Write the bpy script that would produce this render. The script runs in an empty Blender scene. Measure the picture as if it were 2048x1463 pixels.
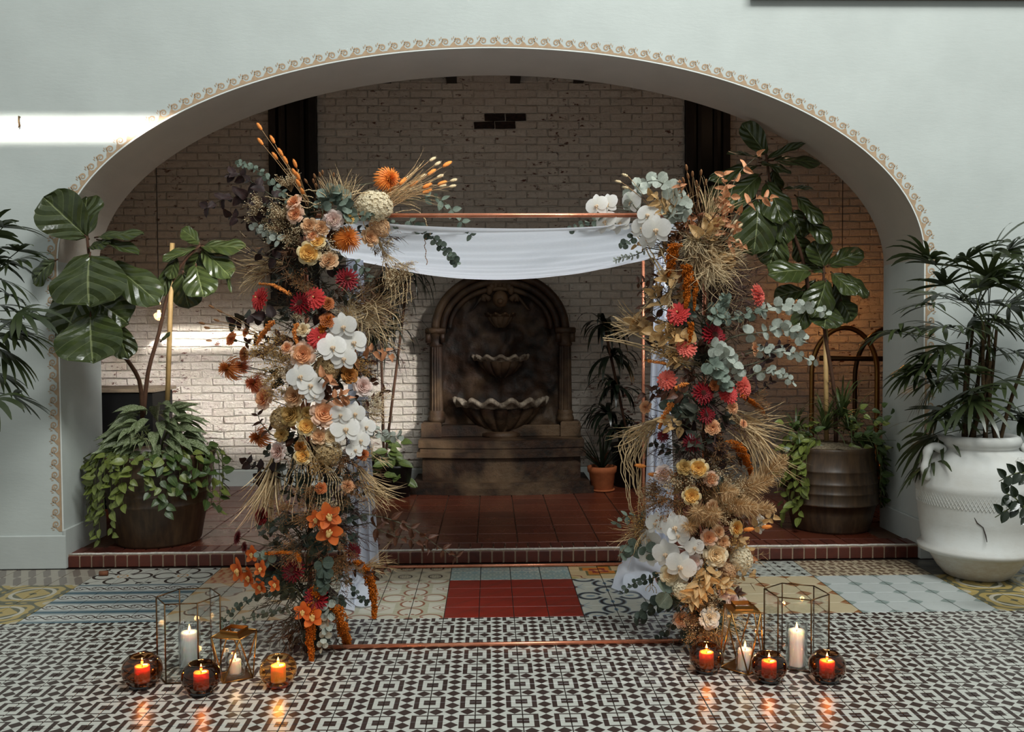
import bpy, math, random
from mathutils import Vector, Matrix, noise
sc = bpy.context.scene
COL = sc.collection
R = random.Random(7)
PI = math.pi
V = Vector
# ------------------------------------------------------------------ camera
F = 1830.0
CAMZ = 1.6
cam_data = bpy.data.cameras.new('camera'); cam_data.sensor_width = 36.0
cam_data.lens = F / 2048 * 36.0; cam_data.clip_end = 200
cam = bpy.data.objects.new('camera', cam_data); COL.objects.link(cam)
YAW, PITCH, ROLL = math.atan(44 / F), math.atan(61.5 / F), -0.0058
CM = (Matrix.Rotation(-YAW, 4, 'Z') @ Matrix.Rotation(PI / 2 - PITCH, 4, 'X') @ Matrix.Rotation(ROLL, 4, 'Z'))
cam.matrix_world = Matrix.Translation((0, 0, CAMZ)) @ CM
sc.camera = cam
CR = CM.to_3x3()
def W(px, py, Y):
    d = CR @ V(((px - 1024) / F, (731.5 - py) / F, -1.0))
    return V((0, 0, CAMZ)) + d * (Y / d.y)
def FL(px, py, z=0.0):
    d = CR @ V(((px - 1024) / F, (731.5 - py) / F, -1.0))
    return V((0, 0, CAMZ)) + d * ((z - CAMZ) / d.z)
def S(px, Y):
    return px * Y / F
# ------------------------------------------------------------------ view, sky, light
sc.view_settings.view_transform = 'Standard'; sc.view_settings.look = 'None'
sc.view_settings.exposure = 0.32; sc.view_settings.gamma = 1.0; sc.view_settings.use_curve_mapping = False
world = bpy.data.worlds.new('overcast_sky'); sc.world = world; world.use_nodes = True
wt = world.node_tree; wt.nodes.clear()
wo = wt.nodes.new('ShaderNodeOutputWorld'); wb = wt.nodes.new('ShaderNodeBackground')
wg = wt.nodes.new('ShaderNodeTexCoord'); ws = wt.nodes.new('ShaderNodeSeparateXYZ'); wr = wt.nodes.new('ShaderNodeMapRange')
wt.links.new(wg.outputs['Generated'], ws.inputs[0]); wt.links.new(ws.outputs[2], wr.inputs['Value'])
wr.inputs['From Min'].default_value = 0.0; wr.inputs['From Max'].default_value = 1.0
wr.inputs['To Min'].default_value = 0.27; wr.inputs['To Max'].default_value = 0.46      # overcast sky: zenith about three times the horizon
wt.links.new(wr.outputs[0], wb.inputs['Strength']); wb.inputs['Color'].default_value = (0.93, 1.0, 0.985, 1)
wt.links.new(wb.outputs[0], wo.inputs[0])
def lamp(name, kind, loc, energy, color, **kw):
    d = bpy.data.lights.new(name, kind); d.energy = energy; d.color = color
    for k, v in kw.items(): setattr(d, k, v)
    o = bpy.data.objects.new(name, d); COL.objects.link(o); o.location = loc
    return o
def aim(o, target):
    o.rotation_euler = (V(target) - o.location).to_track_quat('-Z', 'Y').to_euler()
# skylight opening over the courtyard
sky = lamp('courtyard_skylight', 'AREA', (2.8, 0.6, 9.2), 640, (0.97, 1.0, 0.98), shape='RECTANGLE', size=4.5, size_y=2.2)
aim(sky, (0.0, 7.0, 1.6))
# a strip of sun thrown back by a window pane behind the camera; it crosses the wall and falls on the bricks
_a = V((-2.45, 6.37, W(160, 258, 6.37).z)); _d = V((0.36, -1.0, (_a.z - W(360, 676, 9.25).z) / 2.88)).normalized()
def beam(p):
    z = _d; x = (V((1, 0, 0)) - z * z.x).normalized(); y = z.cross(x)
    return Matrix.Translation(p + _d * 9.0) @ Matrix((x, y, z)).transposed().to_4x4()
glint = lamp('window_sun_strip', 'AREA', _a + _d * 9.0, 4.5, (1.0, 0.97, 0.9), shape='RECTANGLE', size=2.3, size_y=0.075, spread=math.radians(1.1))
glint.matrix_world = beam(_a)
_c = V((-0.30, 6.37, 2.24)); _d = V((0.75, -1.0, 0.50)).normalized()
patch = lamp('window_sun_patch', 'AREA', _c + _d * 9.0, 17, (1.0, 0.98, 0.94), shape='RECTANGLE', size=2.9, size_y=1.15, spread=math.radians(7))  # broad beam added to brighten the lower back wall, no known source
patch.matrix_world = beam(_c)
# warm point lights added unseen above the arch crown to lift the upper bricks
for _x in (-2.6, 0.0, 2.6):
    lamp('passage_lamp', 'POINT', (_x, 7.75, 4.0), 1.9, (1.0, 0.62, 0.38), shadow_soft_size=0.12)
# ------------------------------------------------------------------ mesh helper
class MB:
    def __init__(s): s.v = []; s.f = []; s.uv = []; s.mi = []; s.hasuv = False
    def add(s, vs, fs, uv=None, mi=0):
        n = len(s.v); s.v.extend([tuple(p) for p in vs]); s.f.extend([tuple(i + n for i in f) for f in fs])
        s.mi.extend([mi] * len(fs))
        if uv: s.uv.extend(uv); s.hasuv = True
        else: s.uv.extend([(0.5, 0.5)] * len(vs))
        return s
    def box(s, c, d, mi=0, rz=0.0, bev=0.0, M=None):
        x, y, z = d[0] / 2, d[1] / 2, d[2] / 2
        if bev <= 0:
            vs = [V((sx * x, sy * y, sz * z)) for sz in (-1, 1) for sx, sy in ((-1, -1), (1, -1), (1, 1), (-1, 1))]
            fs = [(0, 3, 2, 1), (4, 5, 6, 7), (0, 1, 5, 4), (1, 2, 6, 5), (2, 3, 7, 6), (3, 0, 4, 7)]
        else:
            vs = []
            for zz, k in ((-z, bev), (-z + bev, 0), (z - bev, 0), (z, bev)):
                for sx, sy in ((-1, -1), (1, -1), (1, 1), (-1, 1)): vs.append(V((sx * (x - k), sy * (y - k), zz)))
            fs = [(0, 3, 2, 1), (12, 13, 14, 15)]
            for r in range(3):
                for i in range(4): fs.append((r * 4 + i, r * 4 + (i + 1) % 4, r * 4 + 4 + (i + 1) % 4, r * 4 + 4 + i))
        m = Matrix.Translation(V(c)) @ Matrix.Rotation(rz, 4, 'Z')
        if M is not None: m = M @ m
        return s.add([m @ p for p in vs], fs, None, mi)
    def tube(s, pts, rad, n=6, mi=0, cap=True, closed=False):
        pts = [V(p) for p in pts]; m = len(pts)
        if not isinstance(rad, (list, tuple)): rad = [rad] * m
        vs = []; fs = []; up = None
        for i, p in enumerate(pts):
            if closed: t = pts[(i + 1) % m] - pts[i - 1]
            else: t = pts[min(i + 1, m - 1)] - pts[max(i - 1, 0)]
            t = t.normalized() if t.length > 1e-9 else V((0, 0, 1))
            if up is None: up = V((0, 0, 1)) if abs(t.z) < 0.9 else V((1, 0, 0))
            a = t.cross(up)
            if a.length < 1e-6: a = t.cross(V((0.3, 1, 0.2)))
            a.normalize(); b = a.cross(t).normalized(); up = b
            for k in range(n):
                q = 2 * PI * k / n
                vs.append(p + (a * math.cos(q) + b * math.sin(q)) * rad[i])
        for i in range(m if closed else m - 1):
            j = (i + 1) % m
            for k in range(n): fs.append((i * n + k, i * n + (k + 1) % n, j * n + (k + 1) % n, j * n + k))
        if cap and not closed: fs.append(tuple(range(n - 1, -1, -1))); fs.append(tuple((m - 1) * n + k for k in range(n)))
        uv = [(k / n, i / max(1, m - 1)) for i in range(m) for k in range(n)]
        return s.add(vs, fs, uv, mi)
    def lathe(s, prof, c=(0, 0, 0), n=32, mi=0, capb=False, capt=False, wob=None):
        vs = []; fs = []; c = V(c)
        for j, (r, z) in enumerate(prof):
            for k in range(n):
                a = 2 * PI * k / n
                rr = r if wob is None else wob(r, z, a)
                vs.append(c + V((rr * math.cos(a), rr * math.sin(a), z)))
        for j in range(len(prof) - 1):
            for k in range(n): fs.append((j * n + k, j * n + (k + 1) % n, (j + 1) * n + (k + 1) % n, (j + 1) * n + k))
        if capb: fs.append(tuple(range(n - 1, -1, -1)))
        if capt: fs.append(tuple((len(prof) - 1) * n + k for k in range(n)))
        uv = [(k / n, j / max(1, len(prof) - 1)) for j in range(len(prof)) for k in range(n)]
        return s.add(vs, fs, uv, mi)
    def grid(s, fn, nu, nv, mi=0, M=None):
        vs = []; uv = []
        for j in range(nv + 1):
            for i in range(nu + 1):
                u, v = i / nu, j / nv; p = V(fn(u, v)); vs.append(M @ p if M is not None else p); uv.append((u, v))
        fs = [(j * (nu + 1) + i, j * (nu + 1) + i + 1, (j + 1) * (nu + 1) + i + 1, (j + 1) * (nu + 1) + i) for j in range(nv) for i in range(nu)]
        return s.add(vs, fs, uv, mi)
    def ell(s, c, r, nu=8, nv=5, mi=0, M=None):
        c = V(c); r = V(r) if not isinstance(r, (int, float)) else V((r, r, r))
        vs = []; fs = []
        for j in range(1, nv):
            b = PI * j / nv
            for i in range(nu):
                a = 2 * PI * i / nu; vs.append(V((r.x * math.sin(b) * math.cos(a), r.y * math.sin(b) * math.sin(a), r.z * math.cos(b))))
        t = len(vs); vs += [V((0, 0, r.z)), V((0, 0, -r.z))]
        for j in range(nv - 2):
            for i in range(nu): fs.append((j * nu + i, (j + 1) * nu + i, (j + 1) * nu + (i + 1) % nu, j * nu + (i + 1) % nu))
        for i in range(nu):
            fs.append((t, i, (i + 1) % nu)); fs.append((t + 1, (nv - 2) * nu + (i + 1) % nu, (nv - 2) * nu + i))
        if M is not None: vs = [M @ p for p in vs]
        return s.add([p + c for p in vs], fs, None, mi)
    def ribbon(s, pts, w, nrm=(0, -1, 0), mi=0):
        # flat tapering blade along pts; w = list of half widths
        pts = [V(p) for p in pts]; m = len(pts); vs = []; uv = []; nrm = V(nrm)
        if not isinstance(w, (list, tuple)): w = [w * (1 - 0.9 * (i / (m - 1)) ** 2) for i in range(m)]
        for i, p in enumerate(pts):
            t = pts[min(i + 1, m - 1)] - pts[max(i - 1, 0)]
            a = t.cross(nrm)
            if a.length < 1e-7: a = t.cross(V((0.3, 0.2, 1)))
            a.normalize(); vs += [p - a * w[i], p + a * w[i]]; uv += [(0, i / (m - 1)), (1, i / (m - 1))]
        return s.add(vs, [(2 * i, 2 * i + 1, 2 * i + 3, 2 * i + 2) for i in range(m - 1)], uv, mi)
    def mesh(s, name, mats, smooth=True):
        me = bpy.data.meshes.new(name); me.from_pydata(s.v, [], s.f)
        for m in (mats if isinstance(mats, (list, tuple)) else [mats]): me.materials.append(m)
        if any(s.mi): me.polygons.foreach_set('material_index', s.mi)
        if s.hasuv:
            ul = me.uv_layers.new(name='UVMap'); flat = []
            for f in s.f:
                for i in f: flat.extend(s.uv[i])
            ul.data.foreach_set('uv', flat)
        if smooth: me.polygons.foreach_set('use_smooth', [True] * len(me.polygons))
        me.update(); return me
def link(name, data, parent=None, M=None, kind=None, label=None):
    o = bpy.data.objects.new(name, data); COL.objects.link(o)
    if parent is not None: o.parent = parent
    if M is not None: o.matrix_local = M
    if kind: o['kind'] = kind
    if label: o['label'] = label
    return o
def obj(name, mb, mats, parent=None, M=None, smooth=True, kind=None, label=None):
    return link(name, mb.mesh(name, mats, smooth), parent, M, kind, label)
def tag(o, label, cat, group=None):
    o['label'] = label; o['category'] = cat
    if group: o['group'] = group
    return o
def thing(name, loc, label, cat, group=None, M=None):
    o = bpy.data.objects.new(name, None); COL.objects.link(o); o.empty_display_size = 0.05
    if M is not None: o.matrix_world = M
    else: o.location = loc
    return tag(o, label, cat, group)
def T(p): return Matrix.Translation(V(p))
def frame(y, z):
    """rotation whose local Y runs along y and local Z as near to z as it can be"""
    y = V(y).normalized(); z = V(z); x = y.cross(z)
    if x.length < 1e-6: x = y.cross(V((0.31, 0.2, 0.9)))
    x.normalize(); z = x.cross(y)
    return Matrix((x, y, z)).transposed().to_4x4()
def face(z, up=(0, 0, 1)):
    """rotation whose local Z looks along z"""
    z = V(z).normalized(); x = V(up).cross(z)
    if x.length < 1e-6: x = V((1, 0, 0))
    x.normalize(); y = z.cross(x)
    return Matrix((x, y, z)).transposed().to_4x4()
def SC(x, y=None, z=None):
    y = x if y is None else y; z = x if z is None else z
    return Matrix.Diagonal((x, y, z, 1))
def bez(p, n):
    """smooth curve through points (Catmull-Rom), n samples"""
    p = [V(q) for q in p]
    if len(p) == 2: return [p[0].lerp(p[1], i / (n - 1)) for i in range(n)]
    out = []; m = len(p) - 1
    for i in range(n):
        t = i / (n - 1) * m; k = min(int(t), m - 1); t -= k
        a = p[max(k - 1, 0)]; b = p[k]; c = p[k + 1]; d = p[min(k + 2, m)]
        out.append(0.5 * ((2 * b) + (c - a) * t + (2 * a - 5 * b + 4 * c - d) * t * t + (3 * b - a - 3 * c + d) * t ** 3))
    return out
# ------------------------------------------------------------------ shader helper
def srgb(r, g=None, b=None):
    if g is None: r, g, b = r
    f = lambda c: (c / 255 / 12.92) if c / 255 <= 0.04045 else ((c / 255 + 0.055) / 1.055) ** 2.4
    return (f(r), f(g), f(b), 1.0)
class E:
    """a scalar socket with arithmetic"""
    def __init__(s, nt, sock): s.nt = nt; s.k = sock
    def op(s, o, b=None, c=None):
        n = s.nt.nodes.new('ShaderNodeMath'); n.operation = o; s.nt.links.new(s.k, n.inputs[0])
        for i, x in ((1, b), (2, c)):
            if x is None: continue
            if isinstance(x, E): s.nt.links.new(x.k, n.inputs[i])
            else: n.inputs[i].default_value = x
        return E(s.nt, n.outputs[0])
    def __add__(s, b): return s.op('ADD', b)
    __radd__ = __add__
    def __sub__(s, b): return s.op('SUBTRACT', b)
    def __rsub__(s, b): return s.op('MULTIPLY', -1.0).op('ADD', b)
    def __mul__(s, b): return s.op('MULTIPLY', b)
    __rmul__ = __mul__
    def lt(s, b): return s.op('LESS_THAN', b)
    def gt(s, b): return s.op('GREATER_THAN', b)
    def mn(s, b): return s.op('MINIMUM', b)
    def mx(s, b): return s.op('MAXIMUM', b)
    def ab(s): return s.op('ABSOLUTE')
    def fr(s): return s.op('FRACT')
    def sin(s): return s.op('SINE')
    def sq(s): return s.op('SQRT')
    def pw(s, p): return s.op('POWER', p)
def dist(a, b, x, y):
    p, q = a - x, b - y
    return (p * p + q * q).sq()
class SH:
    def __init__(s, name, rough=0.5, spec=0.5, metal=0.0):
        s.m = bpy.data.materials.new(name); s.m.use_nodes = True; s.nt = s.m.node_tree
        s.b = s.nt.nodes['Principled BSDF']; s.b.inputs['Roughness'].default_value = rough
        s.b.inputs['Specular IOR Level'].default_value = spec; s.b.inputs['Metallic'].default_value = metal
    def n(s, t): return s.nt.nodes.new(t)
    def L(s, a, b): s.nt.links.new(a.k if isinstance(a, E) else a, b)
    def uv(s):
        c = s.n('ShaderNodeTexCoord'); x = s.n('ShaderNodeSeparateXYZ'); s.L(c.outputs['UV'], x.inputs[0])
        return E(s.nt, x.outputs[0]), E(s.nt, x.outputs[1])
    def coord(s, which='Object'):
        if which == 'Position': return s.n('ShaderNodeNewGeometry').outputs['Position']
        return s.n('ShaderNodeTexCoord').outputs[which]
    def xyz(s, which='Object'):
        x = s.n('ShaderNodeSeparateXYZ'); s.L(s.coord(which), x.inputs[0]); return [E(s.nt, o) for o in x.outputs]
    def rnd(s): return E(s.nt, s.n('ShaderNodeObjectInfo').outputs['Random'])
    def noise(s, scale, detail=3, rough=0.55, which='Object', stretch=None):
        t = s.n('ShaderNodeTexNoise'); t.inputs['Scale'].default_value = scale; t.inputs['Detail'].default_value = detail; t.inputs['Roughness'].default_value = rough
        k = s.coord(which)
        if stretch:
            mp = s.n('ShaderNodeMapping'); mp.inputs['Scale'].default_value = stretch; s.L(k, mp.inputs[0]); k = mp.outputs[0]
        s.L(k, t.inputs['Vector']); return E(s.nt, t.outputs['Fac'])
    def ramp(s, e, lo, hi):
        t = s.n('ShaderNodeMapRange'); s.L(e, t.inputs['Value']); t.inputs['From Min'].default_value = lo; t.inputs['From Max'].default_value = hi
        return E(s.nt, t.outputs[0])
    def mix(s, f, a, b):
        t = s.n('ShaderNodeMix'); t.data_type = 'RGBA'
        if isinstance(f, E): s.L(f, t.inputs[0])
        else: t.inputs[0].default_value = f
        for x, i in ((a, 6), (b, 7)):
            if isinstance(x, tuple): t.inputs[i].default_value = x
            else: s.L(x, t.inputs[i])
        return t.outputs[2]
    def color(s, c):
        if isinstance(c, tuple): s.b.inputs['Base Color'].default_value = c
        else: s.L(c, s.b.inputs['Base Color'])
        return s
    def bump(s, e, d=0.01, strength=0.6):
        t = s.n('ShaderNodeBump'); t.inputs['Strength'].default_value = strength; t.inputs['Distance'].default_value = d
        s.L(e, t.inputs['Height']); s.L(t.outputs[0], s.b.inputs['Normal']); return s
    def rough(s, e): s.L(e, s.b.inputs['Roughness']); return s
    def translucent(s, col, f):
        tr = s.n('ShaderNodeBsdfTranslucent'); mx = s.n('ShaderNodeMixShader'); mx.inputs[0].default_value = f
        if isinstance(col, tuple): tr.inputs[0].default_value = col
        else: s.L(col, tr.inputs[0])
        out = s.nt.nodes['Material Output']; s.L(s.b.outputs[0], mx.inputs[1]); s.L(tr.outputs[0], mx.inputs[2]); s.L(mx.outputs[0], out.inputs[0]); return s
def plain(name, c, rough=0.5, spec=0.5, metal=0.0, var=0.18, scale=20.0, bump=0.0, which='Object'):
    """one colour broken up by fine noise"""
    s = SH(name, rough, spec, metal); c = srgb(c)
    n = s.noise(scale, 3, 0.6, which)
    dk = tuple(x * (1 - var) for x in c[:3]) + (1,); lt = tuple(min(1, x * (1 + var)) for x in c[:3]) + (1,)
    s.color(s.mix(s.ramp(n, 0.3, 0.7), dk, lt))
    if bump: s.bump(n, bump)
    return s.m
# ================================================================== THE SETTING
WY = 6.37; WT = 0.66; BY = 9.28; STEP = 0.10
AX = W(992, 520, WY).x; AA = S(863, WY); AB = S(417, WY); AZ = CAMZ + S(150, WY)      # arch: centre, half width, rise, springing height
WL, WR_, WTOP = -7.0, 7.0, 5.6
def plaster(name, c, vein=None):
    s = SH(name, 0.62, 0.3); n = s.noise(2.2, 4, 0.6, 'Position'); f = s.noise(26, 4, 0.7, 'Position', (0.5, 1, 1.8))
    a = srgb(c); b = tuple(x * 0.88 for x in a[:3]) + (1,)
    col = s.mix(s.ramp(n, 0.3, 0.75), a, b)
    s.color(col); s.bump(f * 0.5 + n * 0.6, 0.006, 0.3); return s.m
M_wall = plaster('white_plaster', (196, 202, 197))
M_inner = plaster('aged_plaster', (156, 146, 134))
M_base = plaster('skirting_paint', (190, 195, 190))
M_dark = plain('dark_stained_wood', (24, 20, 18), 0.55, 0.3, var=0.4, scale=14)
M_ceil = plain('shadowed_ceiling_boards', (70, 58, 48), 0.7, 0.2, scale=8)  # even dark brown boards, broken up by fine noise
def arch_z(x):
    q = (x - AX) / AA
    return AZ + AB * math.sqrt(max(0.0, 1 - q * q)) if abs(q) < 1 else 0.0
mb = MB()
ths = [PI * i / 72 for i in range(73)]
xs = [AX - AA * math.cos(t) for t in ths]; zs = [AZ + AB * math.sin(t) for t in ths]
for y, flip in ((WY, 0), (WY + WT, 1)):
    def q(*p):
        n = len(mb.v); mb.add([(a, y, b) for a, b in p], [(0, 1, 2, 3) if not flip else (3, 2, 1, 0)])
    q((WL, 0), (xs[0], 0), (xs[0], AZ), (WL, AZ)); q((WL, AZ), (xs[0], AZ), (xs[0], WTOP), (WL, WTOP))
    q((xs[-1], 0), (WR_, 0), (WR_, AZ), (xs[-1], AZ)); q((xs[-1], AZ), (WR_, AZ), (WR_, WTOP), (xs[-1], WTOP))
    for i in range(72): q((xs[i], zs[i]), (xs[i + 1], zs[i + 1]), (xs[i + 1], WTOP), (xs[i], WTOP))
out = [(xs[0], 0)] + list(zip(xs, zs)) + [(xs[-1], 0)]
for i in range(len(out) - 1):
    (a, b), (c, d) = out[i], out[i + 1]
    mb.add([(a, WY, b), (c, WY, d), (c, WY + WT, d), (a, WY + WT, b)], [(0, 3, 2, 1)], None, 0 if abs(d - b) > 0.5 else 1)
mb.add([(WL, WY, WTOP), (WR_, WY, WTOP), (WR_, WY + WT, WTOP), (WL, WY + WT, WTOP)], [(0, 1, 2, 3)])
wall_front = obj('wall_front', mb, [M_wall, plaster('beige_plaster', (196, 187, 174))], smooth=False, kind='structure')  # arch underside: same plaster, warm bounce light put into its colour
# skirting: front faces and both jambs
def skirt(name, x0, x1, y0, y1, h=0.235):
    m = MB(); m.box(((x0 + x1) / 2, (y0 + y1) / 2, h / 2), (abs(x1 - x0), abs(y1 - y0), h), bev=0.006)
    return obj(name, m, M_base, smooth=False, kind='structure')
XL, XR = xs[0], xs[-1]
skirt('baseboard_left', WL, XL + 0.014, WY - 0.014, WY + 0.002)
skirt('baseboard_right', XR - 0.014, WR_, WY - 0.014, WY + 0.002)
skirt('baseboard_jamb_left', XL - 0.002, XL + 0.016, WY - 0.009, WY + WT, 0.235 + STEP * 0.4)
skirt('baseboard_jamb_right', XR - 0.016, XR + 0.002, WY - 0.009, WY + WT, 0.235 + STEP * 0.4)
# ---- stencilled running-dog border round the arch
M_sten = plain('stencil_tan_paint', (176, 150, 122), 0.7, 0.2, var=0.12, scale=30, which='Position')
M_line = plain('stencil_white_line', (226, 228, 222), 0.6, 0.3, var=0.04)
path = [V((XL, 0, 0.26 + (AZ - 0.26) * i / 40)) for i in range(40)] + [V((x, 0, z)) for x, z in zip(xs, zs)] + [V((XR, 0, AZ + (0.26 - AZ) * (i + 1) / 40)) for i in range(40)]
cum = [0.0]
for i in range(1, len(path)): cum.append(cum[-1] + (path[i] - path[i - 1]).length)
TOT = cum[-1]
def bandpt(u, v, dy):
    u = max(0.0, min(TOT - 1e-6, u)); lo, hi = 0, len(cum) - 1
    while hi - lo > 1:
        m_ = (lo + hi) // 2
        if cum[m_] <= u: lo = m_
        else: hi = m_
    t = (u - cum[lo]) / (cum[hi] - cum[lo]); p = path[lo].lerp(path[hi], t)
    tan = (path[min(lo + 2, len(path) - 1)] - path[max(lo - 1, 0)]).normalized(); nr = V((-tan.z, 0, tan.x))
    return p + nr * v + V((0, WY - dy, 0))
BW_ = 0.083; NP = int(TOT / 0.086); PP = TOT / NP
mb = MB(); ln = MB()
for k in range(NP):
    u0 = k * PP; flip = k >= NP // 2
    U = (lambda f: u0 + PP * (1 - f)) if flip else (lambda f: u0 + PP * f)
    def poly(pts, m=mb, dy=0.0022): m.add([bandpt(U(a), b * BW_, dy) for a, b in pts], [tuple(range(len(pts)))] )
    poly([(0, 0.14), (1, 0.14), (1, 0.30), (0, 0.30)])
    poly([(0.0, 0.02), (1, 0.02), (1, 0.12), (0, 0.12)], ln)
    # rising wave
    base = [(0.0, 0.30), (0.55, 0.30)]; top = []
    for i in range(9):
        t = i / 8; top.append((0.06 + 0.36 * t ** 1.4 - 0.1, 0.30 + 0.36 * t))
    for i in range(8):
        a, b = top[i], top[i + 1]; w0, w1 = 0.5 * (1 - i / 8) ** 1.6 + 0.10, 0.5 * (1 - (i + 1) / 8) ** 1.6 + 0.10
        poly([a, (a[0] + w0, a[1]), (b[0] + w1, b[1]), b])
    # curl
    pr = None
    for i in range(23):
        t = i / 22; a = PI * 1.0 - t * 2 * PI * 1.35; r = 0.27 * (1 - t * 0.80); w = 0.062 * (1 - t * 0.45)
        c = (0.60, 0.62); x, z = c[0] + r * math.cos(a), c[1] + r * math.sin(a)
        nx, nz = math.cos(a), math.sin(a); cur = ((x - nx * w, z - nz * w), (x + nx * w, z + nz * w))
        if pr: poly([pr[0], pr[1], cur[1], cur[0]])
        pr = cur
    for a, b, r in ((0.16, 0.86, -0.5), (0.27, 0.97, 0.0), (0.36, 0.86, 0.5)):
        poly([(a - 0.04, b - 0.10), (a + 0.02, b - 0.11), (a + 0.05 + r * 0.1, b + 0.07), (a - 0.01 + r * 0.1, b + 0.08)])
obj('trim_1', mb, M_sten, smooth=False, kind='structure')
obj('trim_2', ln, M_line, smooth=False, kind='structure')
# ---- dark cornice at the top right corner of the frame
mb = MB(); c0, c1 = W(1500, -34, WY), W(2300, -8, WY)
mb.box(((c0.x + c1.x) / 2, WY - 0.05, c0.z - 0.03), (c1.x - c0.x, 0.10, 0.10), bev=0.01)
mb.box(((c0.x + c1.x) / 2, WY - 0.03, c0.z - 0.10), (c1.x - c0.x, 0.06, 0.04), bev=0.01)
tr = obj('trim_3', mb, plain('cornice_brown_paint', (92, 76, 64), 0.6), smooth=False, kind='structure')
# ---- passage behind the arch: back wall, ends, ceiling, beams
M_mort = plain('painted_mortar', (200, 192, 180), 0.8, 0.2, var=0.15, scale=12, which='Position')
mb = MB(); mb.box((0, BY + 0.10, 2.4), (9.6, 0.2, 4.8)); wall_back = obj('wall_back', mb, M_mort, smooth=False, kind='structure')
for nm, x in (('wall_passage_left', -4.75), ('wall_passage_right', 4.95)):
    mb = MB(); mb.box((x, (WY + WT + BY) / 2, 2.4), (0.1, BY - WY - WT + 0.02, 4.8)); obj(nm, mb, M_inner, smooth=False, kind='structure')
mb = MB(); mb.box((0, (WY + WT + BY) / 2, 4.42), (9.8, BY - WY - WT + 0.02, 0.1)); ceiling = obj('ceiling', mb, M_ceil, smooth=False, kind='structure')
for px in (640, 773, 904, 1030, 1156, 1285):
    mb = MB(); x = W(px, 170, BY).x; mb.box((x, (WY + WT + BY) / 2, 4.25), (0.10, BY - WY - WT, 0.26)); obj('beam', mb, M_dark, ceiling, smooth=False)
# ---- brick facing of the back wall
def brick_mat():
    s = SH('painted_brick', 0.7, 0.25)
    p1 = s.noise(1.1, 3, 0.6, 'Position'); p2 = s.noise(13, 4, 0.7, 'Position', (1, 1, 2.2)); p3 = s.noise(30, 3, 0.7, 'Position')
    white = s.mix(s.ramp(p3, 0.25, 0.75), srgb(186, 176, 164), srgb(212, 205, 194))
    white = s.mix(s.rnd() * 0.35, white, srgb(172, 158, 144))
    red = s.mix(p3, srgb(112, 66, 50), srgb(58, 42, 36))
    worn = s.ramp(p2 * 0.76 + p1 * 0.26, 0.595, 0.64)
    s.color(s.mix(worn, white, red)); s.bump(p3 * 0.7 + p2, 0.02, 0.6); return s.m
def bare_mat(name, a, b):
    s = SH(name, 0.8, 0.2); p = s.noise(22, 4, 0.7, 'Position', (1, 1, 2)); s.color(s.mix(s.ramp(p, 0.35, 0.62), srgb(a), srgb(b))); s.bump(p, 0.012); return s.m
M_brick = brick_mat(); M_bare = bare_mat('bare_dark_brick', (26, 21, 20), (52, 38, 32)); M_chip = bare_mat('chipped_red_brick', (128, 66, 46), (196, 180, 164))
def brick_geo(mb, w, d, h, c, seed):
    r = random.Random(seed); b = 0.007; j = lambda: r.uniform(-0.0045, 0.0045)
    x, y, z = w / 2, d / 2, h / 2; vs = []
    for yy, k in ((y, 0), (-y + b, 0), (-y, b)):
        for sx, sz in ((-1, -1), (1, -1), (1, 1), (-1, 1)): vs.append((c[0] + sx * (x - k) + j(), c[1] + yy + (j() if yy < 0 else 0), c[2] + sz * (z - k) + j()))
    fs = [(8, 9, 10, 11)]
    for a in (0, 4):
        for i in range(4): fs.append((a + i, a + (i + 1) % 4, a + 4 + (i + 1) % 4, a + 4 + i))
    mb.add(vs, fs)
CH, BL, MJ = 0.0775, 0.212, 0.009
full = []; half = []
for i in range(6):
    m = MB(); brick_geo(m, BL - MJ, 0.03, CH - MJ, (0, 0, 0), 40 + i); full.append(m.mesh('brick', M_brick, False))
def mk(me, mat):
    c = me.copy(); c.materials.clear(); c.materials.append(mat); return c
full_bare = [mk(m, M_bare) for m in full[:2]]; full_chip = [mk(m, M_chip) for m in full[:2]]
WINS = [(W(540, 200, BY).x, W(634, 200, BY).x), (W(1369, 200, BY).x, W(1456, 200, BY).x)]
WZ0 = CAMZ + S(60, BY)
stuff = MB(); cand = []
nrow = int(4.36 / CH)
for r in range(nrow):
    z = STEP + 0.16 + CH * (r + 0.5)
    if z > 4.36: break
    x = -4.6 + (BL / 2 if r % 2 else 0)
    while x < 4.85:
        cx = x + BL / 2; x += BL
        segs = [(cx - (BL - MJ) / 2, cx + (BL - MJ) / 2)]
        if z + CH / 2 > WZ0:
            for a, b in WINS:
                ns = []
                for p, q_ in segs:
                    if q_ <= a or p >= b: ns.append((p, q_)); continue
                    if p < a - 0.02: ns.append((p, a))
                    if q_ > b + 0.02: ns.append((b, q_))
                segs = ns
        for p, q_ in segs:
            cand.append(((p + q_) / 2, z, q_ - p, len(segs) == 1 and q_ - p > BL - MJ - 0.001))
def pix(p):
    v = CR.transposed() @ (V(p) - V((0, 0, CAMZ))); return 1024 + F * v.x / -v.z, 731.5 - F * v.y / -v.z
def clear_view(px, py):
    if px < 215 or px > 1775 or py < 165: return False
    if py < 420 and 660 < px < 1360: return True
    if py < 420 and (340 < px < 540): return True
    if 455 < py < 960 and 215 < px < 560: return True
    if 545 < py < 920 and (1140 < px < 1300 or 790 < px < 862): return True
    return False
def rank(c):
    px, py = pix((c[0], BY, c[1])); s = 0
    if 340 < px < 500 and 640 < py < 960: s = 3
    elif 940 < px < 1060 and 220 < py < 270: s = 4
    elif 1140 < px < 1180 and 560 < py < 660: s = 3
    elif 640 < px < 1360 and 175 < py < 430: s = 2
    elif clear_view(px, py): s = 1
    return s + R.random() * 0.2 if c[3] else -1
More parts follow.
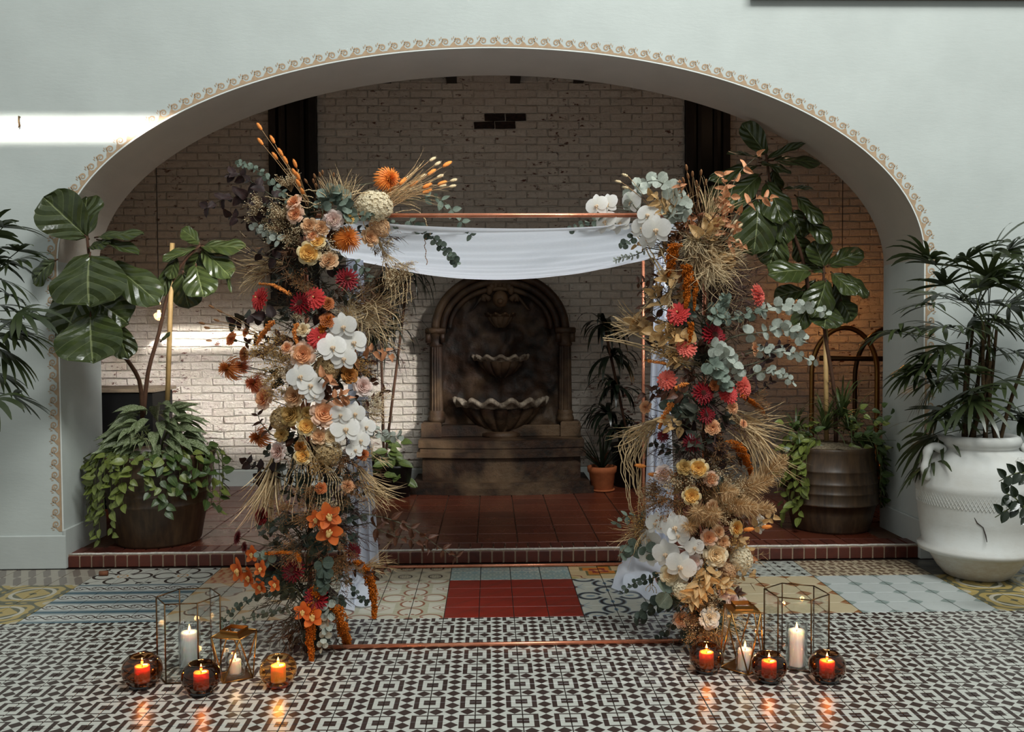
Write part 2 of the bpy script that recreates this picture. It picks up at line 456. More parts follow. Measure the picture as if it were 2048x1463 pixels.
order = sorted(cand, key=rank, reverse=True)
single = set(id(c) for c in order[:296])
for c in cand:
    px, py = pix((c[0], BY, c[1]))
    if id(c) in single:
        i = R.randrange(6); me = full[i]
        if (955 < px < 1040 and 232 < py < 252 and R.random() < 0.9) or (968 < px < 1030 and 250 < py < 262): me = full_bare[i % 2]
        elif (1150 < px < 1262 and 545 < py < 600 and R.random() < 0.55) or (790 < px < 862 and 790 < py < 850 and R.random() < 0.5) or R.random() < 0.012: me = full_chip[i % 2]
        link('brick', me, wall_back, T((c[0], BY - 0.005 + R.uniform(-0.0025, 0.0025), c[1])))
    else: brick_geo(stuff, c[2], 0.03, CH - MJ, (c[0], BY - 0.005 + R.uniform(-0.0025, 0.0025), c[1]), R.random())
obj('brick_facing', stuff, M_brick, wall_back, smooth=False, kind='stuff')
mb = MB(); mb.box((0.1, BY - 0.03, STEP + 0.075), (9.4, 0.06, 0.17), bev=0.01); obj('baseboard_back', mb, M_base, smooth=False, kind='structure')
# ---- dark windows high in the back wall
M_pane = plain('dark_window_glass', (8, 9, 10), 0.35, 0.2, var=0.2)
for i, (a, b) in enumerate(WINS):
    w = b - a; zc = (WZ0 + 4.36) / 2; h = 4.36 - WZ0
    mb = MB(); mb.box(((a + b) / 2, BY - 0.02, zc), (w, 0.03, h)); wn = obj('window_%d' % (i + 1), mb, M_pane, smooth=False, kind='structure')
    for x in (a + 0.035, b - 0.035):
        mb = MB(); mb.box((x, BY - 0.05, zc), (0.07, 0.09, h), bev=0.008); obj('frame', mb, M_dark, wn, smooth=False)
    for x in (a + 0.14, b - 0.14):
        mb = MB(); mb.box((x, BY - 0.045, zc), (0.035, 0.05, h), bev=0.006); obj('mullion', mb, M_dark, wn, smooth=False)
    mb = MB(); mb.box(((a + b) / 2, BY - 0.06, WZ0 + 0.03), (w + 0.06, 0.12, 0.06), bev=0.008); obj('sill', mb, M_dark, wn, smooth=False)
# ---- raised floor: slab, brick step edge, terracotta tiles
M_grout = plain('dark_grout', (40, 30, 26), 0.9, 0.1, scale=30)
M_nose = plain('white_mortar_nosing', (188, 182, 172), 0.8, 0.2, scale=60, var=0.25)
mb = MB(); mb.box((0, (WY + 0.03 + BY) / 2, STEP / 2 - 0.006), (9.6, BY - WY - 0.03, STEP - 0.008)); floor_up = obj('floor_raised', mb, plain('brown_grout', (80, 60, 48), 0.9, 0.1, scale=30), smooth=False, kind='structure')
def terra():
    s = SH('terracotta_tile', 0.22, 0.5); n = s.noise(3.2, 4, 0.6, 'Position'); g = s.noise(40, 3, 0.6, 'Position')
    c = s.mix(s.ramp(n, 0.3, 0.7), srgb(100, 44, 27), srgb(74, 36, 25)); c = s.mix(s.rnd() * 0.55, c, srgb(112, 58, 38)); c = s.mix(g * 0.25, c, srgb(60, 32, 24))
    s.color(c); s.rough(s.ramp(n, 0.1, 0.9) * 0.16 + 0.2); s.bump(g, 0.002); return s.m
M_terra = terra()
TT = 0.295
m = MB(); m.box((0, 0, 0), (TT - 0.008, TT - 0.008, 0.016), bev=0.003); tile_me = m.mesh('tile', M_terra, False)
y = WY + 0.215
rows = []
while y + TT < BY - 0.02: rows.append(y + TT / 2); y += TT
for yy in rows:
    for i in range(-15, 16):
        x = AX + i * TT
        if yy - TT / 2 < WY + WT and abs(x - AX) + TT / 2 > AA - 0.02: continue
        if abs(x) > 4.5: continue
        link('tile', tile_me, floor_up, T((x, yy, STEP - 0.008 + R.uniform(-0.0008, 0.0008))) @ Matrix.Rotation(R.choice((0, PI / 2, PI)), 4, 'Z'))
def stepbrick():
    s = SH('step_brick', 0.42, 0.4); n = s.noise(14, 4, 0.6, 'Position'); r = s.rnd()
    c = s.mix(s.ramp(n, 0.3, 0.7), srgb(84, 38, 28), srgb(58, 29, 24)); c = s.mix(r * 0.6, c, srgb(100, 50, 36)); s.color(c); s.bump(n, 0.004); return s.m
M_sb = stepbrick()
mb = MB(); mb.box((AX, WY + 0.072, STEP * 0.48), (2 * AA - 0.02, 0.10, STEP * 0.9)); step = obj('step_edge', mb, plain('pale_mortar', (150, 128, 108), 0.85, 0.2, scale=40), smooth=False, kind='structure')
nb = 73; bw = (2 * AA - 0.026) / nb
m = MB(); m.box((0, 0, 0), (bw - 0.012, 0.06, STEP - 0.016), bev=0.006); riser_me = m.mesh('brick', M_sb, False)
m = MB(); m.box((0, 0, 0), (bw - 0.007, 0.17, 0.02), bev=0.005); tread_me = m.mesh('tread_brick', M_sb, False)
for i in range(nb):
    x = AX - AA + 0.013 + bw * (i + 0.5)
    link('brick', riser_me, step, T((x, WY + 0.045 + R.uniform(-0.002, 0.002), (STEP - 0.014) / 2)))
    link('tread_brick', tread_me, step, T((x + 0.01, WY + 0.125, STEP - 0.009 + R.uniform(-0.001, 0.001))))
mb = MB(); mb.tube([(AX - AA + 0.02 + (2 * AA - 0.04) * i / 90, WY + 0.028 + R.uniform(-0.002, 0.002), STEP - 0.005 + R.uniform(-0.002, 0.0015)) for i in range(91)], 0.009, 5)
obj('nosing', mb, M_nose, step, label='white mortar line along the front edge of the step')
# ================================================================== COURTYARD FLOOR of patterned cement tiles
TS = 0.2; TX0 = W(887, 1237, FL(887, 1237).y).x; TY0 = 5.150
mb = MB(); mb.box((0, 4.4, -0.05), (14.0, 7.2, 0.094)); floor = obj('floor', mb, M_grout, smooth=False, kind='structure')
def tmat(name, fn, rough=0.30):
    s = SH(name, rough, 0.5); u, v = s.uv(); n = s.noise(7, 4, 0.65, 'Position'); g = s.noise(60, 2, 0.6, 'Position')
    c = fn(s, u, v, n)
    c = s.mix(s.ramp(n, 0.62, 0.9) * 0.18, c, srgb(96, 84, 74)); c = s.mix(g * 0.10, c, srgb(120, 112, 104)); c = s.mix(0.24, c, (0, 0, 0, 1))
    s.color(c); s.rough(n * 0.22 + (rough - 0.08)); return s.m
def fold(u): return u.mn(1.0 - u)
def p_bw(dark, light):
    def fn(s, u, v, n):
        a, b = fold(u), fold(v)
        ring = a.lt(0.335) * b.lt(0.335); hole = a.lt(0.228) * b.lt(0.285); mid = a.lt(0.130) * b.lt(0.125)
        sq = ring * (1.0 - hole) + mid
        d = ((a - 0.5).ab() + (b - 0.5).ab()).mn(((a - 0.167).ab() + (b - 0.5).ab())).mn(((a - 0.5).ab() + (b - 0.167).ab())).lt(0.158)
        dk = s.mix(s.ramp(n, 0.3, 0.7), srgb(dark), tuple(x * 1.35 for x in srgb(dark)[:3]) + (1,))
        return s.mix(sq.mx(d), srgb(light), dk)
    return fn
def p_corner(body, cor, k):
    def fn(s, u, v, n):
        f = (fold(u) + fold(v)).lt(k); return s.mix(f, s.mix(s.ramp(n, 0.3, 0.8), srgb(body), tuple(x * 0.86 for x in srgb(body)[:3]) + (1,)), srgb(cor))
    return fn
def p_red(s, u, v, n):
    w = s.noise(5, 4, 0.7, 'Position', (1.0, 3.0, 1)); d = ((u - v).ab() - 0.04 + w * 0.12 - 0.05).lt(0.06)
    c = s.mix(s.ramp(w, 0.3, 0.7), srgb(146, 36, 18), srgb(116, 30, 18)); return s.mix(d * 0.35, c, srgb(92, 40, 26))
def p_bands(s, u, v, n):
    edge = s.ramp(fold(v), 0.30, 0.03); c = s.mix(edge, srgb(212, 214, 206), srgb(52, 92, 108))
    a = (u * 2.0).fr(); w = (v - 0.5).ab()
    ring = (w - (u * (2 * PI)).sin().ab() * 0.165).ab().lt(0.032)
    s1 = ((((a - 0.36) * (a - 0.36)) * 0.5 + (v - 0.53) * (v - 0.53)).sq() - 0.075).ab().lt(0.020)
    dot = (((a - 0.66) * (a - 0.66)) * 0.3 + (v - 0.46) * (v - 0.46)).sq().lt(0.042)
    return s.mix(ring.mx(s1).mx(dot), c, srgb(62, 42, 36))
def p_clover(line, body, shade):
    def fn(s, u, v, n):
        l1 = dist(u, v, 0.60, 0.0); l2 = dist(u, v, 0.0, 0.60)
        r = (l1 - 0.345).ab().mn((l2 - 0.345).ab())
        near = (u + v).gt(0.46); ring = r.lt(0.034) * near
        dots = dist(u, v, 0.36, 0.09).lt(0.055).mx(dist(u, v, 0.09, 0.36).lt(0.055)).mx((u + v).lt(0.12))
        dg = ((u + v) - 1.62).ab().lt(0.022); cs = (dist(u, v, 1.0, 1.0) - 0.17).ab().lt(0.025) * (u - v).ab().gt(0.03)
        inside = l1.lt(0.345).mx(l2.lt(0.345))
        c = s.mix(inside, s.mix((u - 0.5).gt(0.0) * (v - 0.5).gt(0.0), srgb(shade), srgb(body)), srgb(body))
        return s.mix(ring.mx(dots).mx(dg).mx(cs), c, srgb(line))
    return fn
def p_arcs(s, u, v, n):
    d = dist(u, v, 0.0, 0.0); l1 = dist(u, v, 0.62, 0.0)
    r = (l1 - 0.34).ab().mn((dist(u, v, 0.0, 0.62) - 0.34).ab())
    ring = r.lt(0.045) * (u + v).gt(0.42); halo = r.lt(0.085) * (u + v).gt(0.40)
    leaf = (((u - 0.60) * (u - 0.60)) * 0.5 + (v * v) * 3.0).sq().lt(0.10).mx((((v - 0.60) * (v - 0.60)) * 0.5 + (u * u) * 3.0).sq().lt(0.10))
    star = (((u - 1.0).ab() * (v - 1.0).ab()).lt(0.0045) * dist(u, v, 1.0, 1.0).lt(0.36)).mx(((u - v).ab()).lt(0.02) * dist(u, v, 1.0, 1.0).lt(0.42) * 1.0)
    cen = dist(u, v, 1.0, 1.0).lt(0.10)
    c = s.mix(halo, srgb(198, 198, 184), srgb(128, 142, 148)); c = s.mix(leaf.mx(star * (1.0 - cen)), c, srgb(84, 118, 140)); c = s.mix(ring, c, srgb(44, 44, 48)); return s.mix(cen, c, srgb(78, 34, 26))
def p_multi(s, u, v, n):
    a, b = (1.0 - u), (1.0 - v); m = a.mx(b * 0.72); c = s.mix(m.lt(0.46), srgb(204, 178, 132), srgb(98, 100, 62)); c = s.mix(m.lt(0.38), c, srgb(194, 116, 34)); c = s.mix(m.lt(0.23), c, srgb(132, 40, 22)); c = s.mix(m.lt(0.11), c, srgb(190, 120, 44))
    w = ((u * 17.0).sin() * 0.07 + (v * 15.0).sin() * 0.07 + (u + v) - 0.52).ab().lt(0.045); c = s.mix(w * m.gt(0.5), c, srgb(124, 34, 26))
    return s.mix(dist(u, v, 0, 0).lt(0.24), c, srgb(176, 160, 98))
def p_hex(s, u, v, n):
    a = (u * 2.5).fr(); b = (v * 4.0); k = b.op('FLOOR'); a = (u * 2.5 + k * 0.5).fr(); b = b.fr()
    e = (((a - 0.5) * (a - 0.5)) * 1.3 + ((b - 0.5) * (b - 0.5))).sq(); r = (e - 0.44).ab().lt(0.06)
    return s.mix(r, s.mix(s.ramp(n, 0.3, 0.7), srgb(116, 152, 158), srgb(136, 152, 142)), srgb(186, 192, 178))
def p_small(s, u, v, n):
    d = dist(u, v, 0.5, 0.5); r = (d - 0.22).ab().lt(0.03); dia = ((u - 0.5).ab() + (v - 0.5).ab()); dots = ((u * 38.0).sin() * (v * 38.0).sin()).gt(0.45) * d.lt(0.2)
    c = s.mix(s.ramp((fold(u) + fold(v)), 0.3, 0.0), srgb(182, 174, 148), srgb(96, 100, 84)); k2 = ((dia - 0.40).ab().lt(0.02)); return s.mix(r.mx(dots).mx(k2 * 0.6), c, srgb(40, 32, 30))
def p_scroll(s, u, v, n):
    l1 = dist(u, v, 0.58, 0.0); l2 = dist(u, v, 0.0, 0.58); r = (l1 - 0.36).ab().mn((l2 - 0.36).ab()); ring = r.lt(0.045) * (u + v).gt(0.42)
    tip = (((u - 0.86) * (u - 0.86)) + ((v - 0.80) * (v - 0.80)) * 5.0).sq().lt(0.11).mx((((v - 0.86) * (v - 0.86)) + ((u - 0.80) * (u - 0.80)) * 5.0).sq().lt(0.11)); stem = (u - v).ab().lt(0.02) * (u + v).gt(1.1)
    c = s.mix((dist(u, v, 0, 0) - 0.16).ab().lt(0.025), srgb(206, 206, 194), srgb(196, 142, 82)); return s.mix(ring.mx(tip).mx(stem), c, srgb(32, 30, 30))
def p_cube(s, u, v, n):
    a = u * 3.0; b = v * 3.0; k = b.op('FLOOR'); b = b.fr(); a = (a + k * 0.5 + (b - 0.5).ab() * 0.5).fr(); para = a.gt(0.14) * a.lt(0.86) * ((b - 0.5).ab()).gt(0.05) * fold(b).gt(0.07)
    return s.mix(para, srgb(178, 92, 52), srgb(210, 172, 128))
def p_nouveau(s, u, v, n):
    w = ((u * 6.2 + 0.4).sin() * 0.13 + (u + v) * 0.5); a = (w * 3.0).fr(); l1 = (a - 0.3).ab().lt(0.05); l2 = ((dist(u, v, 0, 0) + (u * 9.0).sin() * 0.05) - 0.55).ab().lt(0.03)
    tri = (u - v).gt(0.55); c = s.mix(dist(u, v, 0, 0).lt(0.52), srgb(208, 196, 172), srgb(176, 172, 158)); c = s.mix(tri, c, srgb(204, 164, 110)); return s.mix((l1 * dist(u, v, 0, 0).lt(0.62)).mx(l2), c, srgb(122, 92, 74))
def p_orn(s, u, v, n):
    d = dist(u, v, 0, 0); ring = (d - 0.62).ab().lt(0.06); l = ((d * 14.0 + (u * 9.0).sin() + (v * 9.0).sin()).sin()).gt(0.45); c = s.mix(l, srgb(186, 162, 96), srgb(98, 98, 74)); c = s.mix(dist(u, v, 1, 1).lt(0.2), c, srgb(196, 186, 160)); return s.mix(ring, c, srgb(204, 198, 178))
def p_star(s, u, v, n):
    a = (u * 2.0).fr(); b = (v * 2.0).fr(); p = (a - 0.5).ab(); q = (b - 0.5).ab(); st = (p * q).lt(0.012) * (p + q).lt(0.34); st2 = (fold(a) + fold(b)).lt(0.2); return s.mix(st.mx(((p + q) - 0.42).ab().lt(0.03) * 0.6).mx(st2 * 0.5), srgb(188, 192, 182), srgb(36, 38, 38))
def p_taupe(s, u, v, n):
    f = ((u * 2.0).fr() - 0.5 + (v - 0.5)).ab().lt(0.26); return s.mix(f, srgb(172, 164, 148), srgb(128, 118, 108))
def p_grey(s, u, v, n): return s.mix(((u - 0.5).ab() + (v - 0.5).ab()).lt(0.3), srgb(84, 82, 78), srgb(120, 116, 106))
TM = {k: tmat(k + '_tile', f) for k, f in dict(
    diamond=p_bw((54, 40, 36), (206, 208, 198)), red=p_red, pale_octagon=p_corner((204, 210, 206), (144, 158, 152), 0.25), cream_octagon=p_corner((212, 194, 156), (148, 96, 52), 0.27),
    blue_band=p_bands, clover=p_clover((146, 92, 66), (204, 200, 182), (182, 178, 152)), blue_arc=p_arcs, square_motif=p_multi, hexagon=p_hex, small_ring=p_small,
    black_scroll=p_scroll, cube=p_cube, nouveau=p_nouveau, ornament=p_orn, star=p_star, brown_diamond=p_bw((104, 84, 66), (196, 180, 150)), taupe=p_taupe, grey=p_grey).items()}
def tile_kind(i, j):
    if j < 0: return 'diamond'
    k = (i + 400) // 4 - 100
    if j < 4: return {0: 'red', 1: 'blue_arc', 2: 'cream_octagon', 3: 'pale_octagon', -1: 'clover', -2: 'nouveau', -3: 'blue_band'}.get(k, 'ornament')
    return {0: 'hexagon', 1: 'square_motif', 2: 'star', 3: 'brown_diamond', -1: 'small_ring', -2: 'cube', -3: 'black_scroll'}.get(k, 'taupe' if k < 0 else 'grey')
FIX = ('diamond', 'red', 'pale_octagon', 'cream_octagon', 'blue_band', 'hexagon', 'brown_diamond', 'cube', 'star', 'taupe', 'grey', 'small_ring')
TG = 0.0022; TH = 0.012
def tile_geo(mb, cx, cy, z, rot, mi=0):
    a = TS / 2 - TG; b = a - 0.0015; vs = []; uv = []
    for zz, k in ((z - TH, a), (z - 0.0015, a), (z, b)):
        for sx, sy in ((-1, -1), (1, -1), (1, 1), (-1, 1)):
            x, y = sx * k, sy * k
            for _ in range(rot): x, y = -y, x
            vs.append((cx + x, cy + y, zz)); uv.append((0.5 + sx * k / TS, 0.5 + sy * k / TS))
    fs = [(8, 9, 10, 11)]
    for r in (0, 4):
        for i in range(4): fs.append((r + i, r + (i + 1) % 4, r + 4 + (i + 1) % 4, r + 4 + i))
    mb.add(vs, fs, uv, mi)
tl = []
for j in range(-10, 6):
    for i in range(-24, 26):
        cx, cy = TX0 + TS * (i + 0.5), TY0 + TS * (j + 0.5)
        hx = 1100 / F * (cy + 0.1) + 0.25
        if abs(cx) > hx: continue
        px, py = pix((cx, cy, 0)); vis = -10 < px < 2058 and py < 1475
        tl.append((i, j, cx, cy, vis))
tl.sort(key=lambda t: (not t[4], t[3]))
tmesh = {}; keys = list(TM); rest = MB()
for n_, (i, j, cx, cy, vis) in enumerate(tl):
    k = tile_kind(i, j); rot = 0
    if k not in FIX:
        ii, jj = i % 2, j % 2
        rot = {(0, 0): 2, (1, 0): 3, (1, 1): 0, (0, 1): 1}[(ii, jj)] if k != 'square_motif' else {(0, 0): 0, (1, 0): 1, (1, 1): 2, (0, 1): 3}[(ii, jj)]
        if k == 'clover' or k == 'blue_arc': rot = {(1, 1): 0, (0, 1): 1, (0, 0): 2, (1, 0): 3}[(i % 2, (j + 1) % 2)]
    z = R.uniform(-0.0005, 0.0005)
    if n_ < 299:
        if (k, rot) not in tmesh: m = MB(); tile_geo(m, 0, 0, 0, rot); tmesh[(k, rot)] = m.mesh('tile', TM[k], False)
        link('tile', tmesh[(k, rot)], floor, T((cx, cy, z)))
    else: tile_geo(rest, cx, cy, z, rot, keys.index(k))
obj('tile_surface', rest, [TM[k] for k in keys], floor, smooth=False, kind='stuff')
# ================================================================== FOUNTAIN against the back wall
def patina():
    s = SH('fountain_patina', 0.55, 0.28); n = s.noise(5.5, 5, 0.7, 'Position'); g = s.noise(24, 4, 0.7, 'Position'); m = s.noise(1.8, 3, 0.6, 'Position')
    c = s.mix(s.ramp(n, 0.35, 0.62), srgb(21, 17, 14), srgb(58, 38, 25)); c = s.mix(s.ramp(m, 0.45, 0.66) * 0.75, c, srgb(116, 92, 68)); c = s.mix(s.ramp(g, 0.56, 0.75) * 0.55, c, srgb(20, 16, 14))
    s.color(c); s.bump(g * 0.6 + n, 0.02, 0.5); return s.m
def patina_light():
    s = SH('fountain_worn_rim', 0.55, 0.35); g = s.noise(16, 4, 0.7, 'Position'); s.color(s.mix(s.ramp(g, 0.35, 0.65), srgb(78, 64, 52), srgb(158, 144, 126))); s.bump(g, 0.01); return s.m
M_fnt, M_rim = patina(), patina_light()
FY = 9.08
fc = W(1001, 700, FY); fx = fc.x
ft = thing('wall_fountain', (fx, FY, STEP), 'dark patinated stone wall fountain with three scalloped basins under a round arch', 'fountain')
def fz(py, Y=FY): return W(1001, py, Y).z - STEP
def fw(px, Y=FY): return S(px, Y)
def at0(y): return y - FY      # local y
# plinth: stepped slabs with a shallow bow front
def bow(mb, w, d, z0, z1, yb=0.17, bulge=0.10, n=14):
    pts = []
    for i in range(n + 1):
        t = -1 + 2 * i / n; pts.append((t * w / 2, yb - d - bulge * math.cos(t * PI / 2) if abs(t) < 0.999 else yb - d))
    pts += [(w / 2, yb), (-w / 2, yb)]; m = len(pts)
    vs = [(x, y, z0) for x, y in pts] + [(x, y, z1) for x, y in pts]
    mb.add(vs, [tuple(range(m - 1, -1, -1)), tuple(range(m, 2 * m))] + [(i, (i + 1) % m, m + (i + 1) % m, m + i) for i in range(m)])
mb = MB(); bow(mb, fw(352), 0.62, 0.0, 0.06); bow(mb, fw(338), 0.58, 0.06, 0.11); obj('plinth_foot', mb, M_fnt, ft, smooth=False)
mb = MB(); bow(mb, fw(306), 0.50, 0.11, 0.36); obj('plinth', mb, M_fnt, ft, smooth=False)
mb = MB(); bow(mb, fw(326), 0.54, 0.34, 0.39); bow(mb, fw(314), 0.52, 0.39, 0.43); bow(mb, fw(320), 0.53, 0.43, 0.50); obj('plinth_cap', mb, M_fnt, ft, smooth=False)
for sx in (-1, 1):
    mb = MB(); mb.box((sx * fw(138), 0.0, 0.57), (fw(40), 0.24, 0.16), bev=0.015); obj('pedestal', mb, M_fnt, ft, smooth=False)
mb = MB(); mb.box((0, 0.02, 0.555), (fw(236), 0.20, 0.12), bev=0.012); obj('ledge', mb, M_fnt, ft, smooth=False)
# columns with flutes
zc0, zc1 = 0.65, fz(684)
for sx in (-1, 1):
    x = sx * fw(129)
    mb = MB(); mb.lathe([(fw(14), zc0), (fw(12), zc1)], (x, 0.0, 0), 84, wob=lambda r, z, a: r * (1 - 0.20 * abs(math.sin(a * 7)))); col = obj('column', mb, M_fnt, ft)
    mb = MB(); mb.lathe([(fw(17), zc0 - 0.01), (fw(18), zc0 + 0.03), (fw(15), zc0 + 0.06), (fw(16.5), zc0 + 0.085), (fw(13.5), zc0 + 0.11)], (x, 0.0, 0), 28, capb=True); obj('column_base', mb, M_fnt, ft)
    mb = MB(); mb.lathe([(fw(12.5), zc1 - 0.04), (fw(15), zc1 - 0.02), (fw(13), zc1), (fw(15), zc1 + 0.05), (fw(19), zc1 + 0.09)], (x, 0, 0), 24); mb.box((x, 0, zc1 + 0.115), (fw(40), 0.2, 0.06), bev=0.012)
    for q in (-1, 1): mb.lathe([(0.001, -0.05), (0.028, -0.05), (0.028, 0.05), (0.001, 0.05)], (x + q * fw(14), -0.06, zc1 + 0.05), 12)
    obj('capital', mb, M_fnt, ft)
# arch mouldings (three concentric rolls) and back panel
za = fz(658) + 0.0; ztop = fz(543)
def archring(r0, dep, wd, name):
    mb = MB(); pts = []
    for i in range(41):
        a = PI * i / 40; pts.append(((r0 + fw(136) - Ra) * math.cos(a), -dep, za + r0 * 1.02 * math.sin(a)))
    mb.tube(pts, wd, 8); obj(name, mb, M_fnt, ft)
Ra = ztop - za
for r, d, w in ((Ra - 0.035, 0.05, 0.042), (Ra - 0.11, 0.035, 0.034), (Ra - 0.175, 0.02, 0.026)): archring(r, d, w, 'arch_moulding')
mb = MB()
def panel(u, v):
    x = (u - 0.5) * 2; hw = fw(124); zz = 0.5 + v * (za + (Ra - 0.03) * math.sqrt(max(0, 1 - (x * 0.985) ** 2)) - 0.5)
    rel = 0.055 * noise.noise(V((x * 3.0, zz * 4.0, 1.3))) + 0.03 * noise.noise(V((x * 9, zz * 11, 5.0)))
    return (x * hw * (1 if zz < za else 1), 0.06 + rel, zz)
mb.grid(panel, 44, 60); obj('back_panel', mb, M_fnt, ft)
# basins
def basin(py_rim, py_bot, w_px, name, foot=False, lobes=7, rim_mat=None):
    zr, zb = fz(py_rim), fz(py_bot); r = fw(w_px) / 2; h = zr - zb; ang = lambda a: a
    mb = MB(); prof = [(0.30, 0.0), (0.34, 0.03), (0.56, 0.25), (0.78, 0.6), (0.86, 0.85)]
    n = 98; vs = []; fs = []
    for q, (f, t) in enumerate(prof):
        for k in range(n + 1):
            a = PI + PI * k / n; rr = r * f * (1 - 0.15 * (1 - abs(math.sin((a - PI) * lobes * 0.5 * 2))) ** 1.5 * (t > 0.02)); vs.append((rr * math.cos(a), rr * math.sin(a) * 0.62, zb + t * h))
    for q in range(len(prof) - 1):
        for k in range(n): fs.append((q * (n + 1) + k, q * (n + 1) + k + 1, (q + 1) * (n + 1) + k + 1, (q + 1) * (n + 1) + k))
    mb.add(vs, fs); b = obj(name, mb, M_fnt, ft)
    rm = MB(); rings = [(0.80, -0.10, 0), (0.90, -0.02, 1), (1.0, -0.02, 1.2), (1.02, 0.05, 1.2), (0.97, 0.09, 1.0), (0.86, 0.06, 0.8), (0.7, -0.06, 0)]
    vs = []; fs = []
    for f, t, k_ in rings:
        for k in range(n + 1):
            a = PI + PI * k / n; wv = math.cos((a - PI) * lobes * 2 * 0.5 * 2); vs.append((r * f * math.cos(a) * (1 + 0.02 * wv), r * f * math.sin(a) * 0.62 - 0.02 * k_ * wv, zr + t * h * 1.7 + k_ * 0.026 * wv * (r / 0.46)))
    for q in range(len(rings) - 1):
        for k in range(n): fs.append((q * (n + 1) + k, q * (n + 1) + k + 1, (q + 1) * (n + 1) + k + 1, (q + 1) * (n + 1) + k))
    rm.add(vs, fs); obj('scalloped_rim', rm, M_rim if rim_mat is None else rim_mat, b, label='pale worn scalloped rim')
    if foot:
        m2 = MB(); m2.lathe([(r * 0.36, zb - 0.13), (r * 0.36, zb - 0.07), (r * 0.44, zb - 0.05), (r * 0.44, zb - 0.01), (r * 0.32, zb + 0.01)], (0, 0, 0), 30); obj('basin_foot', m2, M_fnt, b)
    return b
basin(805, 862, 186, 'basin', True)
basin(716, 754, 112, 'basin', False, 6)
basin(630, 655, 62, 'basin', False, 5, M_fnt)
mb = MB()      # leafy mask and crown above the top spout
for i in range(7):
    a = PI * (0.08 + 0.84 * i / 6); mb.ell((0.11 * math.cos(a), -0.03, fz(585) + 0.10 * math.sin(a)), (0.035, 0.035, 0.05), 8, 6)
mb.ell((0, -0.06, fz(598)), (0.075, 0.07, 0.085), 12, 8)
mb.ell((0, -0.13, fz(603)), (0.03, 0.035, 0.03), 8, 6)
for i in range(5): mb.ell(((i - 2) * 0.045, -0.02, fz(562) + 0.03 * math.cos((i - 2) * 0.8)), (0.018, 0.02, 0.05 if i != 2 else 0.075), 7, 5)
obj('mask_ornament', mb, M_fnt, ft)
for sx in (-1, 1):
    mb = MB(); mb.tube([(sx * (0.10 + 0.12 * t + 0.03 * math.sin(t * 6)), -0.0, fz(600) + 0.10 * t - 0.12 * t * t + 0.03 * math.sin(t * 9)) for t in [i / 14 for i in range(22)]], [0.032 * (1 - i / 26) for i in range(22)], 7); obj('scroll_leaf', mb, M_fnt, ft)
# ================================================================== COPPER FRAME and cloth
def copper():
    s = SH('copper_pipe', 0.32, 0.5, 0.72); n = s.noise(9, 3, 0.6, 'Position'); s.color(s.mix(s.ramp(n, 0.3, 0.7), srgb(222, 150, 118), srgb(186, 112, 82))); s.rough(n * 0.25 + 0.15); return s.m
M_cu = copper(); CRAD = 0.0115
fl, fr = FL(622, 1294, CRAD), FL(1408, 1280, CRAD); bl, br = FL(724, 1134, CRAD), FL(1287, 1127, CRAD)
fHt = W(1408, 430, fr.y).z; bHt = fHt
frm = thing('copper_pipe_arch', (0.02, (fl.y + bl.y) / 2, 0), 'box-shaped wedding arch of bare copper pipe standing on the patterned tiles', 'arch frame')
fo = V((0.02, (fl.y + bl.y) / 2, 0))
def up(p, h): return V((p.x, p.y, h))
def pipe(name, a, b): m = MB(); m.tube([a - fo, b - fo], CRAD, 12); obj(name, m, M_cu, frm)
for p, h in ((fl, fHt), (fr, fHt), (bl, bHt), (br, bHt)): pipe('post', p, up(p, h))
for a, b in ((fl, fr), (bl, br), (fl, bl), (fr, br)):
    pipe('bottom_rail', a, b); pipe('top_rail', up(a, fHt), up(b, bHt))
for p in (fl, fr, bl, br):
    for h in (CRAD, fHt): m = MB(); m.ell(up(p, h) - fo, 0.0165, 10, 7); obj('elbow_fitting', m, M_cu, frm)
def cloth_mat():
    s = SH('white_chiffon', 0.7, 0.2); n = s.noise(60, 2, 0.6, 'Position'); c = s.mix(n, srgb(222, 228, 240), srgb(236, 240, 248)); s.color(c); s.translucent(c, 0.45); return s.m
M_cloth = cloth_mat()
cl = thing('canopy_cloth', (0.02, (fl.y + bl.y) / 2, fHt - 0.1), 'white chiffon swag hung between the top rails of the copper arch', 'cloth')
co = V((0.02, (fl.y + bl.y) / 2, fHt - 0.1))
def canopy(u, v):
    a = up(fl, fHt).lerp(up(fr, fHt), u); b = up(bl, bHt).lerp(up(br, bHt), u); p = a.lerp(b, v)
    s_ = 4 * u * (1 - u)
    sag = 0.015 + 0.045 * s_ + (0.065 + 0.10 * s_) * v ** 0.8 + 0.05 * math.sin(v * PI)
    fold = 0.012 * math.sin(v * 26 + 3 * s_ + 2 * math.sin(u * 3)) * (0.25 + 0.75 * (1 - s_)) + 0.004 * math.sin(v * 60 + u * 8)
    return p + V((0, 0, -sag + fold)) - co
mb = MB(); mb.grid(canopy, 60, 50); obj('swag', mb, M_cloth, cl)
def drape(base, px, py0, py1, Y, wd, label, seed, lean=0.0):
    t = thing('drape', (base.x, Y, 0.02), label, 'cloth'); o = V((base.x, Y, 0.02))
    p0, p1 = W(px, py0, Y), W(px + lean, py1, Y)
    def fn(u, v):
        p = p0.lerp(p1, v); w = wd * (0.55 + 0.45 * v); a = u * 22 + seed
        return p + V(((u - 0.5) * w + 0.01 * math.sin(a * 0.7 + v * 4), 0.035 * math.sin(a) * (0.6 + 0.4 * v) + 0.01 * math.sin(v * 9 + u * 5), 0.008 * math.sin(v * 14 + u * 9))) - o
    m = MB(); m.grid(fn, 46, 40); obj('fall', m, M_cloth, t); return t, o
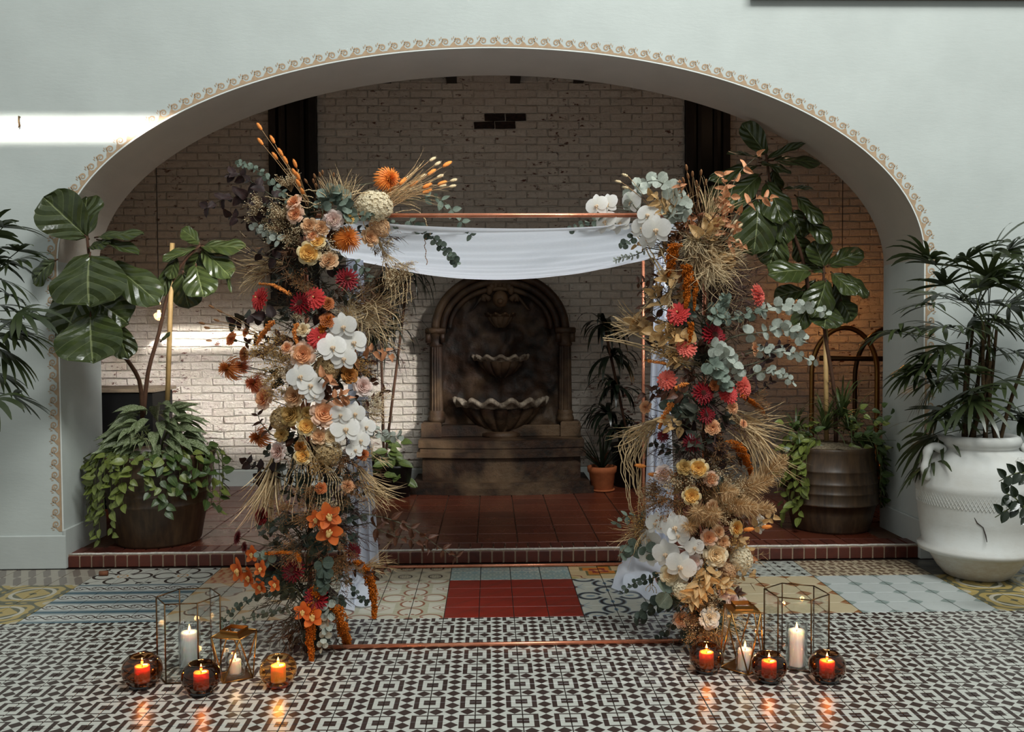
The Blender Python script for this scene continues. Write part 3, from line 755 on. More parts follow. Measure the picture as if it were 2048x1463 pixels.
dl, _ = drape(bl, 708, 505, 1127, 5.95, 0.20, 'white chiffon fall behind the left flower column', 0.3, 18)
dr, dro = drape(br, 1322, 505, 1118, 5.9, 0.17, 'white chiffon fall behind the right flower column, pooling on the tiles', 1.9, -4)
def pool(t, o, c00, c10, c01, c11, seed):
    A, B, C_, D = (FL(*c) for c in (c00, c10, c01, c11))
    def fn(u, v):
        e = 1 + 0.10 * noise.noise(V((u * 5, v * 5, seed))); p = A.lerp(B, u).lerp(C_.lerp(D, u), v)
        p += V((0.05 * noise.noise(V((u * 4, v * 4, seed + 3))), 0.09 * noise.noise(V((u * 4, v * 4, seed + 7))), 0))
        h = 0.02 + 0.045 * noise.noise(V((u * 5.0, v * 3.5, seed))) + 0.014 * abs(math.sin(u * 9 + v * 5 + seed)); k = min(1, 6 * min(u, 1 - u, v, 1 - v))
        return V((p.x, p.y, 0.012 + max(0.0, h) * k)) - o
    m = MB(); m.grid(fn, 44, 44); obj('pooled_hem', m, M_cloth, t)
pool(dr, dro, (1222, 1178), (1352, 1212), (1250, 1096), (1352, 1100), 2.0)
pool(dl, V((bl.x, 5.95, 0.02)), (672, 1222), (742, 1215), (690, 1135), (748, 1128), 6.0)
# ================================================================== BIG WHITE URN
def urn_mat():
    s = SH('limewashed_terracotta', 0.55, 0.35); n = s.noise(3.5, 4, 0.65, 'Position'); g = s.noise(18, 4, 0.75, 'Position', (1, 1, 2.2)); x, y, z = s.xyz('Position')
    c = s.mix(s.ramp(n, 0.3, 0.8), srgb(208, 210, 206), srgb(190, 187, 178)); c = s.mix(s.ramp(z, 0.24, 0.10) * s.ramp(g, 0.2, 0.6) * 0.7, c, srgb(176, 162, 142)); c = s.mix(s.ramp(g, 0.70, 0.76) * 0.65, c, srgb(120, 106, 92))
    s.color(c); s.bump(g, 0.0018, 0.5); return s.m
M_urn = urn_mat(); UY = 5.92; uc = W(1954, 1100, UY).x
urn = thing('urn_planter', (uc, UY, 0), 'large whitewashed two-handled urn holding a lady palm', 'planter')
def uz(py): return max(0.0, W(1954, py, UY).z)
uprof = [(1150, 56), (1146, 62), (1130, 76), (1108, 90), (1101, 98), (1097, 111), (1088, 113), (1082, 104), (1040, 110), (1000, 114), (975, 117), (968, 119), (962, 117), (940, 113), (920, 104), (904, 88), (898, 74), (892, 72), (886, 78), (878, 79), (871, 76), (868, 70), (874, 64), (890, 60)]
mb = MB(); mb.lathe([(S(r, UY), uz(p) if p < 1150 else 0.0) for p, r in uprof], (0, 0, 0), 72, capb=True); obj('body', mb, M_urn, urn)
mb = MB()      # incised lattice band: crossing raised ridges
zb0, zb1 = uz(1003), uz(972)
for k in range(104):
    for sgn in (-1, 1):
        pts = []
        for i in range(4):
            t = i / 3; a = 2 * PI * (k + sgn * 2.4 * t) / 104; z = zb0 + (zb1 - zb0) * t; r = S(114 + 2.2 * t, UY) + 0.0015; pts.append((r * math.cos(a), r * math.sin(a), z))
        mb.tube(pts, 0.0022, 4, cap=False)
obj('lattice_band', mb, M_urn, urn, kind='stuff')
for a0 in (PI * 1.06, -0.06 * PI):
    mb = MB(); pr = [(80, 897), (100, 889), (113, 893), (118, 905), (120, 922), (121, 938), (113, 950)]
    mb.tube(bez([(S(r, UY) * math.cos(a0), S(r, UY) * math.sin(a0), uz(p)) for r, p in pr], 20), [0.028 + 0.004 * math.sin(i) for i in range(20)], 10); obj('handle', mb, M_urn, urn)
lion = MB(); la = -PI / 2 + 0.42; lr = S(100, UY); lc = V((lr * math.cos(la), lr * math.sin(la), uz(926)))
LM = T(lc) @ face((math.cos(la), math.sin(la), 0.35))
lion.ell((0, 0, 0), (0.05, 0.055, 0.03), 14, 8, M=None)
for i in range(14):
    a = 2 * PI * i / 14; lion.ell((0.058 * math.cos(a), 0.062 * math.sin(a), 0.0), (0.02, 0.02, 0.016), 7, 5)
lion.ell((0, -0.012, 0.03), (0.015, 0.02, 0.016), 8, 6); lion.ell((0, -0.036, 0.026), (0.022, 0.014, 0.014), 8, 6)
for q in (-1, 1): lion.ell((q * 0.02, 0.015, 0.024), (0.011, 0.009, 0.009), 7, 5)
obj('lion_mask', lion, M_urn, urn, LM)
mb = MB(); mb.lathe([(0.001, uz(885)), (S(60, UY), uz(886))], n=28); obj('soil', mb, plain('dark_potting_soil', (48, 38, 30), 0.95, 0.1, var=0.5, scale=40), urn)
mb = MB()
for pts in ([(1897, 1010), (1903, 1025), (1912, 1033), (1916, 1048), (1918, 1060)],):
    pp = []
    for a, b in pts:
        x = W(a, b, UY).x - uc; r = S(111, UY) + 0.002; pp.append((x, -math.sqrt(max(0.001, r * r - x * x)), uz(b)))
    mb.tube(pp, [0.003, 0.004, 0.003, 0.004, 0.002], 5)
obj('crack', mb, plain('dark_crack', (52, 44, 40), 0.9), urn)
# ================================================================== BROWN RIBBED POTS
def pot_mat():
    s = SH('bronze_glazed_pot', 0.38, 0.5); n = s.noise(4, 4, 0.65, 'Position'); st = s.noise(26, 3, 0.6, 'Position', (1, 1, 0.12)); x, y, z = s.xyz('Position')
    c = s.mix(s.ramp(n, 0.3, 0.7), srgb(74, 56, 40), srgb(46, 36, 28)); c = s.mix(s.ramp(st, 0.4, 0.7) * 0.5, c, srgb(106, 82, 56)); s.color(c); s.rough(n * 0.25 + 0.28); s.bump(st, 0.002); return s.m
M_pot = pot_mat(); M_soil = plain('bark_soil', (56, 44, 34), 0.95, 0.1, var=0.5, scale=50)
PLY = 6.78; plx = W(317, 1000, PLY).x
def potz(py, Y): return W(317, py, Y).z
pl = thing('ribbed_pot', (plx, PLY, STEP), 'tapered brown ribbed pot on the step beside the left jamb', 'planter', 'brown planters in the alcove')
hl = 0.66; ribs = lambda z0: [z0 - 0.012, z0 - 0.004, z0 + 0.006, z0 + 0.012]
pr = [(0.285, 0.0), (0.30, 0.02)]
for z, r in ((0.30, 0.352), (0.375, 0.366), (0.43, 0.376), (0.52, 0.392)): pr += [(r - 0.003, z - 0.014), (r + 0.005, z - 0.004), (r + 0.004, z + 0.004), (r - 0.001, z + 0.011)]
pr += [(0.405, hl - 0.03), (0.418, hl - 0.015), (0.415, hl), (0.385, hl), (0.375, hl - 0.07)]
mb = MB(); mb.lathe(pr, (0, 0, 0), 64, capb=True); obj('body', mb, M_pot, pl)
mb = MB(); mb.lathe([(0.001, hl - 0.05), (0.38, hl - 0.06)], n=32); obj('soil', mb, M_soil, pl)
PRY = 6.98; prx = W(1661, 1000, PRY).x
prt = thing('ribbed_pot', (prx, PRY, STEP), 'barrel-shaped brown ribbed pot on the step beside the right jamb', 'planter', 'brown planters in the alcove')
hr = W(1661, 889, PRY).z - STEP
pr = [(0.275, 0.0), (0.288, 0.02), (0.318, 0.14), (0.335, 0.22)]
for py, r in ((997, 0.348), (975, 0.347), (957, 0.343), (933, 0.333)):
    z = W(1661, py, PRY).z - STEP; pr += [(r - 0.003, z - 0.012), (r + 0.004, z - 0.004), (r + 0.004, z + 0.003), (r - 0.002, z + 0.009)]
pr += [(0.312, hr - 0.05), (0.316, hr - 0.035), (0.322, hr - 0.01), (0.312, hr), (0.29, hr - 0.005), (0.28, hr - 0.06)]
mb = MB(); mb.lathe(pr, (0, 0, 0), 64, capb=True); obj('body', mb, M_pot, prt)
mb = MB(); mb.grid(lambda u, v: ((0.29 * math.sqrt(v)) * math.cos(2 * PI * u), 0.29 * math.sqrt(v) * math.sin(2 * PI * u), hr - 0.005 + 0.03 * (1 - v) + 0.018 * noise.noise(V((math.cos(2 * PI * u) * 3 * v, math.sin(2 * PI * u) * 3 * v, 2)))), 40, 12)
obj('moss', mb, plain('grey_moss_mulch', (120, 108, 88), 0.95, 0.1, var=0.45, scale=60, bump=0.02), prt, label='grey dry moss over the soil')
# small pots by the back wall
M_terrap = plain('terracotta_pot', (150, 84, 50), 0.75, 0.2, scale=18); M_black = plain('black_plastic', (26, 25, 25), 0.5)
TPY = 8.75; tpx = W(1204, 960, TPY).x
tp = thing('terracotta_pot', (tpx, TPY, STEP), 'small orange terracotta pot right of the fountain', 'planter')
k = S(1, TPY); mb = MB(); mb.lathe([(20 * k, 0), (22 * k, 0.01), (26 * k, 0.17), (29 * k, 0.185), (30 * k, 0.235), (27 * k, 0.24), (25 * k, 0.19)], (0, 0, 0), 36, capb=True); obj('body', mb, M_terrap, tp)
mb = MB(); mb.lathe([(0.001, 0.2), (26 * k, 0.2)], n=20); obj('soil', mb, M_soil, tp)
mb = MB(); mb.lathe([(21 * k, 0.0), (25 * k, 0.004), (26 * k, 0.02), (22 * k, 0.02)], (0, 0, 0), 28); obj('saucer', mb, M_terrap, tp)
bp = {}
for nm, px, Y, h, r, lab in (('corn', 1262, 9.02, 0.42, 0.20, 'tall black nursery pot behind the terracotta pot'), ('marg', 768, 8.85, 0.34, 0.17, 'black nursery pot behind the left flower column'), ('leafy', 792, 8.55, 0.30, 0.15, 'small black pot standing left of the fountain')):
    x = W(px, 900, Y).x; t = thing('nursery_pot', (x, Y, STEP), lab, 'planter', 'black pots along the back wall'); mb = MB()
    mb.lathe([(r * 0.8, 0), (r, h - 0.02), (r * 1.06, h - 0.02), (r * 1.06, h), (r * 0.95, h), (r * 0.9, h - 0.06)], (0, 0, 0), 28, capb=True); obj('body', mb, M_black, t)
    mb = MB(); mb.lathe([(0.001, h - 0.05), (r * 0.94, h - 0.05)], n=20); obj('soil', mb, M_soil, t); bp[nm] = V((x, Y, STEP + h - 0.05))
# ================================================================== LUGGAGE CART, TABLE, PENDANT BULBS
def brass(name='aged_brass', c=(168, 122, 66), r=0.3):
    s = SH(name, r, 0.5, 1.0); n = s.noise(12, 3, 0.6, 'Position'); s.color(s.mix(n, srgb(c), tuple(x * 0.6 for x in srgb(c)[:3]) + (1,))); s.rough(n * 0.3 + r - 0.1); return s.m
M_brass = brass(); M_brassd = brass('dark_brass', (96, 72, 48), 0.4)
CY = 8.1; cx = W(1690, 900, CY).x
cart = thing('luggage_cart', (cx, CY, STEP), 'brass birdcage luggage cart with hooped rails behind the right pot', 'luggage cart')
kk = S(1, CY)
def hoop(px0, px1, ptop, Y, name, mat, rad):
    a, b = W(px0, 1040, Y), W(px1, 1040, Y); zt = W((px0 + px1) / 2, ptop, Y).z; c = (a.x + b.x) / 2; hw = (b.x - a.x) / 2; zs = zt - hw * 1.35
    pts = [(a.x, Y, STEP + 0.24)] + [(a.x, Y, STEP + 0.24 + (zs - STEP - 0.24) * i / 5) for i in range(1, 5)] + [(c - hw * math.cos(PI * i / 24), Y, zs + (zt - zs) * math.sin(PI * i / 24)) for i in range(25)] + [(b.x, Y, STEP + 0.24 + (zs - STEP - 0.24) * (5 - i) / 5) for i in range(1, 6)]
    m = MB(); m.tube([V(p) - V((cx, CY, STEP)) for p in pts], rad, 10); obj(name, m, mat, cart)
hoop(1622, 1752, 655, 7.85, 'hoop', M_brass, 0.021); hoop(1708, 1850, 655, 8.55, 'hoop', M_brassd, 0.021)
y0, y1 = 7.85 - CY, 8.55 - CY
def cpt(px, py, Y): return W(px, py, Y) - V((cx, CY, STEP))
mb = MB(); mb.tube([cpt(1640, 716, 8.2), cpt(1838, 718, 8.2)], 0.024, 10); obj('hanging_rail', mb, M_brassd, cart)
mb = MB(); mb.box((0.18, 0.1, 0.19), (0.9, 0.75, 0.10), bev=0.02); obj('deck', mb, M_dark, cart, smooth=False)
mb = MB(); mb.tube([(-0.28, -0.29, 0.24), (0.64, -0.29, 0.24), (0.64, 0.48, 0.24), (-0.28, 0.48, 0.24)], 0.018, 8, closed=True); obj('deck_rail', mb, M_brass, cart)
for x, y in ((-0.2, -0.2), (0.56, -0.2), (-0.2, 0.4), (0.56, 0.4)):
    m = MB(); m.tube([(x - 0.02, y, 0.075), (x + 0.02, y, 0.075)], 0.075, 18); obj('wheel', m, M_black, cart)
tb = thing('side_table', (W(265, 900, 8.3).x, 8.3, STEP), 'dark console table with a pale top behind the left pot', 'table'); to = V((W(265, 900, 8.3).x, 8.3, STEP)); tz = W(265, 773, 8.3).z - STEP; tw = S(180, 8.3)
mb = MB(); mb.box((-0.1, 0, tz - 0.02), (tw, 0.55, 0.035), bev=0.006); obj('table_top', mb, plain('pale_table_top', (120, 106, 88), 0.4), tb, smooth=False)
mb = MB(); mb.box((-0.1, 0, (tz - 0.04) / 2), (tw - 0.06, 0.5, tz - 0.04), bev=0.005); obj('cabinet', mb, plain('black_painted_wood', (10, 10, 10), 0.6, 0.15), tb, smooth=False)
M_bulbglass = None
def clear_glass(name, tint=(1, 1, 1, 1), gl=(1, 1, 1, 1), rough=0.02, ior=1.45, base=0.0):
    m = bpy.data.materials.new(name); m.use_nodes = True; nt = m.node_tree; nt.nodes.clear(); o = nt.nodes.new('ShaderNodeOutputMaterial'); t = nt.nodes.new('ShaderNodeBsdfTransparent'); g = nt.nodes.new('ShaderNodeBsdfGlossy'); f = nt.nodes.new('ShaderNodeLayerWeight'); x = nt.nodes.new('ShaderNodeMixShader')
    t.inputs[0].default_value = tint; g.inputs[0].default_value = gl; g.inputs['Roughness'].default_value = rough; f.inputs['Blend'].default_value = 0.5; pw = nt.nodes.new('ShaderNodeMath'); pw.operation = 'POWER'; nt.links.new(f.outputs['Facing'], pw.inputs[0]); pw.inputs[1].default_value = 4.0
    a = nt.nodes.new('ShaderNodeMath'); a.operation = 'ADD'; nt.links.new(pw.outputs[0], a.inputs[0]); a.inputs[1].default_value = base + 0.035
    nt.links.new(a.outputs[0], x.inputs[0]); nt.links.new(t.outputs[0], x.inputs[1]); nt.links.new(g.outputs[0], x.inputs[2]); nt.links.new(x.outputs[0], o.inputs[0]); return m
def emit(name, c, st):
    m = bpy.data.materials.new(name); m.use_nodes = True; nt = m.node_tree; nt.nodes.clear(); o = nt.nodes.new('ShaderNodeOutputMaterial'); e = nt.nodes.new('ShaderNodeEmission'); e.inputs[0].default_value = srgb(c); e.inputs[1].default_value = st; nt.links.new(e.outputs[0], o.inputs[0]); return m
M_clear = clear_glass('clear_glass', (0.985, 0.99, 0.985, 1), base=-0.01)
M_bulb = clear_glass('bulb_glass', (0.95, 0.93, 0.9, 1), base=0.05)
M_fil = emit('glowing_filament', (255, 196, 110), 16)
def pendant(px, py, Y, lab, e, col):
    c = W(px, py, Y); t = thing('pendant_bulb', c, lab, 'lamp', 'filament bulbs in the passage'); r = S(26, Y)
    mb = MB(); mb.lathe([(0.022, r * 1.3), (0.03, r * 1.05), (r * 0.62, r * 0.78), (r * 0.95, r * 0.3), (r, 0), (r * 0.9, -r * 0.42), (r * 0.6, -r * 0.8), (0.001, -r)], (0, 0, 0), 32); obj('bulb_glass', mb, M_bulb, t)
    mb = MB()
    for k_ in range(4):
        a = PI * k_ / 2; mb.tube([(0.009 * math.cos(a), 0.009 * math.sin(a), -0.015), (0.009 * math.cos(a), 0.009 * math.sin(a), 0.05)], 0.004, 6)
    obj('filament', mb, M_fil, t)
    mb = MB(); mb.lathe([(0.001, r * 1.75), (0.024, r * 1.75), (0.026, r * 1.25), (0.001, r * 1.25)], (0, 0, 0), 16); obj('socket', mb, M_brassd, t)
    mb = MB(); mb.tube([(0, 0, r * 1.7), (0, 0, 4.36 - c.z)], 0.004, 5); obj('cord', mb, M_black, t)
    l = lamp('bulb_light', 'POINT', c + V((0, 0, 0.0)), e, col, shadow_soft_size=0.05); return t
pendant(318, 631, 8.4, 'clear globe filament bulb glowing beside the left fig stake', 2.0, (1.0, 0.60, 0.30))
pendant(1684, 612, 8.75, 'filament bulb glowing orange behind the right fig leaves', 5, (1.0, 0.42, 0.12))
# little things
hk = MB(); p = W(41, 243, WY); hk.tube([(0, 0.0, 0.03), (0, -0.02, 0.03), (0.0, -0.025, 0.0), (0.003, -0.02, -0.035), (-0.006, -0.022, -0.045)], [0.004, 0.006, 0.006, 0.008, 0.004], 6)
h = obj('wall_hook', hk, M_brassd, M=T(p)); tag(h, 'small dark hook on the white wall left of the arch', 'hook')
p = FL(207, 1146, 0.018); mb = MB(); mb.tube([(-0.027, 0, 0), (0.027, 0.006, 0)], 0.017, 12); h = obj('cork_stub', mb, plain('brown_cork', (112, 66, 40), 0.8), M=T(p)); tag(h, 'short brown cork stub lying at the foot of the step', 'cork')
# ================================================================== LANTERNS, CANDLES, AMBER BOWLS
M_flame = emit('candle_flame', (255, 186, 92), 14); M_wick = plain('black_wick', (20, 16, 14), 0.9)
def wax(name, c, e=None):
    s = SH(name, 0.45, 0.4); n = s.noise(50, 2, 0.6); a = srgb(c); s.color(s.mix(n, a, tuple(x * 0.9 for x in a[:3]) + (1,))); s.b.inputs['Subsurface Weight'].default_value = 0.8; s.b.inputs['Subsurface Radius'].default_value = (1.0, 0.55, 0.25); s.b.inputs['Subsurface Scale'].default_value = 0.035; return s.m
M_wax, M_waxa, M_waxo = wax('white_wax', (248, 247, 242)), wax('amber_wax', (246, 200, 124)), wax('orange_wax', (250, 188, 116))
def candle(base, r, h, mat, lab, grp, glow=0.35):
    t = thing('candle', base, lab, 'candle', grp); mb = MB()
    mb.lathe([(r * 0.97, 0), (r, 0.004), (r, h - 0.006), (r * 0.95, h), (r * 0.6, h - 0.004), (0.001, h - 0.008)], (0, 0, 0), 28, capb=True); obj('wax', mb, mat, t)
    mb = MB(); mb.tube([(0, 0, h - 0.01), (0.001, 0, h + 0.008)], 0.0014, 5); obj('wick', mb, M_wick, t)
    fh = 0.034; mb = MB(); mb.lathe([(0.0008, 0), (0.0045, 0.006), (0.0058, 0.012), (0.0042, 0.02), (0.0018, 0.028), (0.0003, fh)], (0, 0, h + 0.003), 10); obj('flame', mb, M_flame, t)
    lamp('flame_light', 'POINT', V(base) + V((0, 0, h + 0.022)), glow, (1.0, 0.55, 0.2), shadow_soft_size=0.012); return t
def amber(px, pyc, pyb, w, lab, tint, wmat, cl, ch=0.075, cr=0.034):
    p = FL(px, pyb - 8); r = S(w, p.y) / 2; t = thing('amber_bowl', p, lab, 'candle holder', 'amber glass bowls')
    g = clear_glass('amber_glass', tint, (1, 0.9, 0.8, 1), 0.03, 1.5, 0.015)
    hh = r * 1.55; sh = [(0.62, 0.0), (0.66, 0.05), (0.60, 0.10), (0.80, 0.20), (0.96, 0.38), (1.0, 0.55), (0.96, 0.74), (0.82, 0.90), (0.66, 0.985), (0.60, 1.0)]
    pr = [(r * a, hh * b) for a, b in sh]; inn = [(r * a - 0.006, max(hh * b, 0.16 * hh)) for a, b in reversed(sh[2:])]
    mb = MB(); mb.lathe(pr, (0, 0, 0), 40, capb=True); obj('bowl', mb, g, t)
    mb = MB(); mb.lathe([(r * 0.60, 0.0), (r * 0.66, hh * 0.03), (r * 0.62, hh * 0.14), (r * 0.3, hh * 0.15), (0.001, hh * 0.15)], (0, 0, 0), 40, capb=True); obj('thick_base', mb, clear_glass('thick_amber', tuple(x * x for x in tint[:3]) + (1,), base=0.03), t, label='thick solid glass foot')
    mb = MB(); mb.tube([(r * 0.60 * math.cos(2 * PI * i / 32), r * 0.60 * math.sin(2 * PI * i / 32), hh) for i in range(32)], 0.0035, 6, closed=True); obj('rim', mb, g, t)
    candle(p + V((0, 0, hh * 0.16)), cr, ch, wmat, cl, 'candles in amber bowls', 1.5)
dkA, dkB, hn = (0.46, 0.22, 0.095, 1), (0.36, 0.155, 0.07, 1), (0.84, 0.56, 0.25, 1)
amber(285, 1342, 1380, 79, 'brown amber glass bowl at the outer left end of the left group', dkA, M_waxo, 'red-orange candle in the outermost left amber bowl')
amber(403, 1352, 1393, 78, 'darkest amber glass bowl in front of the left glass lantern', dkB, M_waxo, 'red candle in the bowl before the left glass lantern')
amber(557, 1338, 1378, 74, 'honey amber glass bowl right of the low brass lantern, by the left flowers', hn, M_waxa, 'yellow-orange candle in the honey bowl by the left flowers')
amber(1413, 1310, 1350, 70, 'brown amber glass bowl under the right flower column', dkA, M_waxa, 'golden candle in the bowl under the right flower column')
amber(1538, 1329, 1369, 72, 'dark amber glass bowl between the two right lanterns', dkB, M_waxo, 'orange-red candle in the bowl between the right lanterns')
amber(1654, 1328, 1369, 74, 'dark amber glass bowl at the outer right end of the right group', dkB, M_waxo, 'orange-red candle in the outermost right bowl')
def hexlantern(px, pyb, tops, lab, rx, rot):
    base = FL(px, pyb); t = thing('glass_lantern', base, lab, 'lantern', 'tall hexagonal glass lanterns')
    h = tops; vs = [V((rx * math.cos(rot + PI * k / 3), rx * math.sin(rot + PI * k / 3), 0)) for k in range(6)]
    for k in range(6):
        a, b = vs[k], vs[(k + 1) % 6]
        mb = MB(); mb.tube([a + V((0, 0, 0.004)), a + V((0, 0, h))], 0.0036, 6); obj('frame_bar', mb, M_brassd, t)
        for z in (0.004, h): mb = MB(); mb.tube([a + V((0, 0, z)), b + V((0, 0, z))], 0.003, 6); obj('frame_bar', mb, M_brassd, t)
        n = ((a + b) / 2).normalized(); mb = MB(); vv = [a, b, b + V((0, 0, h)), a + V((0, 0, h))]; i_ = [p - n * 0.0025 for p in vv]
        mb.add(vv + i_, [(0, 1, 2, 3), (7, 6, 5, 4), (0, 4, 5, 1), (1, 5, 6, 2), (2, 6, 7, 3), (3, 7, 4, 0)]); obj('pane', mb, M_clear, t, smooth=False)
    mb = MB(); mb.add([v + V((0, 0, 0.003)) for v in vs], [tuple(range(6))]); obj('floor_pane', mb, M_clear, t, smooth=False); return base
def sleeve(p, r, h, lab):
    t = thing('glass_sleeve', p, lab, 'candle holder', 'clear cylinder vases'); mb = MB()
    mb.lathe([(r * 0.95, 0), (r, 0.008), (r, h), (r - 0.003, h + 0.001), (r - 0.003, 0.014), (0.001, 0.013)], (0, 0, 0), 36, capb=True); obj('glass', mb, M_clear, t)
b1 = hexlantern(379, 1346, 0.372, 'tall hexagonal glass lantern with thin brass edges in the left candle group', 0.147, math.radians(-116))
c1 = V(FL(380, 1338)); sleeve(c1 + V((0, 0, 0.006)), S(21.5, c1.y), 0.225, 'clear cylinder vase inside the left hexagonal lantern')
candle(c1 + V((0, 0, 0.020)), S(17.5, c1.y), S(68, c1.y), M_wax, 'tall white pillar candle in the left hexagonal lantern', 'white candles', 0.3)
b2 = hexlantern(1592, 1322, 0.345, 'tall hexagonal glass lantern with thin brass edges in the right candle group', 0.151, math.radians(-82))
c2 = V(FL(1593, 1337)); sleeve(c2 + V((0, 0, 0.006)), S(21.5, c2.y), 0.22, 'clear cylinder vase inside the right hexagonal lantern')
candle(c2 + V((0, 0, 0.020)), S(16.5, c2.y), S(72, c2.y), M_wax, 'tall white pillar candle in the right hexagonal lantern', 'white candles', 0.3)
def brass_lantern(px, pyb, h, rt, rb, rot, lab):
    base = FL(px, pyb); t = thing('brass_lantern', base, lab, 'lantern', 'low faceted brass lanterns')
    sq = lambda r, z, a: [V((r * math.cos(a + PI * k / 2), r * math.sin(a + PI * k / 2), z)) for k in range(4)]
    top = sq(rt, h, rot); inn = sq(rt * 0.62, h + 0.010, rot); lip = sq(rt * 0.62, h + 0.026, rot); bot = sq(rb, 0.004, rot + PI / 4)
    mb = MB()
    mb.add(top + inn, [(k, (k + 1) % 4, 4 + (k + 1) % 4, 4 + k) for k in range(4)]); obj('top_plate', mb, M_brass, t, smooth=False)
    mb = MB(); mb.add(inn + lip, [(k, (k + 1) % 4, 4 + (k + 1) % 4, 4 + k) for k in range(4)]); obj('opening_collar', mb, M_brass, t, smooth=False)
    for k in range(4):
        for a, b in ((top[k], top[(k + 1) % 4]), (bot[k], bot[(k + 1) % 4]), (top[k], bot[k]), (top[(k + 1) % 4], bot[k])):
            mb = MB(); mb.tube([a, b], 0.0036, 6); obj('frame_bar', mb, M_brass, t)
        mb = MB(); mb.add([top[k], top[(k + 1) % 4], bot[k]], [(0, 1, 2)]); obj('pane', mb, M_clear, t, smooth=False)
        mb = MB(); mb.add([top[k], bot[k], bot[k - 1]], [(0, 1, 2)]); obj('pane', mb, M_clear, t, smooth=False)
    mb = MB(); mb.add(bot, [(0, 1, 2, 3)]); obj('base_plate', mb, M_brass, t, smooth=False); return base
brass_lantern(470, 1352, 0.205, 0.105, 0.095, math.radians(-62), 'low faceted brass and glass lantern in the left candle group')
c3 = V(FL(471, 1354)); sleeve(c3 + V((0, 0, 0.006)), S(19, c3.y), 0.125, 'short clear vase inside the left brass lantern')
candle(c3 + V((0, 0, 0.022)), S(11.5, c3.y), S(27, c3.y), M_wax, 'small white votive candle in the left brass lantern', 'white candles', 0.2)
brass_lantern(1484, 1334, 0.285, 0.098, 0.105, math.radians(-45), 'tall tapering brass and glass lantern under the right flower column')
c4 = V(FL(1490, 1343)); sleeve(c4 + V((0, 0, 0.006)), S(18.5, c4.y), 0.15, 'short clear vase inside the right brass lantern')
candle(c4 + V((0, 0, 0.016)), S(14.5, c4.y), S(41, c4.y), M_wax, 'white candle in the right brass lantern', 'white candles', 0.2)
# ================================================================== LEAVES AND POTTED PLANTS
def leaf_sh(name, c1, c2, vein=None, rough=0.35, spec=0.5, tr=0.18, scale=8, veins=0.0, var=0.3, blot=None, bump=0.004):
    s = SH(name, rough, spec); u, v = s.uv(); n = s.noise(scale, 3, 0.6); r = s.rnd()
    c = s.mix(s.ramp(n, 0.3, 0.7), srgb(c1), srgb(c2)); a = srgb(c1); c = s.mix(r * var, c, tuple(x * 0.45 for x in a[:3]) + (1,))
    if blot: c = s.mix(s.ramp(s.noise(26, 4, 0.7, 'Object', (1, 0.5, 1)), 0.50, 0.56) * 0.8, c, srgb(blot))
    h = n * 0.4
    if vein:
        m = (u - 0.5).ab(); mid = m.lt(0.015)
        if veins:
            f = (v * veins - m * veins * 0.75).fr(); lat = (f - 0.5).ab(); rib = lat.lt(0.02) * v.lt(0.93)
            c = s.mix(mid.mx(rib * 0.5) * 0.7, c, srgb(vein)); h = h + s.ramp(lat, 0.0, 0.5) * 0.8 + s.ramp(m, 0.0, 0.08) * 0.5
        else: c = s.mix(mid * 0.6, c, srgb(vein))
    s.color(c)
    if bump: s.bump(h, bump, 0.7)
    if tr: s.translucent(c, tr)
    return s.m
P_OV = lambda t: math.sin(PI * min(1, t) ** 0.85) ** 0.8
P_FID = lambda t: (0.42 + 0.58 * t ** 0.9) * math.sin(PI * min(1.0, 0.03 + 0.97 * t) ** 1.0) ** 0.45 if 0 < t < 1 else 0.02
P_LAN = lambda t: math.sin(PI * t ** 0.7) ** 1.1
P_RND = lambda t: math.sqrt(max(0.0, 1 - (2 * t - 1) ** 2))
P_STRAP = lambda t: min(1, 6 * t + 0.35) * (1 - t ** 3)
P_HRT = lambda t: (math.sin(PI * t ** 0.62) ** 0.75)
def leaf_me(name, mat, prof, nu=4, nv=8, bend=0.15, fold=0.2, wave=0.0, cup=0.0, seed=0, wfreq=9):
    mb = MB(); r = random.Random(seed); ph = r.uniform(0, 6)
    def fn(u, v):
        x = (u - 0.5) * prof(v); k = abs(u - 0.5) * 2
        z = -bend * v * v + fold * abs(x) - cup * x * x * 2 + wave * k * math.sin(v * wfreq + ph + (2 if u > .5 else 0))
        return (x, v * math.cos(bend * v * 0.5), z)
    mb.grid(fn, nu, nv); return mb.mesh(name, mat)
def put_leaf(name, me, parent, o, base, tip, w, nrm, label=None):
    """leaf object in world placement: base, tip, width in metres, blade facing nrm; o is the parent's origin"""
    d = V(tip) - V(base); l = d.length
    return link(name, me, parent, T(V(base) - o) @ frame(d, nrm) @ SC(w, l, (w + l) / 2), label=label)
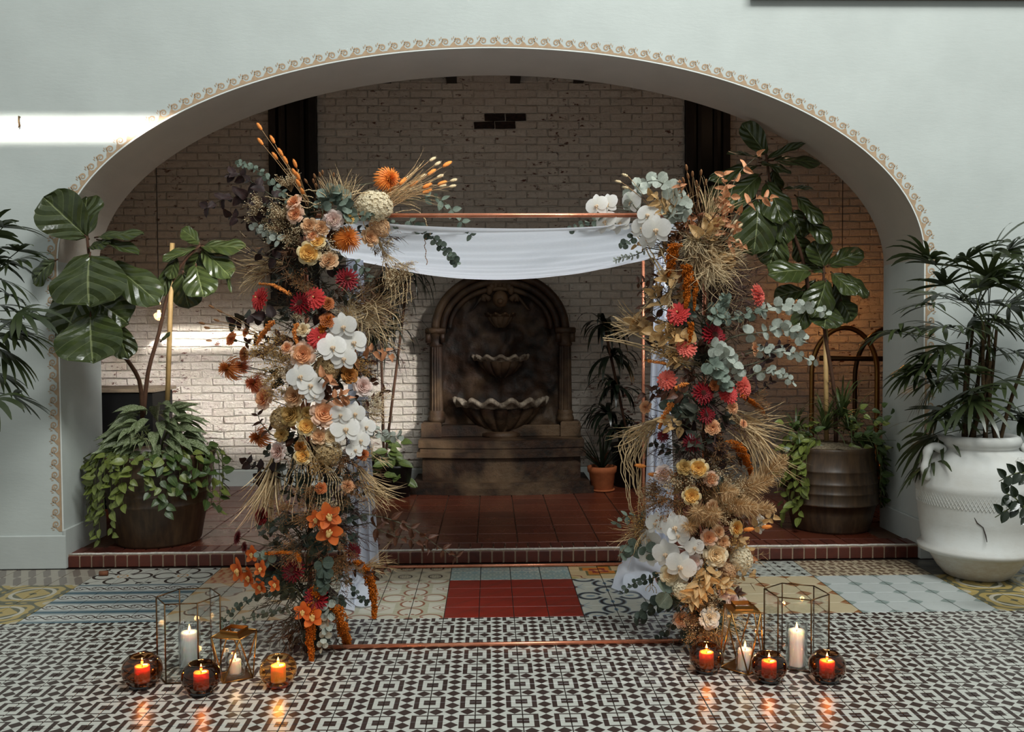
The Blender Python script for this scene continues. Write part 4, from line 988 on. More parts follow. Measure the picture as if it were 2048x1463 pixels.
# ------------------------------------------------------------------ fiddle-leaf figs
M_fig = leaf_sh('fig_leaf', (72, 82, 40), (52, 64, 33), (140, 148, 100), 0.28, 0.6, 0.12, 5, 4.5, 0.45, bump=0.02)
M_bark = plain('brown_bark', (78, 54, 40), 0.8, 0.2, scale=30, bump=0.004); M_stake = plain('bamboo_stake', (186, 152, 100), 0.5, 0.4, scale=10)
FIG = [leaf_me('leaf', M_fig, P_FID, 8, 14, b, f, w, c, i, 13) for i, (b, f, w, c) in enumerate(((0.18, 0.18, 0.035, 0.3), (0.30, 0.10, 0.05, 0.2), (0.10, 0.30, 0.03, 0.1), (0.38, 0.15, 0.045, 0.4)))]
def fig(px, Yb, zb, label, stems, leaves, stake):
    o = V((W(px, 900, Yb).x, Yb, zb)); t = thing('fiddle_leaf_fig', o, label, 'plant', 'fiddle leaf figs')
    for pts in stems:
        m = MB(); c = bez([W(a, b, Yb + d) - o for a, b, d in pts], 16); m.tube(c, [0.017 - 0.008 * i / 15 for i in range(16)], 8); obj('stem', m, M_bark, t)
    for i, (bx, by, tx, ty, w, dy, dyb, q, up_) in enumerate(leaves):
        fwd = -0.50 if bx < 260 else 0.0; b = W(bx, by, Yb + dyb + fwd); p = W(tx, ty, Yb + dy + fwd)
        m = MB(); dd = (p - b) * 0.06; m.tube([b - o - dd, b - o + dd], 0.006, 5); 
        lf = put_leaf('leaf', FIG[q], t, o, b, p, S(w, Yb) * 1.42, (R.uniform(-.2, .2), -1.0, up_))
        obj('leaf_stalk', m, M_bark, t)
    if stake:
        (ax, ay), (bx, by) = stake; m = MB(); m.tube([W(ax, ay, Yb + 0.02) - o, W(bx, by, Yb + 0.02) - o], S(5, Yb), 8); obj('stake', m, M_stake, t, label='pale bamboo stake')
figL = [(174, 474, 85, 393, 84, -.10, 0, 2, .2), (175, 470, 158, 382, 62, .12, .03, 1, .1), (194, 474, 280, 456, 34, -.12, 0, 0, 1.4), (198, 480, 276, 503, 30, -.15, 0, 2, 1.8), (178, 494, 214, 480, 26, -.1, 0, 0, .8),
        (112, 520, 50, 557, 38, .0, .02, 3, .6), (180, 509, 166, 596, 128, -.26, -.05, 0, .7), (222, 528, 312, 590, 62, -.12, 0, 1, .8), (172, 582, 112, 662, 98, -.14, 0, 3, .3), (190, 600, 242, 634, 72, -.12, 0, 1, .2), (181, 628, 180, 720, 112, -.22, -.04, 2, .2), (230, 645, 250, 713, 44, -.05, .02, 1, .3),
        (118, 640, 138, 698, 34, .1, .1, 0, .2), (150, 600, 110, 640, 50, .12, .08, 1, .2), (200, 560, 260, 612, 60, .08, .06, 0, .3),
        (399, 487, 371, 456, 32, -.1, 0, 1, .8), (403, 493, 484, 484, 48, -.12, 0, 0, 1.2), (404, 498, 456, 542, 46, -.14, 0, 1, .7), (394, 496, 324, 518, 30, -.12, 0, 2, 1.0), (392, 530, 404, 586, 62, -.18, -.05, 0, .5), (366, 545, 366, 612, 56, -.05, 0, 3, .2), (345, 522, 321, 592, 26, -.05, 0, 2, .2), (352, 515, 338, 552, 24, -.1, 0, 1, .2), (400, 505, 372, 560, 44, .08, .02, 1, .2), (450, 520, 462, 585, 8, -.03, 0, 2, .1), (322, 682, 338, 664, 9, -.05, 0, 0, .5)]
fig(300, 6.74, STEP + 0.6, 'fiddle leaf fig with two leafy stems and a cane in the left ribbed pot',
    [[(285, 850, 0), (281, 770, -.06), (262, 730, -.22), (240, 700, -.38), (200, 620, -.46), (182, 540, -.48), (174, 472, -.5)], [(287, 830, 0.02), (296, 745, 0.02), (318, 665, 0.02), (335, 590, 0.02), (362, 530, 0.02), (400, 490, 0)]],
    figL, ((345, 486), (335, 800)))
figR = [(1532, 309, 1487, 245, 42, -.05, 0, 2, .2), (1533, 319, 1610, 283, 22, -.1, 0, 2, 1.0), (1542, 321, 1644, 314, 44, -.12, 0, 0, 1.3), (1520, 325, 1584, 333, 26, -.14, 0, 1, 1.5), (1520, 316, 1455, 303, 18, -.12, 0, 2, 1.4), (1517, 331, 1423, 339, 32, -.12, 0, 3, .9), (1520, 350, 1458, 404, 48, -.10, 0, 0, .6), (1455, 362, 1414, 418, 46, .02, 0, 1, .3),
        (1533, 365, 1572, 434, 58, -.16, 0, 1, .5), (1516, 398, 1517, 496, 78, -.16, -.04, 3, .2), (1548, 402, 1583, 480, 48, -.08, 0, 1, .3), (1566, 378, 1627, 375, 17, -.1, 0, 2, 1.3), (1592, 392, 1650, 440, 42, -.12, 0, 0, .9), (1610, 436, 1665, 478, 42, -.1, 0, 0, .8), (1585, 420, 1610, 475, 56, -.02, 0, 3, .2), (1560, 470, 1540, 530, 58, -.02, 0, 1, .2), (1490, 430, 1486, 510, 40, .06, .05, 1, .2), (1590, 470, 1622, 520, 44, .08, .05, 3, .2), (1500, 360, 1478, 430, 44, .10, .05, 0, .3), (1545, 340, 1560, 400, 40, .10, .05, 1, .3),
        (1648, 533, 1630, 481, 54, -.02, 0, 2, .3), (1622, 541, 1545, 534, 64, -.16, 0, 0, 1.0), (1657, 531, 1725, 494, 42, -.08, 0, 1, .7), (1664, 545, 1714, 582, 44, -.18, 0, 0, 1.0), (1690, 548, 1744, 582, 32, -.10, 0, 3, .8), (1650, 545, 1610, 512, 34, .05, 0, 1, .5), (1651, 560, 1642, 622, 64, -.18, -.04, 3, .2), (1606, 580, 1551, 590, 38, .0, 0, 1, .3), (1624, 600, 1594, 655, 38, -.05, 0, 0, .2), (1654, 610, 1650, 654, 62, -.1, 0, 2, .2), (1682, 600, 1711, 640, 42, -.02, 0, 1, .3), (1672, 560, 1700, 618, 46, .0, .02, 3, .2), (1630, 560, 1612, 610, 40, .04, .03, 0, .2)]
fig(1655, 6.95, STEP + 0.6, 'tall two-headed fiddle leaf fig with a cane in the right ribbed pot',
    [[(1672, 890, 0), (1669, 790, 0), (1657, 710, 0), (1648, 655, 0), (1646, 600, 0), (1648, 535, 0)], [(1648, 655, 0.02), (1620, 590, 0.03), (1606, 520, 0.04), (1580, 450, 0.03), (1545, 380, 0.0), (1532, 310, 0)]],
    figR, ((1651, 640), (1653, 880)))
# ------------------------------------------------------------------ mixed underplanting
M_agl = leaf_sh('variegated_leaf', (110, 124, 78), (84, 100, 58), (176, 182, 146), 0.4, 0.5, 0.2, 10, 0, 0.4, blot=(186, 194, 160))
M_poth = leaf_sh('trailing_green_leaf', (142, 152, 76), (104, 120, 54), (176, 178, 120), 0.34, 0.5, 0.22, 10, 0, 0.5)
M_pothd = leaf_sh('dark_trailing_leaf', (80, 100, 48), (52, 72, 36), (130, 142, 86), 0.34, 0.5, 0.15, 10, 0, 0.5)
AGL = [leaf_me('leaf', M_agl, P_LAN, 4, 8, b, 0.35, 0.02, 0, i) for i, b in enumerate((0.2, 0.4, 0.6))]
PO = [leaf_me('leaf', M_poth, P_HRT, 4, 6, b, 0.25, 0.02, 0.1, i) for i, b in enumerate((0.1, 0.3))]
PD = [leaf_me('leaf', M_pothd, P_HRT, 4, 6, b, 0.25, 0.02, 0.1, i) for i, b in enumerate((0.1, 0.3))]
M_vine = plain('green_stem', (82, 92, 44), 0.6)
def on_pot(c, ang, r, z): return V((c.x + r * math.cos(ang), c.y + r * math.sin(ang), z))
plc = V((plx, PLY, STEP + 0.62)); prc = V((prx, PRY, STEP + hr))
t = thing('aglaonema', plc, 'mound of silver-mottled long leaves under the left fig', 'plant')
for i in range(120):
    a = R.uniform(0, 2 * PI) if R.random() < 0.25 else R.uniform(-PI * 0.97, -0.03 * PI); q = R.random(); rr = 0.05 + 0.30 * math.sqrt(q); zz = 0.36 * (1 - q ** 0.8) + R.uniform(0.0, 0.06)
    b = plc + V((rr * math.cos(a) * 0.75, rr * math.sin(a) * 0.75, zz)); l = R.uniform(0.17, 0.25); el = R.uniform(-0.35, 0.55) * (1 - 0.5 * q)
    d = V((math.cos(a) * math.cos(el), math.sin(a) * math.cos(el), math.sin(el) - 0.1)); put_leaf('leaf', R.choice(AGL), t, plc, b, b + d * l, R.uniform(0.062, 0.082), (R.uniform(-.3, .3), -0.4, 1))
for i in range(9):
    a = R.uniform(0, 2 * PI); m = MB(); m.tube(bez([(0, 0, -0.05), (0.06 * math.cos(a), 0.06 * math.sin(a), 0.15), (0.16 * math.cos(a), 0.16 * math.sin(a), 0.28)], 8), 0.006, 5); obj('stem', m, M_vine, t)
def trailing(name, label, c, spec, meshes, zr, grp=None):
    """hanging vines: spec = list of (angle, rim radius, drop, sway, leaves, leaf length)"""
    t = thing(name, c, label, 'plant', grp)
    for a, r, drop, sw, n, ll in spec:
        p0 = on_pot(c, a, r * 0.55, c.z + 0.05); p1 = on_pot(c, a, r + 0.03, c.z + 0.05); p2 = on_pot(c, a + sw * 0.5, r + 0.06, c.z - drop * 0.45); p3 = on_pot(c, a + sw, r + 0.05, c.z - drop)
        cv = bez([p0, p1, p2, p3], 14); m = MB(); m.tube([p - c for p in cv], 0.0026, 5); obj('vine', m, M_vine, t)
        for k in range(n):
            f = (k + 0.7) / n * 12.9; p = cv[int(f)].lerp(cv[min(13, int(f) + 1)], f % 1); out = V((math.cos(a), math.sin(a), 0)); side = V((-out.y, out.x, 0)) * R.choice((-1, 1))
            d = (out * R.uniform(0.1, 0.9) + side * R.uniform(0.1, 0.9) + V((0, 0, R.uniform(-1.0, 0.1)))).normalized(); L_ = ll * R.uniform(0.75, 1.2)
            put_leaf('leaf', R.choice(meshes), t, c, p, p + d * L_, L_ * R.uniform(0.55, 0.72), out + V((0, 0, R.uniform(0.2, 1.0))))
    return t
D = math.radians
sp = [(D(a), 0.40, dr_, R.uniform(-.12, .12), n, 0.082) for a, dr_, n in ((-172, .25, 10), (-160, .34, 13), (-150, .42, 15), (-143, .30, 12), (-136, .52, 17), (-130, .40, 14), (-124, .56, 18), (-118, .36, 14), (-112, .50, 15), (-106, .28, 12), (-98, .20, 9), (-90, .14, 7), (-82, .10, 6))]
trailing('trailing_vine', 'olive-green trailing vine spilling over the front left of the left pot', plc, sp, PO, 0, 'trailing vines')
sp = [(D(a), 0.40, dr_, R.uniform(-.12, .12), n, 0.088) for a, dr_, n in ((-76, .20, 8), (-66, .25, 10), (-60, .34, 12), (-52, .22, 9), (-44, .18, 9), (-34, .22, 10), (-24, .30, 11), (-14, .34, 12), (-4, .42, 13), (8, .30, 9), (20, .3, 8))]
trailing('trailing_vine', 'broad-leaved pothos spilling over the right rim of the left pot', plc, sp, PO[:1] + PD, 0, 'trailing vines')
sp = [(D(a), 0.30, dr_, R.uniform(-.12, .12), n, 0.088) for a, dr_, n in ((-178, .26, 10), (-168, .50, 14), (-160, .44, 14), (-152, .54, 16), (-145, .40, 12), (-138, .30, 9), (165, .35, 10), (-186, .6, 14))]
trailing('trailing_vine', 'bright green trailing vine hanging down the left side of the right pot', prc, sp, PO, 0, 'trailing vines')
sp = [(D(a), 0.31, dr_, R.uniform(-.10, .10), n, 0.09) for a, dr_, n in ((-50, .06, 5), (-38, .30, 11), (-30, .38, 13), (-22, .44, 14), (-14, .46, 15), (-6, .42, 15), (2, .36, 13), (12, .30, 12), (24, .3, 12))]
t = trailing('trailing_vine', 'dark green trailing vine hanging down the right side of the right pot', prc, sp, PD, 0, 'trailing vines')
for i in range(36):
    p = W(R.uniform(1690, 1790), R.uniform(812, 900), 6.85 + R.uniform(-.1, .2)); a = R.uniform(-1, 1); put_leaf('leaf', R.choice(PD + PO[:1]), t, prc, p, p + V((0.075 * math.cos(a * 2), -0.03, R.uniform(-.03, .05))), 0.05, (0, -0.7, 0.7))
m = MB(); m.tube([W(1700, 878, 6.9) - prc, W(1790, 880, 6.8) - prc, W(1868, 881, 6.45) - prc], 0.0016, 4); obj('vine', m, M_vine, t)
for px, py, q in ((1795, 884, 1), (1832, 882, 1), (1808, 905, 0)):
    p = W(px, py, 6.7); put_leaf('leaf', PD[0], t, prc, p, p + V((0.01, -0.02, -0.07)), 0.03, (0.2, -1, 0.2))
for i in range(26):
    p = W(R.uniform(1560, 1640), R.uniform(842, 900), 6.85 + R.uniform(-.1, .2)); a = R.uniform(-1, 1); put_leaf('leaf', R.choice(PD + PO), t, prc, p, p + V((0.075 * math.cos(a * 3), -0.03, R.uniform(-.04, .04))), 0.05, (0, -0.7, 0.7))
M_strap = leaf_sh('grassy_strap_leaf', (78, 92, 46), (52, 66, 34), None, 0.4, 0.5, 0.2, 6, 0, 0.4); M_spider = leaf_sh('striped_strap_leaf', (168, 172, 132), (120, 130, 84), None, 0.45, 0.4, 0.2, 6)
def rosette(name, label, c, n, l0, l1, w, mat, droop, spread=(0, 2 * PI), el=(0.2, 1.4), cat='plant', grp=None, crown=None, cane=None):
    t = thing(name, c, label, cat, grp)
    for cc in (crown or [c]):
        for i in range(n):
            a = R.uniform(*spread); e = R.uniform(*el); l = R.uniform(l0, l1); d = V((math.cos(a) * math.cos(e), math.sin(a) * math.cos(e), math.sin(e))); p = [cc]
            v = d.copy()
            for k in range(7): v = (v + V((0, 0, -droop * (k + 1) / 7))).normalized(); p.append(p[-1] + v * l / 7)
            m = MB(); nn = V((-d.y, d.x, 0)).cross(d); m.ribbon([q - c for q in p], [w * f for f in (0.6, 1, 1, 0.95, 0.8, 0.6, 0.35, 0.05)], nn if nn.length > 0.1 else (0, -1, 0)); obj('leaf', m, mat, t)
        if cane and cc in (crown or [c])[:2]: m = MB(); m.tube([V(cane) - c, cc - c], 0.013, 7); obj('cane', m, M_bark, t)
    return t
gc = W(1676, 850, 6.9)
rosette('grass_clump', 'arching grassy clump of strap leaves on the right pot', gc, 42, 0.26, 0.46, 0.008, M_strap, 0.42, crown=[W(1650, 860, 6.85), gc + V((0.03, 0, 0.06)), W(1700, 862, 6.95)])
rosette('grass_clump', 'fine leaved grassy tuft at the left edge of the right pot', W(1592, 862, 6.95), 46, 0.18, 0.32, 0.006, M_strap, 0.5)
rosette('spider_plant', 'small striped spider plant tucked in the left pot', W(283, 880, 6.36), 26, 0.12, 0.19, 0.0035, M_spider, 0.55, spread=(-PI, 0), el=(0.0, 1.2))
# ------------------------------------------------------------------ dark plants by the back wall
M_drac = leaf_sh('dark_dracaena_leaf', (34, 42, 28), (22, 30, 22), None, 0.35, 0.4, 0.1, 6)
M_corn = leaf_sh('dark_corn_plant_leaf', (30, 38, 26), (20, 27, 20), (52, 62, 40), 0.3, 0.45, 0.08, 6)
cb = bp['corn']; base = cb
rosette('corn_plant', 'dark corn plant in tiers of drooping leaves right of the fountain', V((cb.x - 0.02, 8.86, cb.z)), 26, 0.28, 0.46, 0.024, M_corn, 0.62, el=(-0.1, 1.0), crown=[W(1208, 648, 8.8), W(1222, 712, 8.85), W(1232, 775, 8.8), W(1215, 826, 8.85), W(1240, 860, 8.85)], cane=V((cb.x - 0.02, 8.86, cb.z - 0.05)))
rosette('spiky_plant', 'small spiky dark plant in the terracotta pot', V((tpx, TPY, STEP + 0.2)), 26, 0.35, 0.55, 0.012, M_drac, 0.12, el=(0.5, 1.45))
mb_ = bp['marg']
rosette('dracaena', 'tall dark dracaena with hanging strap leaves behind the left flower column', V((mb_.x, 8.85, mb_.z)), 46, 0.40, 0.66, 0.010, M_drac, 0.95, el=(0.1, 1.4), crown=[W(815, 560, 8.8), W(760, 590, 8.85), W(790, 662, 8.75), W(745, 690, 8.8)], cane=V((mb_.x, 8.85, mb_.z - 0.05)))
lb = bp['leafy']; t = thing('leafy_plant', lb, 'broad-leaved green plant in a small black pot left of the fountain', 'plant')
M_bl = leaf_sh('mid_green_leaf', (104, 118, 62), (70, 86, 42), (140, 146, 96), 0.4, 0.4, 0.2); BLF = leaf_me('leaf', M_bl, P_OV, 4, 6, 0.3, 0.25, 0.02)
for i in range(34):
    p = W(R.uniform(745, 812), R.uniform(875, 960), 8.5 + R.uniform(-.1, .1)); a = R.uniform(0, 2 * PI); put_leaf('leaf', BLF, t, lb, p, p + V((0.14 * math.cos(a), -0.05, 0.05 * math.sin(a) - 0.02)), 0.08, (R.uniform(-.3, .3), -0.8, 0.8))
    if i % 4 == 0: m = MB(); m.tube([V((0, 0, -0.03)), (p - lb) * 0.6 + V((0, 0, 0.03)), p - lb], 0.004, 5); obj('stem', m, M_vine, t)
# ------------------------------------------------------------------ lady palms
M_palm = leaf_sh('lady_palm_blade', (64, 74, 40), (44, 55, 32), None, 0.34, 0.5, 0.15, 4, 0, 0.5); M_cane = plain('fibrous_cane', (74, 58, 38), 0.85, 0.2, var=0.5, scale=40, bump=0.004)
def palm(label, base, fronds, canes, size, n_bl=9, extra=0):
    t = thing('lady_palm', base, label, 'plant', 'lady palms')
    for c in canes: m = MB(); m.tube([p - base for p in bez(c, 12)], [0.014 - 0.005 * i / 11 for i in range(12)], 7); obj('cane', m, M_cane, t)
    more = MB()
    xs_ = [(V(h) + V((R.uniform(-.13, .13), R.uniform(-.12, .16), R.uniform(-.2, .1))), (d[0] + R.uniform(-.5, .5), R.uniform(-1, .3), d[2] + R.uniform(-.4, .1)), f, z * R.uniform(.8, 1)) for h, d, f, z in [R.choice(fronds) for _ in range(extra)]]
    for n_f, (hub, dirv, frm_, sz) in enumerate(list(fronds) + xs_):
        ex = n_f >= len(fronds); d = V(dirv).normalized(); m = more if ex else MB(); m.tube([p - base for p in bez([frm_, (V(frm_) + V(hub)) / 2 + V((0, 0, 0.03)), hub], 6)], 0.003, 5)
        fr_ = None if ex else obj('frond', m, M_vine, t)
        side = d.cross(V((0, 0, 1))); side = side.normalized() if side.length > 0.05 else V((1, 0, 0)); upv = (side.cross(d) + side * R.uniform(-.6, .6)).normalized(); side = d.cross(upv).normalized(); dr_ = R.uniform(0.05, 0.16)
        for k in range(n_bl):
            a = -1.35 + 2.7 * k / (n_bl - 1) + R.uniform(-.1, .1); v = (d * math.cos(a) + side * math.sin(a) + upv * R.uniform(-.02, .2)).normalized(); l = sz * R.uniform(0.85, 1.1) * (1 - 0.18 * abs(a) / 1.35); p = [V(hub)]; w_ = v.copy()
            for q in range(6): w_ = (w_ + V((0, 0, -dr_ * (q + 1) / 3))).normalized(); p.append(p[-1] + w_ * l / 6)
            mm = more if ex else MB(); wd = size * R.uniform(0.75, 1.15); mm.ribbon([x - base for x in p], [wd * f for f in (0.35, 0.8, 1, 1, 0.9, 0.65, 0.15)], upv)
            if not ex: obj('blade', mm, M_palm, fr_)
    if extra: obj('inner_fronds', more, M_palm, t, kind='stuff')
    return t
ub = V((uc, UY, W(1954, 884, UY).z)); canes = []; fronds_ = []
for i in range(11):
    a = R.uniform(0, 2 * PI); r = R.uniform(0.03, 0.17); b = ub + V((r * math.cos(a), r * math.sin(a) * 0.9, -0.03)); h = R.uniform(0.5, 0.9); tp_ = b + V((R.uniform(-.16, .16), R.uniform(-.14, .06), h)); canes.append([b, (b + tp_) / 2 + V((R.uniform(-.02, .02), 0, 0)), tp_])
hubs = [(1858, 518, -.9), (1866, 610, -.8), (1803, 663, -1), (1932, 520, -.2), (1955, 575, .1), (2012, 612, .4), (2003, 540, .5), (2018, 500, .6), (1985, 500, .2), (1955, 650, -.1), (1932, 700, -.3), (1935, 745, -.2), (2030, 705, .6), (2040, 650, .7), (1876, 705, -.8), (1868, 760, -.9), (1905, 655, -.5), (1890, 570, -.6), (2030, 580, .6), (1975, 690, .2), (1900, 820, -.7), (2005, 760, .3), (1850, 728, -.9), (1990, 640, .2), (1870, 840, -.8), (1880, 870, -.9), (2035, 830, .9), (1960, 610, 0), (1905, 745, -.6), (2050, 540, .8), (1945, 800, -.3), (2010, 820, .5), (1920, 600, -.4)]
for px, py, sx in hubs:
    hb = W(px, py, UY + R.uniform(-.28, .14)); zf = max(0.12, (hb.z - ub.z)); c = R.choice(canes); frm_ = c[0].lerp(c[2], min(1, zf / (c[2].z - c[0].z) * 0.85)); e = 0.55 if py < 600 else 0.0 if py < 760 else -0.25
    fronds_.append((hb, (sx + R.uniform(-.25, .25), R.uniform(-1.0, -0.35), e + R.uniform(-.2, .25)), frm_, R.uniform(0.27, 0.36)))
palm('lady palm with many fan leaves growing in the white urn', ub, fronds_, canes, 0.016, extra=34)
lbp = V((-4.0, 5.75, 0.42)); canes = []
for i in range(6): a = R.uniform(0, 6.3); b = lbp + V((0.1 * math.cos(a), 0.1 * math.sin(a), 0)); canes.append([b, b + V((R.uniform(0, .1), 0, 0.9)), b + V((R.uniform(.0, .25), 0, R.uniform(1.3, 1.75)))])
fronds_ = []
for px, py, sx, e in ((5, 455, .7, .3), (20, 525, .8, .2), (-15, 520, .5, .2), (18, 590, .6, .0), (-10, 610, .4, -.1), (25, 640, .8, -.1), (0, 668, .6, -.2), (32, 660, .8, -.4), (8, 700, .6, -.5), (-5, 745, .7, -.4), (-20, 800, .7, -.3), (-30, 470, .2, .5)):
    hb = W(px, py, 5.8 + R.uniform(-.15, .15)); c = R.choice(canes); fronds_.append((hb, (sx, R.uniform(-.9, -.2), e + R.uniform(-.1, .1)), c[0].lerp(c[2], 0.5 + R.random() * 0.45), R.uniform(0.26, 0.33)))
palm('lady palm fronds at the left edge in front of the white wall', lbp, fronds_, canes, 0.017, extra=8)
t = thing('floor_pot', (-4.0, 5.75, 0), 'dark floor pot holding the lady palm beyond the left edge', 'planter'); mb = MB(); mb.lathe([(0.2, 0), (0.27, 0.3), (0.28, 0.46), (0.26, 0.46), (0.25, 0.4), (0.001, 0.4)], (0, 0, 0), 28, capb=True); obj('body', mb, M_black, t)
# ------------------------------------------------------------------ dark sprigs leaning in at the right edge
M_zz = leaf_sh('glossy_dark_leaflet', (40, 50, 32), (26, 36, 24), None, 0.22, 0.6, 0.08, 6); ZZ = leaf_me('leaflet', M_zz, P_OV, 4, 6, 0.15, 0.25)
ZY = 4.95; zo = FL(2140, 1290); t = thing('zz_plant', zo, 'dark glossy-leaved sprigs leaning in at the right edge before the urn', 'plant')
for pts, n in (([(2130, 1120), (2085, 985), (2045, 945), (1998, 962)], 16), ([(2130, 1150), (2080, 1040), (2040, 1010), (1990, 1034)], 14), ([(2130, 1160), (2075, 1060), (2035, 1000), (2008, 985)], 12)):
    cv = bez([zo + V((0, 0, 0.3))] + [W(a, b, ZY) for a, b in pts], 24); m = MB(); m.tube([p - zo for p in cv], [0.008 - 0.0055 * i / 23 for i in range(24)], 6); obj('stalk', m, M_vine, t)
    for k in range(n):
        i = 6 + int(k * 17 / n); p = cv[i]; d = (cv[min(23, i + 1)] - cv[i - 1]).normalized(); s_ = V((0, -0.25, 1)).cross(d).normalized() if k % 2 else -V((0, -0.25, 1)).cross(d).normalized(); s_ = V((s_.x, s_.y, abs(s_.z))) if k % 2 else -V((s_.x, 0.2, abs(s_.z)))
        v = (d * 0.6 + V((0, -0.2, 0.8 if k % 2 else -0.8))).normalized(); put_leaf('leaflet', ZZ, t, zo, p, p + v * 0.08, 0.046, (-0.2, -1, 0.35))
mb = MB(); mb.lathe([(0.12, 0), (0.16, 0.3), (0.15, 0.3), (0.001, 0.27)], (0, 0, 0), 24, capb=True); obj('pot', mb, M_black, t)
# ================================================================== FLOWERS on the two front posts
def petal_sh(name, c_in, c_out, rough=0.55, tr=0.3, var=0.12, scale=14, p0=0.15, p1=0.9):
    s = SH(name, rough, 0.25); u, v = s.uv(); n = s.noise(scale, 3, 0.6); c = s.mix(s.ramp(v, p0, p1), srgb(c_in), srgb(c_out)); a = srgb(c_out)
    c = s.mix(s.ramp(n, 0.35, 0.75) * 0.35, c, tuple(x * 0.72 for x in a[:3]) + (1,)); c = s.mix(s.rnd() * var, c, srgb(c_in)); s.color(c); s.translucent(c, tr); return s.m
ZF = 4.75
AXL = [(380, 650, 120), (450, 645, 125), (550, 620, 105), (650, 615, 115), (750, 620, 125), (850, 630, 110), (950, 630, 95), (1050, 620, 105), (1150, 600, 100), (1230, 630, 75), (1330, 640, 45)]
AXR = [(380, 1375, 90), (450, 1375, 110), (550, 1390, 100), (650, 1395, 100), (750, 1400, 105), (850, 1400, 100), (950, 1400, 95), (1050, 1410, 105), (1150, 1400, 95), (1230, 1405, 70), (1310, 1405, 50)]
def axis(px, py):
    tb = AXL if px < 1000 else AXR
    if py <= tb[0][0]: return tb[0][1], tb[0][2]
    for a, b in zip(tb, tb[1:]):
        if py <= b[0]: f = (py - a[0]) / (b[0] - a[0]); return a[1] + (b[1] - a[1]) * f, a[2] + (b[2] - a[2]) * f
    return tb[-1][1], tb[-1][2]
def depth(px, py):
    ax, hw = axis(px, py); q = (px - ax) / hw; return ZF - 0.26 * math.sqrt(max(0.0, 1 - q * q)) - 0.02
def core(px, py):
    ax, _ = axis(px, py); post = fl if px < 1000 else fr
    p = W(ax, min(py + 30, 1275), ZF); return V((post.x * 0.6 + p.x * 0.4, post.y - 0.015, p.z))
M_stem = plain('flower_stem', (66, 66, 42), 0.6); M_dry = plain('dry_stem', (150, 116, 76), 0.75); M_twig = plain('dark_twig', (54, 40, 34), 0.8)
BLOOMS = []
def bloom(name, px, py, s, lean, label, cat, group, parts, dd=0.0, roll=None, stem=True, smat=None):
    """parts = [(name, mesh, matrix)] in unit flower space (diameter 1, facing +Z)"""
    Y = depth(px, py) + dd; p = W(px, py, Y); d = S(s, Y); ax, hw = axis(px, py); q = max(-1.2, min(1.2, (px - ax) / hw))
    z = V((0.75 * q + lean[0], -1.0, 0.25 + lean[1])); fm = face(z) @ Matrix.Rotation(R.uniform(0, 6.3) if roll is None else roll, 4, 'Z')
    M = T(p) @ fm @ SC(d); t = thing(name, p, label, cat, group, M=M)
    for nm, me, m in parts: link(nm, me, t, m)
    BLOOMS.append((px, py, label))
    if stem:
        inv = M.inverted(); b = p - z.normalized() * d * 0.12; e = core(px, py); mid = (b + e) / 2 - z.normalized() * 0.02
        if (e - b).length > 0.03: mb = MB(); mb.tube([inv @ x for x in bez([b, mid, e], 5)], 0.0022 / d, 5, cap=False); obj('stem', mb, smat or M_stem, t)
    return t
def RZ(a): return Matrix.Rotation(a, 4, 'Z')
# ---- roses: outer petals are objects, the whorled heart one mesh
def petal_patch(mb, r0, r1, z0, z1, half, curl, nu=5, nv=5, a0=0.0, ruf=0.0, seed=0, cup=0.15):
    rr = random.Random(seed)
    ph = rr.uniform(0, 6)
    def fn(u, v):
        s_ = (u - 0.5) * 2; wv = math.sin(PI * min(1, 0.28 + 0.72 * v)) ** 0.5 if v > 0.55 else 1.0
        edge = 1 - 0.22 * s_ * s_ * v
        a = a0 + half * s_ * (0.55 + 0.45 * v ** 0.7) * (0.65 + 0.35 * wv); r = (r0 + (r1 - r0) * (v ** 1.2)) * (1 - cup * s_ * s_ * (1 - v * 0.6)); z = z0 + (z1 - z0) * v * edge - curl * v ** 4 + ruf * math.sin(s_ * 7 + ph) * v
        r += curl * 0.5 * v ** 4 + ruf * math.sin(s_ * 9 + ph * 2) * v
        return (r * math.cos(a), r * math.sin(a), z)
    mb.grid(fn, nu, nv)
def rose_meshes(nm, mat, heart, openness=1.0, seed=0, ruf=0.008):
    r = random.Random(seed); ms = []
    mb = MB()
    for lay, (n, r0, r1, z0, z1) in enumerate(((3, 0.01, 0.045, 0.02, 0.26), (4, 0.03, 0.10, 0.0, 0.27), (5, 0.05, 0.17, -0.02, 0.265), (5, 0.07, 0.24, -0.05, 0.25), (6, 0.09, 0.315, -0.08, 0.215))):
        for k in range(n): petal_patch(mb, r0, r1 * openness, z0, z1 + r.uniform(-.015, .01), 2 * PI / n * 0.78, 0.02 + 0.025 * lay / 4, 5, 4, 2 * PI * k / n + lay * 0.7 + r.uniform(-.2, .2), ruf, r.random())
    hm = mb.mesh(nm + '_heart', heart); pa = MB(); petal_patch(pa, 0.09, 0.46, -0.12, 0.12, 0.62, 0.10, 6, 5, 0, ruf * 1.4, seed + 1); pa = pa.mesh(nm + '_petal', mat); pb = MB(); petal_patch(pb, 0.09, 0.40, -0.10, 0.19, 0.60, 0.08, 6, 5, 0, ruf, seed + 2); pb = pb.mesh(nm + '_petal_inner', mat)
    bud = MB(); bud.ell((0, 0, -0.10), (0.09, 0.09, 0.08), 8, 5); bd = bud.mesh('calyx', M_stem)
    return [('heart', hm, Matrix())] + [('petal', pb, RZ(2 * PI * k / 5 + 0.3)) for k in range(5)] + [('petal', pa, RZ(2 * PI * k / 6)) for k in range(6)] + [('calyx', bd, Matrix())]
